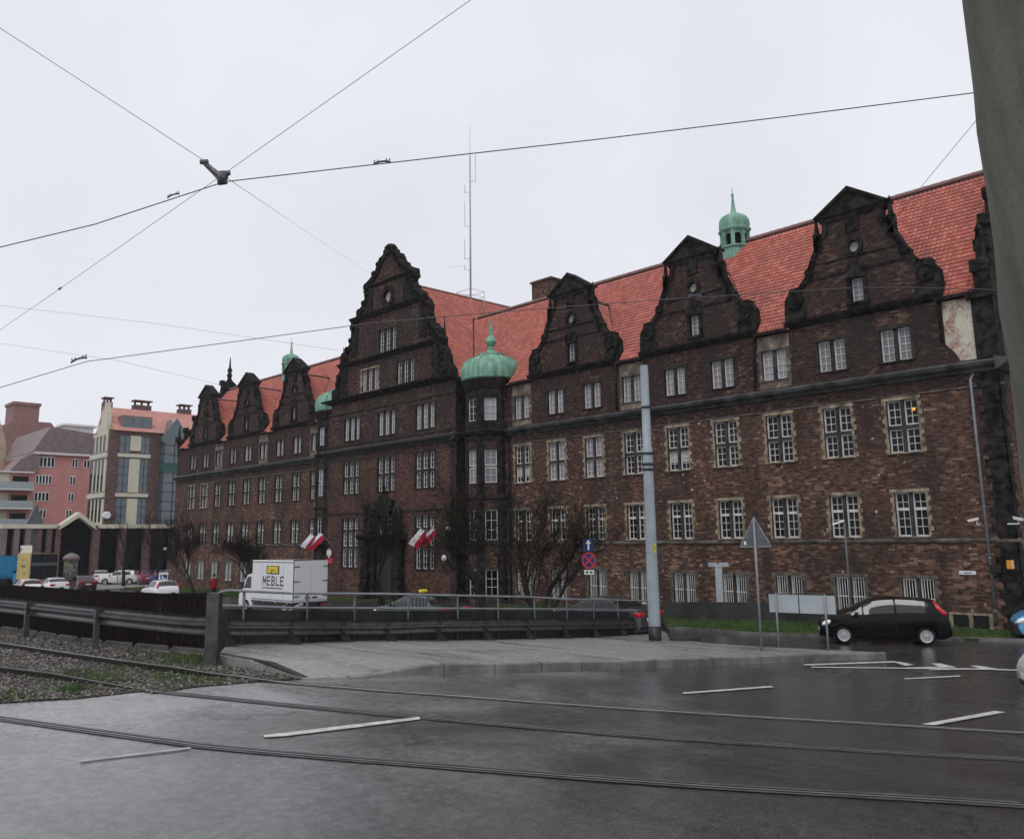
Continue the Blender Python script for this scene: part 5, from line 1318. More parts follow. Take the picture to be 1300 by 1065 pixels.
mb = MB(); mb.M = vframe(p) @ Matrix.Rotation(math.radians(-12), 4, 'Z'); mb.box(-hw*0.72, -hw*0.6, 0.03, 0.041, zb+0.06, zb+0.17); mb.build('sticker', 'sign_white', root)
# direction board seen from behind
pa, pb = GB(989, 823, 0.13), GB(1052, 827, 0.13)
root = thing('direction_board', 'long pale grey back of a road direction board on two thin posts', 'road sign', tuple(map(float, pa)))
za0, za1 = up_px(pa, 989, 776), up_px(pa, 989, 754); zb0, zb1 = up_px(pb, 1050, 781), up_px(pb, 1050, 756)
zt_ = (pa[2]+za1+pb[2]+zb1)/2; zb_ = (pa[2]+za0+pb[2]+zb0)/2
for p_, zz in ((pa, zt_), (pb, zt_)):
    mb = MB(); mb.tube([(p_[0], p_[1], p_[2]-0.1), (p_[0], p_[1], zz+0.03)], 0.033, 8); mb.build('post', 'galvanised', root, smooth=True)
u_ = (pb-pa); u_[2] = 0; L_ = np.linalg.norm(u_); u_ /= L_; away = np.array([-u_[1], u_[0], 0]); away *= (1 if away@np.array([pa[0], pa[1]-CAM[1], 0]) > 0 else -1)
mb = MB(); mb.M = Matrix(((u_[0], away[0], 0, pa[0]), (u_[1], away[1], 0, pa[1]), (0, 0, 1, 0), (0, 0, 0, 1)))
k_ = L_/63.0
for a_, b_ in ((-10, 28.5), (29.8, 75)): mb.box(a_*k_, b_*k_, 0.045, 0.07, zb_, zt_)
mb.cur = 1; mb.box(28.5*k_, 29.8*k_, 0.042, 0.073, zb_, zt_); mb.box(-10*k_, 75*k_, 0.04, 0.075, zt_, zt_+0.03)
mb.build('board', ['panel_back', 'dark_metal'], root)
# slim lamp with angled head
p = GZ(1083, 806); p = np.array([float(p[0]), float(p[1]), 0.05]); p = GL(1085, 800)
p = np.array(FP(1082, 792, -1.7)); p[2] = 0.0; 
root = thing('street_lamp', 'slim pale lamp post with a short white tilted head before the brick wall', 'street lamp', tuple(map(float, p)))
zt = up_px(p, 1075, 664)
mb = MB(); mb.M = vframe(p); mb.tube([(0, 0, 0), (0, 0, zt-0.1), (-0.02, 0, zt)], [0.05, 0.032, 0.03], 8); mb.build('post', 'galvanised', root, smooth=True)
mb = MB(); mb.M = vframe(p) @ Matrix.Translation((-0.22, 0, zt+0.02)) @ Matrix.Rotation(math.radians(-17), 4, 'Y'); mb.bev(-0.25, 0.24, -0.09, 0.09, -0.035, 0.045, 0.02); mb.build('lamp_head', 'sign_white', root)
# one-way and no-stopping signs
p = np.array(atd(750, 800, 36)); p[2] = 0
root = thing('road_sign', 'blue one-way arrow plate above a round red and blue no-stopping sign on one post', 'road sign', tuple(map(float, p)))
H = lambda py: up_px(p, 750, py)
mb = MB(); mb.M = vframe(p); mb.tube([(0, 0.05, -0.3), (0, 0.05, H(684))], 0.034, 8); mb.build('post', 'dark_metal', root, smooth=True)
hh = (H(683.5)-H(699.5))/2; zc = (H(683.5)+H(699.5))/2
mb = MB(); mb.M = vframe(p); mb.box(-hh*0.86, hh*0.86, 0, 0.02, zc-hh, zc+hh); mb.cur = 1
mb.M = vframe(p) @ Matrix.Translation((0, -0.004, zc)); aw = hh*0.13
mb.poly([(-aw, 0, -hh*0.8), (aw, 0, -hh*0.8), (aw, 0, hh*0.2), (hh*0.42, 0, hh*0.2), (0, 0, hh*0.85), (-hh*0.42, 0, hh*0.2), (-aw, 0, hh*0.2)])
mb.build('arrow_plate', ['sign_blue', 'sign_white'], root)
R0 = (H(700)-H(722.5))/2*0.94; zc = (H(700)+H(722.5))/2
mb = MB(); mb.M = vframe(p) @ Matrix.Translation((0, 0, zc)) @ Matrix.Scale(0.86, 4, Vector((1, 0, 0)))
mb.lathe([(R0, 0.0), (R0, 0.02)], n=28, axis='y'); mb.cur = 1
mb.poly([(R0*0.80*math.cos(-w), -0.004, R0*0.80*math.sin(-w)) for w in [2*PI*k/28 for k in range(28)]]); mb.cur = 0
for s_ in (1, -1):
    a = PI/4*s_; c_, n_ = (math.cos(a), math.sin(a)), (-math.sin(a), math.cos(a)); l = R0*0.83; t = R0*0.10; yy = -0.008-0.003*(s_ > 0)
    mb.quad(*[(c_[0]*u*l+n_[0]*v*t, yy, c_[1]*u*l+n_[1]*v*t) for u, v in ((-1, -1), (1, -1), (1, 1), (-1, 1))])
mb.build('no_stopping_plate', ['sign_red', 'sign_blue'], root)
z0, z1 = H(729), H(723.5)
mb = MB(); mb.M = vframe(p); w = (z1-z0)*1.15; mb.box(-w, w, 0, 0.02, z0, z1); mb.cur = 1; zc = (z0+z1)/2; h_ = (z1-z0)*0.28
for sx in (-1, 1): mb.poly([(sx*w*0.8, -0.004, zc+h_*0.2), (sx*w*0.35, -0.004, zc+h_), (sx*w*0.05, -0.004, zc+h_*0.1), (sx*w*0.3, -0.004, zc-h_), (sx*w*0.75, -0.004, zc-h_*0.5)])
mb.build('supplementary_plate', ['sign_white', 'black_paint'], root)
# T-shaped grey post behind the low wall
p = np.array(FP(916, 795, -2.2)); p[2] = 0.3
root = thing('signpost', 'wide flat grey T-shaped post standing behind the low concrete wall', 'signpost', tuple(map(float, p)))
zt, zm = up_px(p, 916, 714), up_px(p, 916, 719); mb = MB(); mb.M = vframe(p); w = 0.15
mb.bev(-w, w, -0.05, 0.05, -0.4, zm, 0.015); mb.build('post', 'panel_back', root)
mb = MB(); mb.M = vframe(p); mb.prism([(-0.42, zt), (-0.08, zt), (0, zt-0.08), (0.06, zt), (0.44, zt), (0.44, zm), (-0.42, zm)], 'y', -0.07, 0.07); mb.cur = 1
mb.lathe([(0.028, -0.078), (0.028, -0.06)], (-0.33, 0, (zt+zm)/2), 8, 'y'); mb.build('arm', ['panel_back', 'black_paint'], root)
# low concrete wall before the building
a, b_ = GZ(845, 787.5), GZ(1046, 794); a[2] = b_[2] = 0
za, zb = up_px(a, 856, 764.5), up_px(b_, 1042, 765)
mb = MB(); nn = np.array([-(b_-a)[1], (b_-a)[0], 0]); nn = nn/np.linalg.norm(nn)*0.3
n = 14
for i in range(n):
    s_, t_ = a+(b_-a)*i/n, a+(b_-a)*(i+1-0.012)/n; h0, h1 = za+(zb-za)*i/n, za+(zb-za)*(i+1)/n
    mb.add([tuple(s_+[0, 0, -0.3]), tuple(t_+[0, 0, -0.3]), tuple(t_+nn+[0, 0, -0.3]), tuple(s_+nn+[0, 0, -0.3]), tuple(s_+[0, 0, h0]), tuple(t_+[0, 0, h1]), tuple(t_+nn+[0, 0, h1]), tuple(s_+nn+[0, 0, h0])], ((3, 2, 1, 0), (4, 5, 6, 7), (0, 1, 5, 4), (1, 2, 6, 5), (2, 3, 7, 6), (3, 0, 4, 7)))
tag(mb.build('retaining_wall', 'dark_concrete'), 'low dark concrete wall between the grass verge and the barred ground windows', 'wall')
# things fixed to the building
def wallbox(name, label, cat, px, py, wpx, hpx, Y, mats, depth=0.06, group=None):
    x0, _, z1 = FP(px-wpx/2, py-hpx/2, Y); x1, _, z0 = FP(px+wpx/2, py+hpx/2, Y)
    return x0, x1, z0, z1
x0, x1, z0, z1 = wallbox('', '', '', 1228.5, 726.8, 21.5, 5.0, -0.02, None)
mb = MB(); mb.box(x0, x1, -0.05, -0.02, z0, z1); mb.cur = 1; zz = (z0+z1)/2; hh = (z1-z0)*0.2; x = x0+(x1-x0)*0.27
for k in range(7):
    w = (x1-x0)*random.uniform(0.045, 0.065); mb.box(x, x+w, -0.054, -0.05, zz-hh, zz+hh*random.uniform(0.6, 1)); x += w+0.012
mb.box(x0+0.03, x0+(x1-x0)*0.14, -0.054, -0.05, zz-hh, zz)
tag(mb.build('street_name_plate', ['sign_white', 'black_paint']), 'small white street name plate on the brick wall near the corner downpipe', 'name plate')
x0, x1, z0, z1 = wallbox('', '', '', 1281.5, 716.5, 10, 9, 0.0, None)
p = XP(1281, 716.5, -10.4)
mb = MB(); mb.bev(-10.44, -10.28, p[1]-0.16, p[1]+0.16, p[2]-0.15, p[2]+0.15, 0.02); tag(mb.build('alarm_box', 'lamp_amber'), 'orange box fixed to the side wall by the building corner', 'box')
p = FP(1267, 722, -0.08); mb = MB(); mb.bev(p[0]-0.26, p[0]+0.14, -0.2, -0.052, p[2]-0.16, p[2]+0.14, 0.02); tag(mb.build('meter_box', 'black_paint'), 'black box on the sooty corner quoins beside the downpipe', 'box')
def cctv(px, py, Y, label, flip, sidewall=False):
    p = FP(px, py, Y) if not sidewall else XP(px, py, -10.1)
    root = thing('security_camera', label, 'security camera', p, group='white security cameras at the corner')
    mb = MB(); mb.M = Matrix.Translation(p) @ Matrix.Rotation(math.radians(25)*flip, 4, 'Z') @ Matrix.Rotation(math.radians(-12)*flip, 4, 'Y') @ Matrix.Scale(0.75, 4); mb.bev(-0.26, 0.24, -0.06, 0.06, -0.05, 0.06, 0.02); mb.box(-0.3, 0.26, -0.07, 0.07, 0.06, 0.075)
    mb.build('housing', 'sign_white', root)
    mb = MB(); mb.M = Matrix.Translation(p)
    if sidewall: mb.tube([(0, 0, -0.06), (0, 0, -0.16), (-0.38, 0.0, -0.16)], 0.022, 6)
    else: mb.tube([(0.12, 0, -0.06), (0.12, 0.02, -0.16), (0.12, -Y-0.02, -0.16)], 0.022, 6)
    mb.build('bracket', 'sign_white', root)
cctv(1235.5, 660, -0.45, 'white security camera pointing along the facade from the corner quoins', 1)
cctv(1293, 659, 0, 'white security camera on the side wall just round the corner, next to the concrete post', -1, True)
# national emblem and red plate, lamps
p = FP(418.5, 708, YB-0.02)
root = thing('emblem_plate', 'red oval plate with a pale eagle above a red board on the brick wall', 'emblem', p)
mb = MB(); mb.M = Matrix.Translation(p); mb.lathe([(0.30, 0), (0.30, -0.05)], (0, 0, 0.32), 20, 'y'); mb.box(-0.46, 0.46, -0.05, 0.0, -0.40, -0.02); mb.build('plate', 'sign_red', root)
mb = MB(); mb.M = Matrix.Translation((p[0], p[1]-0.075, p[2]+0.34)) @ Matrix.Scale(0.75, 4); mb.prism([(-0.1, -0.42), (0.1, -0.42), (0.14, -0.1), (0.34, -0.3), (0.42, 0.1), (0.26, 0.38), (0.1, 0.1), (0.1, 0.3), (-0.02, 0.46), (-0.1, 0.28), (-0.1, 0.1), (-0.26, 0.38), (-0.42, 0.1), (-0.34, -0.3), (-0.14, -0.1)], 'y', 0.0, 0.022)
mb.build('eagle', 'sign_white', root)
for (px, py, lab) in ((568.5, 671.5, 'white wall lamp beside the dark turret, the higher of two'), (563.5, 708.5, 'round white wall lamp beside the dark turret, the lower of two')):
    p = FP(px, py, -1.6); root = thing('wall_lamp', lab, 'wall lamp', p, group='wall lamps on the centre block')
    mb = MB(); mb.M = Matrix.Translation(p); mb.sphere((0, 0, 0), (0.2, 0.14, 0.15 if py < 700 else 0.2), 12, 8); mb.build('globe', 'lamp_white', root, smooth=True)
    mb = MB(); mb.M = Matrix.Translation(p); mb.tube([(0, 0.1, 0), (0, 0.3, 0.02)], 0.04, 6); mb.build('bracket', 'black_paint', root)
# flags
def flag(label, white, red, Y, wallY):
    A = [np.array(FP(*q, Y)) for q in white]; B = [np.array(FP(*q, Y)) for q in red]
    hoist_top = A[0]; root = thing('flag', label, 'flag', tuple(map(float, A[1])), group='white and red flags on the front')
    mb = MB()
    def sheet(c, n=10, m=4, thick=0.012, ph=0.0):
        o = len(mb.v); 
        for s_ in (0, 1):
            for i in range(n+1):
                for j in range(m+1):
                    u, v = i/n, j/m; p = (c[0]*(1-u)+c[3]*u)*(1-v)+(c[1]*(1-u)+c[2]*u)*v
                    mb.v.append((p[0], p[1]+0.035*math.sin(u*6+v*2.5+ph)-s_*thick, p[2]))
        k = (n+1)*(m+1)
        for s_ in (0, 1):
            for i in range(n):
                for j in range(m):
                    a = o+s_*k+i*(m+1)+j; mb.f.append((a, a+1, a+m+2, a+m+1)); mb.mi.append(mb.cur)
    sheet(A); mb.cur = 1; sheet(B, ph=0.4); mb.build('cloth', ['flag_white', 'flag_red'], root, smooth=True)
    mb = MB(); t = (A[0]+A[1])/2; d_ = np.array([0.12, -0.25, 0.22]); w_ = np.array([t[0]+0.5, wallY, t[2]-0.75])
    mb.tube([tuple(w_), tuple(t+(t-w_)*0.08)], 0.022, 6); mb.build('flagpole', 'galvanised', root)
flag('wet white and red flag by the van, mostly its white half showing', [(394, 677), (398.5, 680.5), (387.5, 696.5), (381.4, 693.6)], [(398.5, 680.5), (400, 682.5), (389, 698.5), (387.5, 696.5)], -2.0, -1.4)
flag('wet white and red flag by the van, with a broad red stripe', [(406, 676), (410, 678), (392.5, 696.5), (388, 694)], [(410, 678), (411.5, 685), (396, 700), (392.5, 696.5)], -1.9, -1.4)
flag('white and red flag over the tall windows, mostly its white half showing', [(533.7, 670), (539, 674), (525, 694), (518.5, 690)], [(539, 674), (541, 681), (530, 697), (525, 694)], -2.3, YB)
flag('white and red flag over the tall windows, with a broad dark red stripe', [(549, 669), (552, 672), (535.5, 690.5), (532.5, 687.5)], [(552, 672), (553.5, 678), (541, 694), (535.5, 690.5)], -2.15, YB)
# radio mast
p = np.array(XP(597.5, 384, XC)); zt = XP(594, 158, XC)[2]
mp_ = (XC, float(p[1]), float(p[2]))
root = thing('radio_mast', 'tall thin radio mast with whip aerials on the red roof ridge', 'mast', mp_)
hM = zt-mp_[2]
mb = MB(); mb.M = Matrix.Translation(mp_); mb.tube([(0, 0, -0.3), (0, 0, hM*0.4), (0, 0, hM*0.82), (0, 0, hM*0.83), (0, 0, hM)], [0.075, 0.065, 0.05, 0.02, 0.015], 6); mb.build('mast_tube', 'mast_metal', root, smooth=True)
def mh(py): return XP(596, py, XC)[2]-mp_[2]
for (y0, y1, off) in ((231, 196, 0.42), (245, 234, -0.42), (288, 255, -0.42), (329, 303, -0.45), (343, 336, -0.45)):
    mb = MB(); mb.M = Matrix.Translation(mp_); dx, dy = off*_r0[0], off*_r0[1]
    mb.tube([(0, 0, mh(y0)), (dx, dy, mh(y0)+0.1)], 0.018, 5); mb.tube([(dx, dy, mh(y0)), (dx, dy, mh(y1))], 0.022, 5); mb.build('aerial', 'mast_metal', root)
mb = MB(); mb.M = Matrix.Translation(mp_)
c4 = [(-0.8, -0.7), (0.8, -0.7), (0.8, 0.7), (-0.8, 0.7)]
for z in (0.35, 0.8): mb.tube([(x, y, z) for x, y in c4+c4[:1]], 0.02, 5)
for x, y in c4: mb.tube([(x, y, -0.9), (x, y, 0.8)], 0.02, 5)
mb.tube([(-1.9*_r0[0], -1.9*_r0[1], mh(339)), (-0.45*_r0[0], -0.45*_r0[1], mh(337))], 0.012, 4)
mb.build('platform_rail', 'mast_metal', root)

# ------------------------------------------------------------------ concrete post right beside the viewer
d0 = 3.3; ca, cb = atd(1232, 0, d0), atd(1303, 545, d0)
a0, b0 = atd(1232, 0, d0), atd(1262, 230, d0)
rad = 0.21
axis_t = ca+_r*rad; axis_b = cb+_r*rad*1.22
t_ = (axis_b-axis_t)/(axis_b[2]-axis_t[2])
zg = hz(axis_b[0], axis_b[1]); foot = axis_b+t_*(zg-axis_b[2]); top = axis_t+t_*1.6
root = thing('concrete_post', 'rough olive-grey concrete post close to the viewer, cutting off the building end', 'post', tuple(map(float, foot)))
mb = MB(); n = 26; pts = [foot+(top-foot)*i/n for i in range(n+1)]
def rad_at(p):
    f = (p[2]-axis_b[2])/(axis_t[2]-axis_b[2]); return rad*(1.22-0.22*f)
mb.tube([tuple(p) for p in pts], [rad_at(p) for p in pts], 40)
for i, v in enumerate(mb.v):
    s_ = 0.004*math.sin(v[2]*7+v[0]*31)+0.003*math.sin(v[2]*17+v[1]*23); mb.v[i] = (v[0]+s_, v[1]+s_*0.6, v[2])
mb.build('shaft', 'post_concrete', root, smooth=True)
mb = MB(); rb_ = rad_at(foot); mb.lathe([(rb_+0.16, -0.2), (rb_+0.16, 0.10), (rb_+0.12, 0.14), (rb_-0.02, 0.15)], tuple(foot), 24); mb.build('footing', 'dark_concrete', root)

# ------------------------------------------------------------------ overhead wires
def wire(label, pts, r, sag=0.0, ins=(), n=8, group='overhead tram wires'):
    P = [np.array(atd(*q)) for q in pts]
    base = P[0]; root = thing('overhead_wire', label, 'wire', tuple(map(float, base)), group=group)
    Q = []
    for i in range(len(P)-1):
        for k in range(n): t = k/n; q = P[i]*(1-t)+P[i+1]*t; q = q-np.array([0, 0, sag*4*t*(1-t)]); Q.append(tuple(q))
    Q.append(tuple(P[-1])); mb = MB(); mb.tube(Q, r*0.5, 6); mb.build('cable', 'wire_metal', root, smooth=True)
    for kind, px, py, d, s_ in ins:
        c = atd(px, py, d); mb = MB(); t = np.array(atd(px+20, py, d))-c
        near = min(range(len(pts)-1), key=lambda i: abs((pts[i][0]+pts[i+1][0])/2-px) if not (min(pts[i][0], pts[i+1][0]) <= px <= max(pts[i][0], pts[i+1][0])) else -1)
        ax = P[near+1]-P[near]; ax /= np.linalg.norm(ax)
        if kind == 'clamp':
            mb.tube([tuple(c-ax*s_), tuple(c-ax*s_*0.5+[0, 0, s_*0.22]), tuple(c+ax*s_*0.5+[0, 0, s_*0.22]), tuple(c+ax*s_)], s_*0.13, 6)
            for k in (-0.8, -0.45, 0.45, 0.8): mb.tube([tuple(c+ax*s_*k), tuple(c+ax*s_*k*1.15+[0, 0, s_*0.5])], s_*0.07, 5)
        else:
            mb.tube([tuple(c-ax*s_), tuple(c-ax*s_*0.6), tuple(c-ax*s_*0.2), tuple(c+ax*s_*0.2), tuple(c+ax*s_*0.6), tuple(c+ax*s_)], [s_*0.1, s_*0.28, s_*0.2, s_*0.3, s_*0.24, s_*0.1], 8)
        mb.build('insulator', 'wire_metal', root)
wire('thick wire crossing the whole sky to the concrete post, kinked at the junction', [(-60, 330, 9.6), (0, 314, 9.4), (120, 285, 9.2), (285, 231, 9.0), (485, 208, 9.0), (760, 177, 9.0), (1000, 148, 9.0), (1246, 117, 9.0), (1420, 97, 9.0)], 0.012, 0.0, [('clamp', 220, 249, 9.1, 0.07), ('clamp', 485, 207.5, 9.0, 0.09)])
wire('thin stay wire from the sky corner through the junction to the tallest gable', [(-60, 0, 8.6), (0, 36, 8.7), (265, 208, 9.0), (282, 222, 9.0), (378, 287, 26.0), (476, 352, 53.0)], 0.0065)
wire('thin stay wire rising from the junction clamp to the top of the sky', [(640, -28, 8.0), (598, 0, 8.1), (290, 217, 9.0), (80, 364, 12.0), (0, 419, 13.5), (-60, 462, 14.5)], 0.0065, 0, [('egg', 76, 366.5, 12.05, 0.055)])
wire('dark cable passing in front of the gables at mid height', [(-60, 506, 20.0), (0, 492, 20.0), (110, 459, 20.0), (300, 433.5, 20.0), (480, 409, 20.0), (700, 391, 20.0), (840, 380.5, 20.0), (1080, 365.5, 20.0), (1141, 364.5, 20.0), (1300, 369, 20.0), (1400, 373, 20.0)], 0.018, 0.0, [('clamp', 100, 457.5, 20.0, 0.19), ('clamp', 882, 377, 20, 0.16)])
wire('faint far wire sloping down towards the copper lantern, the higher of two', [(-60, 380, 60), (0, 388, 60), (200, 411, 60), (430, 445, 60)], 0.018)
wire('faint far wire sloping down towards the copper lantern, the lower of two', [(-60, 426, 60), (0, 436, 60), (150, 458, 60), (290, 491, 60)], 0.018)
wire('thin slanting wire from the concrete post down across the largest gable', [(1290, 80, 14.0), (1246, 145, 15.0), (1165, 243, 17.5), (1093, 333, 20.0), (1009, 404, 23.0)], 0.011, 0.0, [('egg', 1072, 352, 20.5, 0.10)])
tpz = atd(822, 545, 27.2)
wire('upper of two fine parallel wires from the tram pole along the brick front', [(822, 546, 27.2), (900, 549, 26.5), (1100, 552, 25.5), (1280, 552, 25)], 0.008)
wire('lower of two fine parallel wires from the tram pole along the brick front', [(822, 553, 27.2), (900, 556, 26.5), (1100, 560, 25.5), (1280, 563, 25)], 0.006)
# junction where the wires meet
c = np.array(atd(282, 226, 9.0)); e1 = np.array(atd(258, 206, 9.0)); e2 = np.array(atd(287, 220, 9.0))
root = thing('wire_junction', 'dark metal junction clamp with a long arm where the sky wires cross', 'wire clamp', tuple(map(float, c)))
mb = MB(); mb.tube([tuple(e1), tuple(e1*0.5+c*0.5-_r*0.012), tuple(c)], [0.022, 0.026, 0.05], 8); mb.tube([tuple(e1-_r*0.03), tuple(e1+_r*0.05+_u*0.005)], 0.028, 6); mb.build('arm', 'wire_metal', root)
mb = MB(); mb.tube([tuple(e2+_u*0.0), tuple(c), tuple(np.array(atd(281, 232, 9.0)))], [0.035, 0.06, 0.045], 8); mb.tube([tuple(e2-_r*0.06), tuple(e2+_r*0.04)], 0.03, 6); mb.tube([tuple(np.array(atd(277, 232.5, 9.0))), tuple(np.array(atd(288, 231, 9.0)))], 0.03, 6); mb.build('clamp_body', 'wire_metal', root)
# ------------------------------------------------------------------ vehicles (local: x forward, y left, z up)
DG = bpy.context.evaluated_depsgraph_get
def lerp_tab(tab, x):
    xs = [a for a, _ in tab]; return float(np.interp(x, xs, [b for _, b in tab]))
class CarType:
    def __init__(s, L=4.03, W=1.69, H=1.49, wb=2.51, R=0.30, kind='hatch'):
        s.L, s.W, s.H, s.wb, s.R = L, W, H, wb, R
        h = L/2; s.xf = wb/2+ (0.02 if kind == 'hatch' else 0.0); s.xr = s.xf-wb
        k = H/1.49
        if kind == 'hatch':
            s.top = [(-h, .50), (-h+.02, .72), (-h+.07, .95), (-h+.13, 1.02), (-h+.42, 1.38), (-h+.62, 1.44), (-.45, 1.49), (.05, 1.465), (.38, 1.40), (1.12, 1.045), (1.22, 1.01), (1.62, .90), (1.86, .77), (h-.06, .66), (h, .52)]
            s.belt = [(-h, .50), (-h+.07, .93), (-h+.2, 1.00), (-.6, .965), (.5, .92), (1.12, .905), (1.62, .83), (1.86, .72), (h-.06, .62), (h, .5)]
            s.rf, s.rb, s.cowl, s.tail = .36, -h+.56, 1.10, -h+.15
            s.sidewin = [(-1.28, -.40), (-.33, .60)]; s.dlo_front = 1.0
        else:
            s.top = [(-h, .52), (-h+.02, .80), (-h+.12, 1.02), (-h+.75, 1.05), (-h+1.35, 1.40), (-.35, 1.46), (.15, 1.44), (.40, 1.38), (1.15, 1.03), (1.25, 1.0), (1.7, .90), (1.98, .76), (h-.05, .64), (h, .52)]
            s.belt = [(-h, .52), (-h+.12, .96), (-h+.8, .985), (-.5, .95), (.5, .915), (1.2, .90), (1.7, .83), (1.98, .72), (h-.05, .6), (h, .5)]
            s.rf, s.rb, s.cowl, s.tail = .38, -h+1.32, 1.13, -h+.78
            s.sidewin = [(-1.15, -.40), (-.33, .60)]; s.dlo_front = 1.0
        if H != 1.49:
            s.top = [(a, b*k) for a, b in s.top]; s.belt = [(a, b*k) for a, b in s.belt]
    def half(s, x):       # plan half width
        h = s.L/2; u = abs(x)/h; return s.W/2*(1-0.15*max(0, (u-0.66)/0.34)**2.2)
    def roofw(s, x):
        return s.W/2*0.735
    def rings(s, x):
        w = s.half(x); zb = 0.19+0.10*max(0, (abs(x)-s.L/2+0.25)/0.25); bz = lerp_tab(s.belt, x); tz = max(lerp_tab(s.top, x), bz+0.012)
        g = min(1, max(0, (tz-bz-0.02)/0.40)); g = g*g*(3-2*g)
        rw = w*0.93*(1-g)+s.roofw(x)*g
        pts = [(w*0.88, zb), (w*0.965, zb+0.05), (w*0.985, zb+0.17), (w*1.0, bz*0.68), (w*0.985, bz*0.88), (w*0.955, bz)]
        for t in (0.5, 0.86): pts.append((w*0.955+(rw-w*0.955)*t, bz+(tz-bz)*(0.5 if t < 0.6 else 0.84)*(0.96)))
        pts += [(rw*0.93, bz+(tz-bz)*0.955), (rw*0.74, tz-0.012), (rw*0.40, tz), (0, tz+0.008*(1+g))]
        return pts
    def body_mesh(s):
        xs = sorted(set([round(a, 3) for a, _ in s.top]+list(np.linspace(-s.L/2, s.L/2, 40).round(3)))); mb = MB(); n = None
        for x in xs:
            r = s.rings(x); full = r+[(-a, b) for a, b in r[-2::-1]]; n = len(full)
            mb.v += [(x, a, b) for a, b in full]
        for i in range(len(xs)-1):
            for k in range(n-1): mb.f.append((i*n+k, i*n+k+1, (i+1)*n+k+1, (i+1)*n+k))
            mb.f.append((i*n+n-1, i*n, (i+1)*n, (i+1)*n+n-1))
        mb.f.append(tuple(range(n))); mb.f.append(tuple((len(xs)-1)*n+k for k in range(n-1, -1, -1))); mb.mi = [0]*len(mb.f)
        me = mb.mesh('body', 'black_car'); mb.fix(me)
        ob = bpy.data.objects.new('tmp', me); COL.objects.link(ob); cut = []
        for x in (s.xf, s.xr):
            for sy in (1, -1):
                c = MB(); c.lathe([(s.R*1.17, 0.42), (s.R*1.17, 1.2)] if sy > 0 else [(s.R*1.17, -1.2), (s.R*1.17, -0.42)], (x, 0, s.R), 28, 'y')
                cm = c.mesh('cut', 'plastic_black'); c.fix(cm); co = bpy.data.objects.new('cut', cm); COL.objects.link(co); cut.append(co)
                md = ob.modifiers.new('b', 'BOOLEAN'); md.object = co; md.operation = 'DIFFERENCE'; md.solver = 'EXACT'
        bpy.context.view_layer.update()
        out = bpy.data.meshes.new_from_object(ob.evaluated_get(DG()))
        for o in cut+[ob]: bpy.data.objects.remove(o)
        out.name = 'body'; out.materials.clear(); out.materials.append(MATS['black_car']); out.materials.append(MATS['plastic_black'])
        for p in out.polygons:
            c = p.center
            for x in (s.xf, s.xr):
                if math.hypot(c.x-x, c.z-s.R) < s.R*1.20 and abs(p.normal.y) < 0.35 and abs(c.y) < s.W/2 and c.z < 0.75: p.material_index = 1
                if math.hypot(c.x-x, c.z-s.R) < s.R*1.1 and abs(c.y) < 0.5: p.material_index = 1
            if c.z < 0.23: p.material_index = 1
        bm = bmesh.new(); bm.from_mesh(out)
        for f in bm.faces: f.smooth = True
        for e in bm.edges:
            if len(e.link_faces) == 2 and (e.calc_face_angle(0) > 0.75): e.smooth = False
        bm.to_mesh(out); bm.free(); return out
    def side_pt(s, x, t, sy, off=0.012):
        bz = lerp_tab(s.belt, x); tz = max(lerp_tab(s.top, x), bz+0.012); r = s.rings(x)
        zz = bz+(tz-bz)*t; P = r[5:9]
        y = float(np.interp(zz, [p[1] for p in P], [p[0] for p in P])); return (x, sy*(y+off), zz+0.004)
    def glass_side(s, x0, x1, sy, t0=0.10, t1=0.90, n=6):
        mb = MB(); rows = 4; mid = s.L
        for i in range(n+1):
            x = x0+(x1-x0)*i/n
            tt1 = t1
            for j in range(rows+1): mb.v.append(s.side_pt(x, t0+(tt1-t0)*j/rows, sy))
        for i in range(n):
            for j in range(rows): a = i*(rows+1)+j; mb.f.append((a, a+1, a+rows+2, a+rows+1)); mb.mi.append(0)
        return mb
    def glass_top(s, x0, x1, n=6, w=0.86):
        mb = MB(); cols = [-1, -.72, -.38, 0, .38, .72, 1]
        for i in range(n+1):
            x = x0+(x1-x0)*i/n; r = s.rings(x); P = sorted([(a, b) for a, b in r[6:]])
            rw = r[7][0]*w/0.86*0.93
            for c in cols:
                y = c*rw; z = float(np.interp(abs(y), [p[0] for p in P], [p[1] for p in P])); sl = 0.010
                mb.v.append((x+sl*(1 if x0 > 0 else -1), y, z+0.012))
        m = len(cols)
        for i in range(n):
            for j in range(m-1): a = i*m+j; mb.f.append((a, a+1, a+m+1, a+m)); mb.mi.append(0)
        return mb
    def end_pt(s, x, y, z): return (x, y, z)
CT = {}
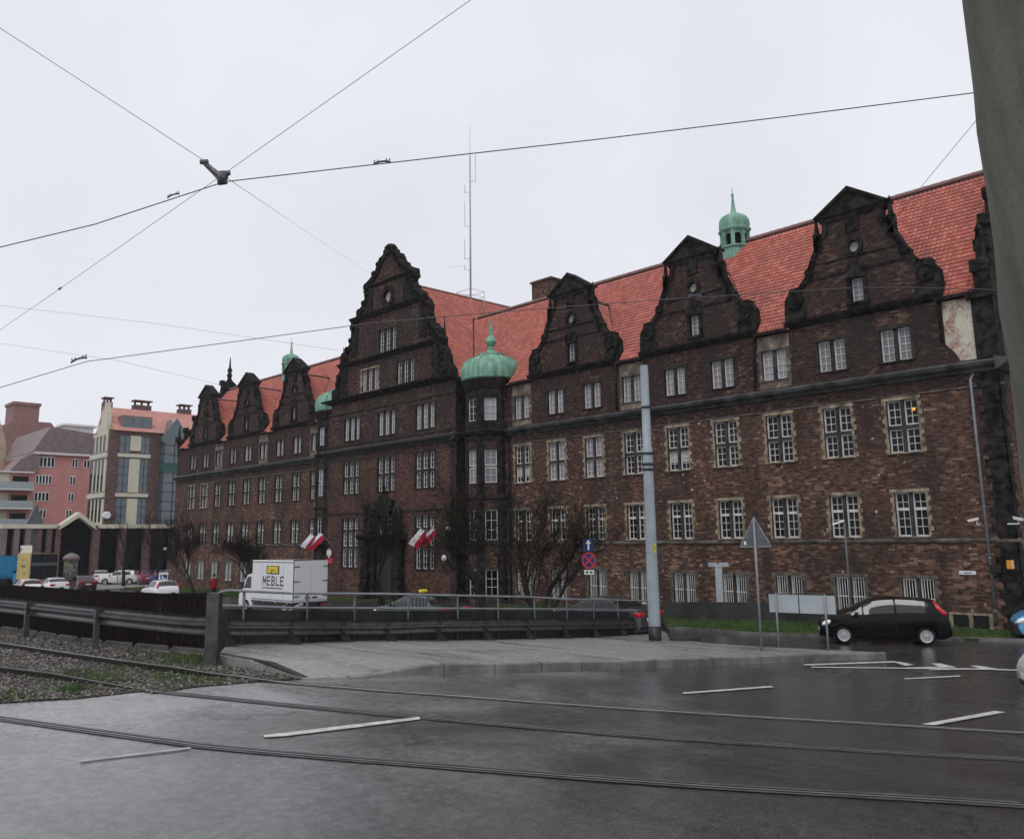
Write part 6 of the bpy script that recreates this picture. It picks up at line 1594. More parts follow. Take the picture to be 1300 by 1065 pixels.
def wheel_meshes(R, wd=0.19):
    t = MB(); t.lathe([(R*0.62, -wd/2), (R*0.9, -wd/2-0.005), (R, -wd/2+0.03), (R, wd/2-0.03), (R*0.9, wd/2+0.005), (R*0.62, wd/2), (R*0.62, -wd/2)], n=28, axis='y'); tm = t.mesh('tyre', 'tyre'); t.fix(tm)
    for p in tm.polygons: p.use_smooth = True
    r = MB(); r.cur = 1; r.lathe([(0.0, wd/2-0.05), (R*0.64, wd/2-0.05)], n=28, axis='y'); r.lathe([(0, -wd/2+0.02), (R*0.64, -wd/2+0.02)], n=20, axis='y'); r.cur = 0
    r.lathe([(R*0.56, wd/2-0.04), (R*0.58, wd/2-0.004), (R*0.66, wd/2+0.004), (R*0.66, wd/2-0.05)], n=28, axis='y'); r.lathe([(0, wd/2-0.002), (R*0.15, wd/2-0.002), (R*0.22, wd/2-0.02), (R*0.22, wd/2-0.05)], n=14, axis='y')
    for k in range(18):
        a = 2*PI*k/18; da = 0.085
        q = [(R*0.2*math.cos(a-da*1.6), R*0.2*math.sin(a-da*1.6)), (R*0.58*math.cos(a-da), R*0.58*math.sin(a-da)), (R*0.58*math.cos(a+da), R*0.58*math.sin(a+da)), (R*0.2*math.cos(a+da*1.6), R*0.2*math.sin(a+da*1.6))]
        r.add([(x, wd/2-0.018, z) for x, z in q]+[(x, wd/2-0.05, z) for x, z in q], ((3, 2, 1, 0), (0, 1, 5, 4), (2, 3, 7, 6)))
    rm = r.mesh('rim', ['hub_metal', 'plastic_black']); r.fix(rm); return tm, rm
def car(label, pos, heading, paint, kind='hatch', group=None, sign=None, name='parked_car', cat='car', lights=True, bumper=False):
    if kind not in CT:
        T = CarType() if kind == 'hatch' else CarType(L=4.42, W=1.74, H=1.45, wb=2.62, kind='saloon'); CT[kind] = (T, T.body_mesh(), wheel_meshes(T.R))
    T, bm_, (tm, rm) = CT[kind]
    root = thing(name, label, cat, pos, heading, group)
    body = place('body', bm_, root)
    for i, k in enumerate((paint, 'plastic_black')): body.material_slots[i].link = 'OBJECT'; body.material_slots[i].material = MATS[k]
    bl = lambda mb, n, m, sm=True, par=root: mb.build(n, m, par, world=False, smooth=sm)
    h = T.L/2
    for sy in (1, -1):
        for (a, b_) in T.sidewin: bl(T.glass_side(a, b_, sy), 'side_window', 'glass_car')
        mb = MB(); x0, x1 = 0.66, T.dlo_front; n = 5           # front quarter light, a wedge
        for i in range(n+1):
            x = x0+(x1-x0)*i/n; mb.v += [T.side_pt(x, 0.12, sy), T.side_pt(x, max(0.14, 0.86*(1-i/n*0.55)), sy)]
        for i in range(n): mb.f.append((2*i, 2*i+1, 2*i+3, 2*i+2)); mb.mi.append(0)
        bl(mb, 'quarter_window', 'glass_car')
        mb = MB(); mb.M = Matrix.Translation((0.84, sy*(T.W/2+0.07), 0.98)); mb.sphere((0, 0, 0), (0.075, 0.10, 0.075), 10, 6); bl(mb, 'mirror', 'plastic_black')
        for x in (0.62, -0.36, -1.32 if kind == 'hatch' else -1.25):   # shut lines
            mb = MB(); w = T.half(x)
            pts = [(x, sy*(p[0]+0.0015), p[1]) for p in T.rings(x)[2:6]]; mb.tube(pts, 0.006, 4)
            if x > -1.2: bl(mb, 'door_gap', 'plastic_black', False)
        for x in (0.42 if False else -0.22, -1.02):
            r = T.rings(x); mb = MB(); mb.bev(x-0.02, x+0.16, sy*(r[4][0]+0.0)-0.012, sy*(r[4][0])+0.022, r[4][1]-0.03, r[4][1]+0.005, 0.008); bl(mb, 'door_handle', paint)
        if lights:
            mb = MB(); mb.M = Matrix.Translation((h-0.36, sy*(T.half(h-0.36)*0.80), 0.74)) @ Matrix.Rotation(sy*0.42, 4, 'Z') @ Matrix.Rotation(0.40, 4, 'Y'); mb.sphere((0, 0, 0), (0.34, 0.14, 0.10), 14, 8); bl(mb, 'headlight', 'lamp_white')
            if kind == 'hatch':
                mb = MB(); pts = []
                for t in (0.02, 0.3, 0.62, 0.94): x = -h+0.12+0.34*t; q = T.side_pt(max(x, -h+0.09), t*0.95+0.04, sy, 0.01); pts.append(q)
                mb.tube([(p[0]+0.02, p[1]-sy*0.05, p[2]) for p in pts], [0.085, 0.095, 0.085, 0.055], 8); bl(mb, 'tail_light', 'lamp_red')
            else:
                mb = MB(); mb.bev(-h-0.005, -h+0.22, sy*0.60-0.18, sy*0.60+0.19, 0.78, 0.94, 0.03); bl(mb, 'tail_light', 'lamp_red')
    bl(T.glass_top(T.rf+0.06, T.cowl-0.06), 'windscreen', 'glass_car'); bl(T.glass_top(T.tail+0.06, T.rb-0.04), 'rear_window', 'glass_car')
    mb = MB(); mb.bev(h-0.03, h+0.012, -0.26, 0.26, 0.36, 0.47, 0.008); bl(mb, 'number_plate', 'sign_white', False)
    mb = MB(); mb.bev(-h-0.012, -h+0.03, -0.26, 0.26, 0.62, 0.73, 0.008); bl(mb, 'number_plate', 'sign_white', False)
    mb = MB(); mb.bev(h-0.09, h+0.004, -0.5, 0.5, 0.20, 0.33, 0.02); bl(mb, 'grille', 'plastic_black', False)
    for x in (T.xf, T.xr):
        for sy in (1, -1):
            w = thing_part('wheel', root, (x, sy*(T.W/2-0.125), T.R), 0 if sy > 0 else PI); place('tyre', tm, w); place('rim', rm, w)
    if bumper:
        mb = MB(); mb.bev(h-0.55, h+0.05, -T.W/2*0.90, T.W/2*0.90, 0.20, 0.60, 0.06); bl(mb, 'bumper', 'plastic_black', False)
    if sign == 'taxi':
        mb = MB(); mb.bev(-0.3, -0.08, -0.20, 0.20, 1.46, 1.60, 0.05); bl(mb, 'roof_sign', 'yellow_paint', True)
    if sign == 'L':
        mb = MB(); mb.box(-0.62, -0.50, -0.30, 0.30, 1.50, 2.02); mb.cur = 1; mb.box(-0.632, -0.625, -0.24, 0.24, 1.56, 1.86)
        mb.cur = 0; mb.box(-0.638, -0.634, 0.06, 0.13, 1.60, 1.82); mb.box(-0.638, -0.634, -0.11, 0.06, 1.60, 1.66)
        bl(mb, 'roof_sign', ['sign_white', 'sign_blue'], False)
    return root
def thing_part(name, parent, loc, rz=0):
    o = bpy.data.objects.new(name, None); COL.objects.link(o); o.parent = parent; o.location = loc; o.rotation_euler.z = rz; o.empty_display_size = 0.1; return o
lowz = lambda x, y: float(low(x))
# black hatchback crossing in front of the building
ff, rr_ = GZ(1073, 817.3), GZ(1178, 819.5); hd = math.atan2(ff[1]-rr_[1], ff[0]-rr_[0])
ctr = (ff+rr_)/2
off_ = np.array([-math.sin(hd), math.cos(hd)])
if off_@np.array([CAM[0]-ctr[0], CAM[1]-ctr[1]]) > 0: off_ = -off_
ctr[:2] += off_*0.75
car('shiny black hatchback turning on the wet street before the low wall', (float(ctr[0]), float(ctr[1]), hz(ctr[0], ctr[1])), hd, 'black_car', name='hatchback_car')
p = GZ(1310, 815); d_ = np.array([math.cos(hd), math.sin(hd)])
hb_ = hd-0.12; d_ = np.array([math.cos(hb_), math.sin(hb_)]); c_ = p[:2]-d_*1.55+np.array([-d_[1], d_[0]])*(0.72 if (np.array([-d_[1], d_[0]])@(np.array([0, 1.0]))) > 0 else -0.72)
car('bright blue car entering past the grassy foot of the building corner', (float(c_[0]), float(c_[1]), hz(*c_)), hb_, 'blue_car', name='moving_car', bumper=True)
p = GB(1331, 886); hw_ = hd-0.05; d_ = np.array([math.cos(hw_), math.sin(hw_)]); c_ = p[:2]-d_*1.75+np.array([-d_[1], d_[0]])*(0.75 if (np.array([-d_[1], d_[0]])[1]) > 0 else -0.75)
car('white car nose just showing at the road edge, the nearest vehicle', (float(c_[0]), float(c_[1]), hz(*c_)), hw_, 'white_car', name='moving_car')
def spot(px, py, d): q = atd(px, py, d); return float(q[0]), float(q[1]), lowz(q[0], q[1])
car('dark grey car with red tail lights behind the barrier, next to the pale pole', spot(766, 800, 32.6), PI+0.05, 'grey_car', 'saloon', name='moving_car')
car('dark green taxi with a yellow roof sign below the central flags', spot(533, 790, 37), PI+0.12, 'taxi_car', 'saloon', sign='taxi', name='taxi', cat='taxi')
car('white driving-school car with a blue and white board on its roof', spot(203, 757, 62), PI-0.1, 'white_car', sign='L', name='moving_car')
car('white car with red tail lights in front of the ochre lorry', spot(34, 748, 72), PI-0.05, 'white_car', name='moving_car')
car('dark maroon car in the far queue, next to the advertising column', spot(103, 748, 80), PI-0.05, 'maroon_car', 'saloon', name='moving_car')
car('pale silver car in the far queue between a white and a maroon car', spot(68, 748, 76), PI-0.05, 'white_car', 'saloon', name='moving_car')
car('white parked car side-on under the pale rail of the car park', spot(152, 744, 92), PI+0.9, 'white_car', name='parked_car', group='parked cars by the colonnade')
car('white parked car seen from its tail at the foot of a brick pillar', spot(126, 744, 95), PI-0.2, 'white_car', 'saloon', name='parked_car', group='parked cars by the colonnade')
car('crimson parked car beyond the driving-school car', spot(184, 743, 92), PI-0.2, 'pink_car', name='parked_car', group='parked cars by the colonnade')
car('navy blue parked car beyond the driving-school car', spot(199, 743, 91), PI-0.15, 'navy_car', name='parked_car', group='parked cars by the colonnade')
def truck(label, pos, heading, L, Wd, boxz, boxh, side_mat, rear_mat, cab, name='delivery_truck', meble=False, ochre=False):
    root = thing(name, label, 'truck', pos, heading); w = Wd/2
    B = lambda mb, n, m, sm=False, par=root: mb.build(n, m, par, world=False, smooth=sm)
    mb = MB(); mb.bev(-L/2, L/2, -w, w, boxz, boxz+boxh, 0.03); bo = B(mb, 'cargo_box', side_mat)
    mb = MB(); mb.box(-L/2-0.03, -L/2, -w+0.05, -0.008, boxz+0.12, boxz+boxh-0.06); mb.box(-L/2-0.03, -L/2, 0.008, w-0.05, boxz+0.12, boxz+boxh-0.06); do = B(mb, 'rear_door', rear_mat)
    mb = MB()
    for sy in (-1, 1):
        for z in (0.15, 0.5, 0.85): mb.box(-L/2-0.05, -L/2+0.02, sy*(w-0.16)-0.16, sy*(w-0.16)+0.16, boxz+boxh*z-0.02, boxz+boxh*z+0.02)
        mb.box(-L/2-0.05, -L/2-0.02, sy*0.22-0.15, sy*0.22+0.15, boxz+0.2, boxz+0.28)
    B(mb, 'hinge', 'dark_metal', par=do)
    mb = MB(); mb.box(-L/2-0.02, -L/2+0.06, -w, w, boxz+boxh, boxz+boxh+0.03); mb.box(-L/2-0.01, -L/2+0.05, w, w+0.015, boxz, boxz+boxh); mb.box(-L/2, L/2, -w-0.01, w+0.01, boxz-0.1, boxz-0.003); B(mb, 'frame_trim', 'dark_metal')
    mb = MB(); mb.box(-L/2, L/2+cab*0.7, -0.4, 0.4, boxz-0.32, boxz-0.1); B(mb, 'chassis', 'plastic_black')
    c0 = L/2+0.04
    mb = MB(); mb.prism([(c0, boxz-0.35), (c0+cab, boxz-0.35), (c0+cab, boxz+0.25), (c0+cab*0.78, boxz+0.55), (c0+cab*0.42, boxz+1.32), (c0+cab*0.1, boxz+1.42), (c0, boxz+1.42)], 'y', -w*0.92, w*0.92); B(mb, 'cab', side_mat if not ochre else 'blue_panel')
    for sy in (-1, 1):
        mb = MB(); y = sy*w*0.925; mb.poly([(c0+cab*0.12, y, boxz+0.62), (c0+cab*0.62, y, boxz+0.62), (c0+cab*0.40, y, boxz+1.22), (c0+cab*0.12, y, boxz+1.25)]); B(mb, 'side_window', 'glass_car')
        mb = MB(); mb.bev(c0+cab*0.66, c0+cab*0.74, y+sy*0.03-0.1, y+sy*0.03+0.1, boxz+0.6, boxz+0.9, 0.02); B(mb, 'mirror', 'plastic_black')
        mb = MB(); mb.bev(-L/2-0.04, -L/2+0.02, sy*(w-0.2)-0.12, sy*(w-0.2)+0.12, boxz-0.22, boxz-0.1, 0.01); B(mb, 'tail_light', 'lamp_red')
    mb = MB(); mb.quad((c0+cab*0.79, -w*0.8, boxz+0.575), (c0+cab*0.79, w*0.8, boxz+0.575), (c0+cab*0.435, w*0.76, boxz+1.32), (c0+cab*0.435, -w*0.76, boxz+1.32)); B(mb, 'windscreen', 'glass_car')
    R = 0.36; tm, rm = wheel_meshes(R, 0.24)
    for x in (-L/2+0.9, c0+cab*0.45):
        for sy in (1, -1): wq = thing_part('wheel', root, (x, sy*(w-0.15), R), 0 if sy > 0 else PI); place('tyre', tm, wq); place('rim', rm, wq)
    if meble:
        mb = MB()
        for x in (-1.1, 0.0, 1.1): mb.box(x-0.006, x+0.006, w, w+0.004, boxz+0.06, boxz+boxh-0.08)
        for z in (0.10, boxh-0.10): mb.box(-L/2+0.03, L/2-0.03, w, w+0.012, boxz+z-0.02, boxz+z+0.02)
        B(mb, 'panel_seam', 'sign_back', par=bo)
        for x in (-1.6, -0.4, 0.8, 1.8): mb = MB(); mb.box(x-0.06, x+0.06, w+0.008, w+0.022, boxz-0.08, boxz-0.03); B(mb, 'marker_light', 'lamp_amber')
        mb = MB(); mb.box(-1.0, L/2-0.5, w-0.06, w-0.02, boxz-0.40, boxz-0.14); B(mb, 'side_guard', 'dark_metal')
        y = w+0.005
        def strokes(mb, ch, x, z, hgt_, wd, t=0.075):
            X = lambda a: x-a*wd      # seen from the left side, text runs backwards along x
            S = {'M': [((0, 0), (0, 1)), ((0, 1), (.5, .3)), ((.5, .3), (1, 1)), ((1, 1), (1, 0))], 'E': [((0, 0), (0, 1)), ((0, 1), (.9, 1)), ((0, .52), (.75, .52)), ((0, 0), (.9, 0))], 'L': [((0, 1), (0, 0)), ((0, 0), (.9, 0))],
                 'B': [((0, 0), (0, 1)), ((0, 1), (.7, 1)), ((.7, 1), (.85, .76)), ((.85, .76), (.7, .53)), ((0, .53), (.7, .53)), ((.7, .53), (.9, .26)), ((.9, .26), (.7, 0)), ((0, 0), (.7, 0))]}[ch]
            for (a, b_), (c_, d_2) in S:
                p, q = Vector((X(a), y, z+b_*hgt_)), Vector((X(c_), y, z+d_2*hgt_)); t_ = (q-p).normalized(); n_ = Vector((t_.z, 0, -t_.x))*t/2
                mb.quad(*[tuple(v) for v in (p-n_-t_*t/2, q-n_+t_*t/2, q+n_+t_*t/2, p+n_-t_*t/2)])
        mb = MB(); x = 0.95
        for ch in 'MEBLE': strokes(mb, ch, x, boxz+0.86, 0.42, 0.30); x -= 0.45
        x = 1.0
        for k in range(17): w_ = random.uniform(0.06, 0.11); mb.quad((x, y, boxz+0.66), (x-w_, y, boxz+0.66), (x-w_, y, boxz+0.73), (x, y, boxz+0.73)); x -= w_+0.03
        B(mb, 'lettering', 'black_paint', par=bo)
        mb = MB(); mb.quad((0.62, y, boxz+1.42), (-0.68, y, boxz+1.42), (-0.68, y, boxz+1.86), (0.62, y, boxz+1.86)); mb.cur = 1; mb.M = Matrix.Translation((0, 0.003, 0))
        mb.quad((0.55, y, boxz+1.48), (-0.55, y, boxz+1.48), (-0.55, y, boxz+1.83), (0.50, y, boxz+1.83)); mb.cur = 0; mb.M = Matrix.Translation((0, 0.006, 0))
        mb.quad((0.14, y, boxz+1.44), (0.06, y, boxz+1.44), (0.06, y, boxz+1.64), (0.14, y, boxz+1.64)); mb.quad((0.12, y, boxz+1.6), (-0.2, y, boxz+1.6), (-0.2, y, boxz+1.65), (0.12, y, boxz+1.65))
        B(mb, 'logo_panel', ['black_paint', 'yellow_paint'], par=bo)
    if ochre:
        mb = MB(); y = w+0.003; random.seed(3)
        for (x0, z, hh, n) in ((0.6, 0.76, 0.10, 6), (0.9, 0.52, 0.20, 9), (-0.1, 0.26, 0.16, 4)):
            x = x0
            for k in range(n):
                w_ = random.uniform(0.10, 0.17); z0 = boxz+boxh*z; mb.quad((x, y, z0-hh*0.5), (x-w_, y, z0-hh*0.5), (x-w_-0.02, y, z0+hh*random.uniform(0.3, 0.7)), (x-0.02, y, z0+hh*0.5)); x -= w_+0.04
        B(mb, 'lettering', 'black_paint', par=bo)
        mb = MB(); mb.box(-L/2-0.06, -L/2-0.035, -w+0.1, w-0.1, boxz+boxh*0.55, boxz+boxh*0.66); B(mb, 'rear_bar', 'sign_back', par=do)
        mb = MB(); mb.bev(L/2-1.0, L/2-0.2, w-1.0, w-0.1, boxz+boxh, boxz+boxh+0.75, 0.05); mb.cur = 1; mb.lathe([(0.26, w-0.095), (0.26, w-0.09)], (L/2-0.6, 0, boxz+boxh+0.37), 14, 'y'); B(mb, 'cooling_unit', ['sign_white', 'black_paint'])
    return root
p = spot(366, 775, 46.5)
truck('white box van lettered MEBLE with a yellow logo, seen behind the railing', p, PI+0.03, 4.3, 2.05, 0.72, 2.15, 'white_car', 'white_car', 1.5, 'box_van', meble=True)
p = spot(45, 745, 84)
truck('lorry with an ochre side and dark navy rear in the far traffic', p, PI-0.02, 4.8, 2.4, 0.9, 2.55, 'ochre_panel', 'navy_panel', 1.6, 'box_lorry', ochre=True)
p = spot(-6, 745, 90)
truck('blue lorry cut off by the picture edge, ahead of the ochre one', p, PI-0.02, 6.0, 2.4, 0.9, 2.3, 'blue_panel', 'blue_panel', 1.6, 'box_lorry')

# ------------------------------------------------------------------ person in a red coat on the lawn
def person(pos, rz):
    root = thing('person', 'person in a red coat and dark trousers walking beside the bare tree on the lawn', 'person', pos, rz)
    J = [((0, 0, .92), .14, .11), ((0, 0, 1.12), .135, .10), ((0, 0, 1.32), .16, .11), ((0, 0, 1.46), .07, .06), ((.01, 0, 1.56), .055, .055),
         ((.02, 0, 1.64), .085, .10), ((.015, 0, 1.73), .07, .085),
         ((0, .19, 1.40), .06, .06), ((-.06, .23, 1.14), .048, .048), ((.05, .22, .92), .04, .04), ((.09, .21, .85), .03, .04),
         ((0, -.19, 1.40), .06, .06), ((.05, -.24, 1.14), .048, .048), ((.17, -.22, .95), .04, .04), ((.21, -.21, .89), .03, .04),
         ((0, .09, .86), .10, .10), ((.13, .10, .48), .065, .065), ((.10, .10, .09), .045, .045), ((.22, .10, .04), .04, .05),
         ((0, -.09, .86), .10, .10), ((-.06, -.10, .48), .065, .065), ((-.24, -.10, .12), .045, .045), ((-.14, -.10, .04), .04, .05)]
    E_ = [(0, 1), (1, 2), (2, 3), (3, 4), (4, 5), (5, 6), (2, 7), (7, 8), (8, 9), (9, 10), (2, 11), (11, 12), (12, 13), (13, 14), (0, 15), (15, 16), (16, 17), (17, 18), (0, 19), (19, 20), (20, 21), (21, 22)]
    me = bpy.data.meshes.new('body'); me.from_pydata([j[0] for j in J], E_, []); ob = bpy.data.objects.new('tmp', me); COL.objects.link(ob)
    ob.modifiers.new('s', 'SKIN')
    for v, j in zip(me.skin_vertices[0].data, J): v.radius = (j[1], j[2])
    me.skin_vertices[0].data[0].use_root = True
    ob.modifiers.new('d', 'SUBSURF').levels = 1; bpy.context.view_layer.update()
    out = bpy.data.meshes.new_from_object(ob.evaluated_get(DG())); bpy.data.objects.remove(ob); out.name = 'body'
    out.materials.clear()
    for k in ('red_coat', 'dark_trousers', 'skin'): out.materials.append(MATS[k])
    for p in out.polygons:
        c = p.center; p.material_index = 2 if (c.z > 1.5 or (abs(c.y) > 0.17 and c.z < 0.93 and c.z > 0.8)) else 1 if c.z < 0.84 else 0; p.use_smooth = True
    place('body', out, root)
    mb = MB(); mb.sphere((0.0, 0, 1.70), (0.115, 0.10, 0.10), 10, 6); mb.build('hair', 'bark', root, world=False, smooth=True)
    mb = MB(); mb.lathe([(.19, .70), (.18, .92), (.165, 1.1), (.20, 1.34), (.17, 1.45), (.08, 1.50)], n=12); 
    for i, v in enumerate(mb.v): mb.v[i] = (v[0]*0.78, v[1], v[2])
    mb.build('coat', 'red_coat', root, world=False, smooth=True)
p = spot(271, 752, 63); person(p, 2.6)

# ------------------------------------------------------------------ bare trees
def tree(label, base, H, spread, seed, levels=5, r0=0.12, stems=1, kids=(3, 4), up=0.55, lean=(0, 0), buds=0, first=0.3, twig='twig', name='bare_tree', cat='tree', group='bare trees before the building', ratio=0.68, leaf='bud_leaf'):
    rnd = random.Random(seed); root = thing(name, label, cat, base, group=group)
    tr, cr = MB(), MB(); tips = []
    def branch(p, d, L, r, lv):
        n = 4 if lv < 2 else 3; pts = [p]; q = Vector(p); dd = Vector(d)
        for i in range(n):
            dd = (dd+Vector((rnd.gauss(0, .16), rnd.gauss(0, .16), rnd.gauss(0.05, .10)))).normalized(); q = q+dd*(L/n); pts.append(q.copy())
        rs = [r*(1-0.5*i/n) for i in range(n+1)]
        (tr if lv <= 1 else cr).tube(pts, rs, 7 if lv == 0 else 5 if lv == 1 else 3, cap=lv < 2)
        if lv >= levels: tips.append(pts[-1]); return
        m = rnd.randint(*kids)+(1 if lv >= 2 else 0)
        for k in range(m):
            t = first+(1-first)*(k+rnd.random())/m if lv == 0 else 0.25+0.75*(k+rnd.random())/m
            f = t*n; i = min(n-1, int(f)); s_ = pts[i].lerp(pts[i+1], f-i); ax = (pts[i+1]-pts[i]).normalized()
            a = rnd.uniform(0, 2*PI); o = ax.orthogonal().normalized(); o = (o*math.cos(a)+ax.cross(o)*math.sin(a))
            out = rnd.uniform(0.55, 1.0)*spread; nd = (ax*0.75+o*out+Vector((0, 0, up*0.5))).normalized()
            branch(s_, nd, L*ratio*rnd.uniform(0.75, 1.15), max(0.008, rs[i]*rnd.uniform(0.42, 0.6)), lv+1)
        branch(pts[-1], dd, L*ratio, max(0.008, rs[-1]*0.9), lv+1)
    b0 = Vector(base)
    for k in range(stems):
        a = 2*PI*k/max(1, stems)+rnd.random(); d = Vector((lean[0]+(0.45*math.cos(a) if stems > 1 else 0), lean[1]+(0.45*math.sin(a) if stems > 1 else 0), 1)).normalized()
        branch(b0+Vector((0.12*math.cos(a), 0.12*math.sin(a), -0.2))*(1 if stems > 1 else 0.01), d, H*0.36, r0*(1 if stems == 1 else 0.7), 0)
    tr.build('trunk', 'bark', root, smooth=True, fix=False)
    if buds:
        cr.cur = 1
        for p in tips:
            if rnd.random() > buds: continue
            for _ in range(rnd.randint(1, 3)):
                q = p+Vector((rnd.gauss(0, .06), rnd.gauss(0, .06), rnd.gauss(0, .06))); s_ = rnd.uniform(0.015, 0.035); u = Vector((rnd.gauss(0, 1), rnd.gauss(0, 1), rnd.gauss(0, 1))).normalized(); v = u.orthogonal().normalized()
                cr.add([tuple(q-u*s_-v*s_*.5), tuple(q+u*s_-v*s_*.5), tuple(q+u*s_*.4+v*s_), tuple(q-u*s_*.4+v*s_)], ((0, 1, 2, 3),))
    cr.build('crown', [twig, leaf], root, fix=False)
    return root
tree('bare young tree on the lawn beside the red-coated walker', spot(248, 752, 64), 7.0, 0.75, 11, 5, 0.14, buds=0)
tree('bare young tree growing just behind the white van cab', spot(322, 756, 58), 5.8, 0.8, 12, 5, 0.11)
tree('dense dark tree with a broom-like crown before the entrance', spot(486, 762, 50), 7.2, 0.95, 13, 5, 0.19, kids=(3, 3), first=0.4, up=0.8, twig='twig')
tree('bare tree with a thick dark straight trunk beside the octagonal turret', spot(612, 766, 42), 7.8, 1.0, 14, 5, 0.22, kids=(3, 4), first=0.35, buds=0.10)
tree('bare many-stemmed tree fanning out low, with a few yellowish buds', spot(682, 768, 38.5), 7.0, 0.9, 15, 5, 0.17, stems=4, kids=(2, 3), first=0.25, buds=0.12)
tree('slender dark street tree standing between parked cars in the far car park', spot(157, 743, 88), 8.5, 0.7, 16, 4, 0.2, group='bare trees by the colonnade')
tree('thin dark street tree rising beside the driving-school car', spot(206, 744, 86), 9.0, 0.7, 17, 4, 0.16, group='bare trees by the colonnade')

# ------------------------------------------------------------------ far buildings
def win_rect(mb, x0, x1, z0, z1): pass
# modern brick block with glazed bay: main face x = -112 (towards +x), side face y = 2.08
MX, MY = -112.0, 2.08
root = thing('office_block', 'modern brick block with cream panels, blue-grey glazing and a stepped pale gable', 'building', (MX, MY, -0.7))
mb = MB(); mb.box(-118.3, MX, MY, 17, -1.5, 17.6); mb.build('wall', 'brick_modern', root)
mb = MB(); mb.prism([(MX+0.35, 17.55), (MX-4.2, 21.0), (-118.4, 17.55)], 'y', MY+0.4, 17); mb.build('roof', 'red_roof_far', root)
mb = MB()
mb.prism([(-117.6, 5.8), (-112.25, 5.8), (-112.25, 17.6), (-112.9, 17.6), (-112.9, 20.0), (-113.3, 20.0), (-113.3, 21.2), (-114.1, 21.2), (-114.1, 20.2), (-115.0, 20.2), (-115.0, 18.5), (-116.2, 18.5), (-116.2, 17.4), (-117.6, 17.4)], 'y', MY-0.12, MY+0.4); o = mb.build('stepped_gable', 'cream_wall', root)
mb = MB()
for x in (-117.2, -115.9, -114.6, -113.3):
    for z0, z1 in ((6.2, 9.0), (10.0, 14.0), (15.0, 17.0)): mb.box(x-0.32, x+0.32, MY-0.16, MY-0.1, z0, z1)
for z0, z1 in ((14.1, 14.9), (9.1, 9.9)): mb.box(-117.9, -112.1, MY-0.22, MY-0.1, z0, z1)
mb.build('side_glazing', 'glass_dark', o)
for z0, z1 in ((14.15, 14.75), (9.2, 9.8)): mb = MB(); mb.box(-117.95, -112.05, MY-0.3, MY-0.05, z0, z1); mb.build('cream_band', 'cream_wall', root)
for z0, z1 in ((14.25, 14.7), (9.3, 9.75)): mb = MB(); mb.box(MX-0.1, MX+0.22, 3.2, 7.2, z0, z1); mb.build('cream_band', 'cream_wall', root)
mb = MB()
for z0, z1 in ((15.1, 17.0), (9.85, 14.1), (5.9, 9.1)): mb.box(MX-0.1, MX+0.12, 4.65, 5.95, z0, z1)
mb.build('cream_panel', 'cream_wall', root)
for z0, z1 in ((14.8, 16.9), (9.85, 14.1), (5.9, 9.1)):
    for y0, y1 in ((3.4, 4.6), (6.0, 7.0)):
        mb = MB(); mb.box(MX-0.1, MX+0.05, y0, y1, z0, z1); w_ = mb.build('window', 'glass_teal', root)
        mb = MB(); n = max(2, int((z1-z0)/1.0))
        for k in range(1, n): z = z0+(z1-z0)*k/n; mb.box(MX, MX+0.08, y0, y1, z-0.03, z+0.03)
        mb.box(MX, MX+0.08, (y0+y1)/2-0.03, (y0+y1)/2+0.03, z0, z1); mb.build('glazing_bar', 'dark_metal', w_)
mb = MB(); mb.box(MX-0.1, MX+1.0, 8.5, 16.8, 5.9, 16.4); gb = mb.build('glazed_bay', 'glass_teal', root)
mb = MB(); mb.prism([(8.3, 16.4), (8.3, 17.0), (10.1, 19.6), (11.9, 17.0), (11.9, 16.4)], 'x', MX-3, MX+0.9); mb.build('bay_gable', 'glass_teal', gb)
mb = MB()
for k in range(9): z = 6.4+k*1.2; mb.box(MX, MX+1.05, 8.45, 16.85, z-0.04, z+0.04)
for k in range(7): y = 8.6+k*1.35; mb.box(MX, MX+1.05, y-0.04, y+0.04, 5.9, 16.4)
mb.build('glazing_bar', 'dark_metal', gb)
mb = MB(); mb.box(MX-0.1, MX+1.07, 8.4, 16.9, 12.6, 13.7); mb.build('green_band', 'teal_trim', gb)
mb = MB(); mb.box(MX-2, MX-0.4, 3.6, 7.4, 17.6, 19.6); dm = mb.build('dormer', 'grey_roof', root)
for y in (3.9, 5.1, 6.3): mb = MB(); mb.box(MX-0.45, MX-0.34, y, y+0.95, 17.9, 19.3); mb.build('window', 'glass_teal', dm)
for y, w_ in ((7.6, 1.1), (13.4, 0.8), (3.2, 0.5)):
    mb = MB(); mb.box(MX-5.6, MX-4.4, y-w_, y+w_, 19.0, 21.7); mb.box(MX-5.7, MX-4.3, y-w_-0.1, y+w_+0.1, 22.2, 22.35)
    for k in (-0.8, 0, 0.8): mb.box(MX-5.2, MX-4.8, y+k*w_-0.08, y+k*w_+0.08, 21.7, 22.2)
    mb.build('chimney', 'brick_modern', root)
mb = MB(); mb.lathe([(0.46, -0.2), (0.46, 0.1), (0.40, 0.2)], (MX+0.3, 2.3, 7.0), 20, 'x'); mb.build('round_sign', 'sign_white', root)
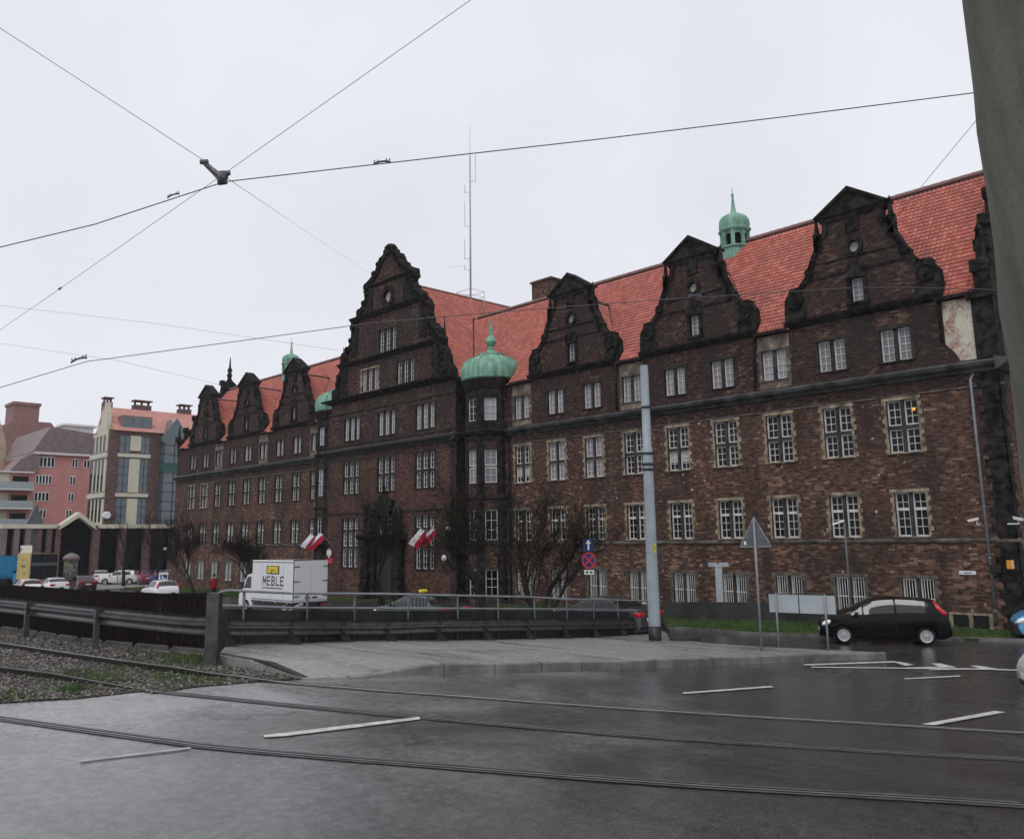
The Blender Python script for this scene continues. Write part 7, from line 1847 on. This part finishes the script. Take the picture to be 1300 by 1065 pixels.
# colonnade before it
cx = -104.0
root = thing('colonnade', 'dark glazed colonnade with brick pillars, a pale beam and one pointed gable', 'colonnade', (cx, 0, -0.7))
mb = MB(); mb.box(-111.5, cx-1.2, -11.5, 17, -1.5, 5.3); mb.build('glass_front', 'dark_glazing', root)
mb = MB(); mb.box(cx-1.4, cx, -10.8, -5.2, 5.3, 5.75); mb.box(cx-1.4, cx, -1.4, 16.5, 5.3, 5.75)
mb.prism([(-5.6, 5.3), (-3.2, 7.1), (-0.9, 5.3), (-1.4, 5.2), (-3.2, 6.55), (-5.1, 5.2)], 'x', cx-1.4, cx); mb.build('beam', 'cream_wall', root)
mb = MB(); mb.prism([(-5.1, 5.2), (-3.2, 6.6), (-1.4, 5.2)], 'x', cx-1.3, cx-1.1); mb.build('gable_glass', 'dark_glazing', root)
for y in (-10.5, -9.3, -8.2, -7.1, -6.1, -5.2, -1.2, 1.7, 4.5, 7.6, 10.5):
    mb = MB(); w_ = 0.36 if y > -2 else 0.26; mb.box(cx-0.9, cx-0.1, y-w_, y+w_, -1.5, 5.3); mb.box(cx-1.0, cx, y-w_-0.06, y+w_+0.06, -1.5, -0.2); mb.build('pillar', 'brick_modern' if y > -7.5 else 'grey_roof', root)
mb = MB(); mb.prism([(-8.6, 5.3), (-7.6, 8.0), (-6.6, 5.3)], 'x', cx-0.8, cx-0.2); mb.prism([(-8.6, -1), (-7.0, -1), (-6.9, 5.3), (-8.5, 5.3)], 'x', cx-0.7, cx-0.3); mb.build('stair_gable', 'sign_back', root)
mb = MB(); mb.lathe([(0.18, 0), (0.18, 0.3)], (cx+0.1, 6.5, 2.9), 10, 'x'); mb.build('lamp', 'lamp_white', root); 
mb = MB(); mb.tube([(-96, -1.8, 0.55), (-96, 2.5, 0.6), (-94, 7.5, 0.65)], 0.09, 6)
for y in (-1.5, 2.5, 7.4): mb.tube([(-96 if y < 3 else -94, y, -0.8), (-96 if y < 3 else -94, y, 0.6)], 0.05, 6)
tag(mb.build('barrier_rail', 'galvanised'), 'pale horizontal rail above the parked cars by the colonnade', 'rail')
# pink flats
PX_, PY_ = -135.0, -0.08
root = thing('apartment_building', 'pink apartment building with grey hipped roof, corner balconies and white windows', 'building', (PX_, PY_, -0.7))
mb = MB(); mb.box(-152, PX_, PY_, 12, -1.5, 16.4); mb.box(-147, PX_-0.0, PY_-5.5, PY_, -1.5, 13.6); mb.build('wall', 'pink_wall', root)
mb = MB(); mb.prism([(PY_-0.5, 16.4), (PY_+1.6, 20.2), (9.5, 19.4), (12.4, 16.4)], 'x', -152, PX_+0.4); mb.build('roof', 'grey_roof', root)
mb = MB(); mb.prism([(PY_-3.2, 13.6), (PY_-1.8, 15.4), (PY_+0.4, 16.4), (PY_+0.4, 13.6)], 'x', -139.5, PX_+0.4); mb.build('low_roof', 'grey_roof', root)
mb = MB(); mb.box(-147.2, PX_+0.5, PY_-5.8, PY_, 13.45, 13.65); mb.box(-152, PX_+0.5, PY_-0.3, 12.4, 16.2, 16.5); mb.build('eaves', 'white_paint', root)
mb = MB(); mb.box(-141, -138, 4.4, 8.4, 19.4, 20.9); mb.box(-141.4, -137.6, 4.0, 8.8, 20.9, 21.2); mb.build('roof_box', 'white_paint', root)
for (y0, y1, z0, z1) in ((0.5, 2.5, 14.4, 15.9), (4.8, 5.6, 14.5, 15.8), (6.4, 7.3, 14.5, 15.7), (4.7, 5.5, 12.0, 13.3), (4.6, 5.4, 9.6, 10.9), (4.5, 5.3, 7.2, 8.5), (0.2, 2.3, 12.0, 13.3), (0.2, 2.1, 9.6, 10.9), (0.2, 1.9, 7.2, 8.5), (-0.2, 1.5, 4.8, 6.0)):
    mb = MB(); mb.box(PX_-0.2, PX_+0.06, y0, y1, z0, z1); n = max(2, int(round((y1-y0)/0.45)))
    for k in range(n):
        a = y0+(y1-y0)*k/n; b_ = y0+(y1-y0)*(k+1)/n; mb.cur = 1; mb.box(PX_+0.05, PX_+0.09, a+0.1, b_-0.1, z0+0.12, z1-0.12); mb.cur = 0
    mb.build('window', ['white_paint', 'glass_dark'], root)
for z in (11.0, 8.4, 5.9):
    mb = MB(); mb.box(-146, PX_+1.6, PY_-7.2, PY_-0.2, z, z+0.22); b_ = mb.build('balcony', 'white_paint', root)
    mb = MB(); mb.box(-146, PX_+1.6, PY_-7.25, PY_-7.15, z+0.22, z+1.15); mb.box(PX_+1.5, PX_+1.6, PY_-7.2, PY_-0.2, z+0.22, z+1.15); mb.build('balustrade', 'panel_back', b_)
    mb = MB(); mb.box(-141, PX_+0.04, PY_-5.6, PY_-3.0, z+0.2, z+2.3); mb.build('balcony_door', 'cream_wall', b_)
    mb = MB(); mb.box(-144, -142, PY_-5.58, PY_-5.45, z+0.3, z+2.0); mb.build('window', 'glass_dark', b_); mb = MB(); mb.box(PX_-0.05, PX_+0.06, PY_-2.6, PY_-0.6, z+0.4, z+2.0); mb.build('window', 'glass_dark', b_)
mb = MB(); mb.box(PX_+0.05, PX_+0.4, 0.6, 2.6, 5.2, 6.4); mb.build('sign_panel', 'sign_blue', root)
# ornate beige house and brown roof behind
oy = XP(10, 560, -150)[1]-1.2; oz = XP(11, 533, -150)[2]-26.2
root = thing('ornate_house', 'beige ornate house with a pointed gable, cut by the picture edge', 'building', (-150, float(oy), -0.7))
G_ = lambda pts: [(oy+a, oz+b) for a, b in pts]
mb = MB(); mb.box(-165, -150, oy-14, oy+2.6, -1.5, 16.0+oz); mb.prism(G_([(-4, 16), (-3.4, 19), (-1.8, 22.5), (-0.5, 25), (0.3, 25), (1.1, 22), (1.3, 18), (2.6, 16)]), 'x', -152, -150); mb.build('wall', 'beige_wall', root)
mb = MB(); mb.lathe([(0.5, -0.2), (0.4, 0.5), (0.15, 1.2), (0, 1.5)], (-151, oy-0.1, 25+oz), 8); mb.build('finial', 'beige_wall', root)
for y in (-4.2, -1.9, 0.9):
    for z in (1, 4.5, 8, 11.2): mb = MB(); mb.box(-150.1, -149.92, oy+y-0.45, oy+y+0.45, z, z+2.0); mb.build('window', 'glass_dark', root)
for z in (3.7, 7.3, 10.5, 14.2): mb = MB(); mb.box(-150.1, -149.8, oy-14, oy+2.6, z, z+0.3); mb.build('moulding', 'pale_pink_wall', root)
root = thing('tall_roof_house', 'house with a steep brown roof and wide chimney rising behind the pink flats', 'building', (-165, 0, -0.7))
mb = MB(); mb.box(-176, -160, -8, 10, -1.5, 17); mb.build('wall', 'pale_pink_wall', root)
mb = MB(); mb.prism([(-8, 17), (3.0, 24.0), (8.5, 24.0), (14, 17)], 'x', -176, -160); mb.build('roof', 'brown_roof', root)
mb = MB(); mb.box(-169, -164, 3.6, 7.6, 21, 27.6); mb.box(-169.2, -163.8, 3.4, 7.8, 27.2, 27.7); mb.build('chimney', 'brown_roof', root)
# advertising column
p = spot(88, 742, 86)
root = thing('advertising_column', 'round advertising column with pasted posters and a domed cap', 'column', p)
mb = MB(); mb.M = Matrix.Translation(p); mb.lathe([(0.72, 0), (0.72, 0.3), (0.64, 0.35), (0.64, 2.7)], n=18); mb.build('drum', 'poster', root, smooth=False)
mb = MB(); mb.M = Matrix.Translation(p); mb.lathe([(0.66, 2.7), (0.8, 2.75), (0.78, 2.95), (0.55, 3.2), (0.2, 3.38), (0, 3.42)], n=18); mb.build('cap', 'grey_roof', root, smooth=True)
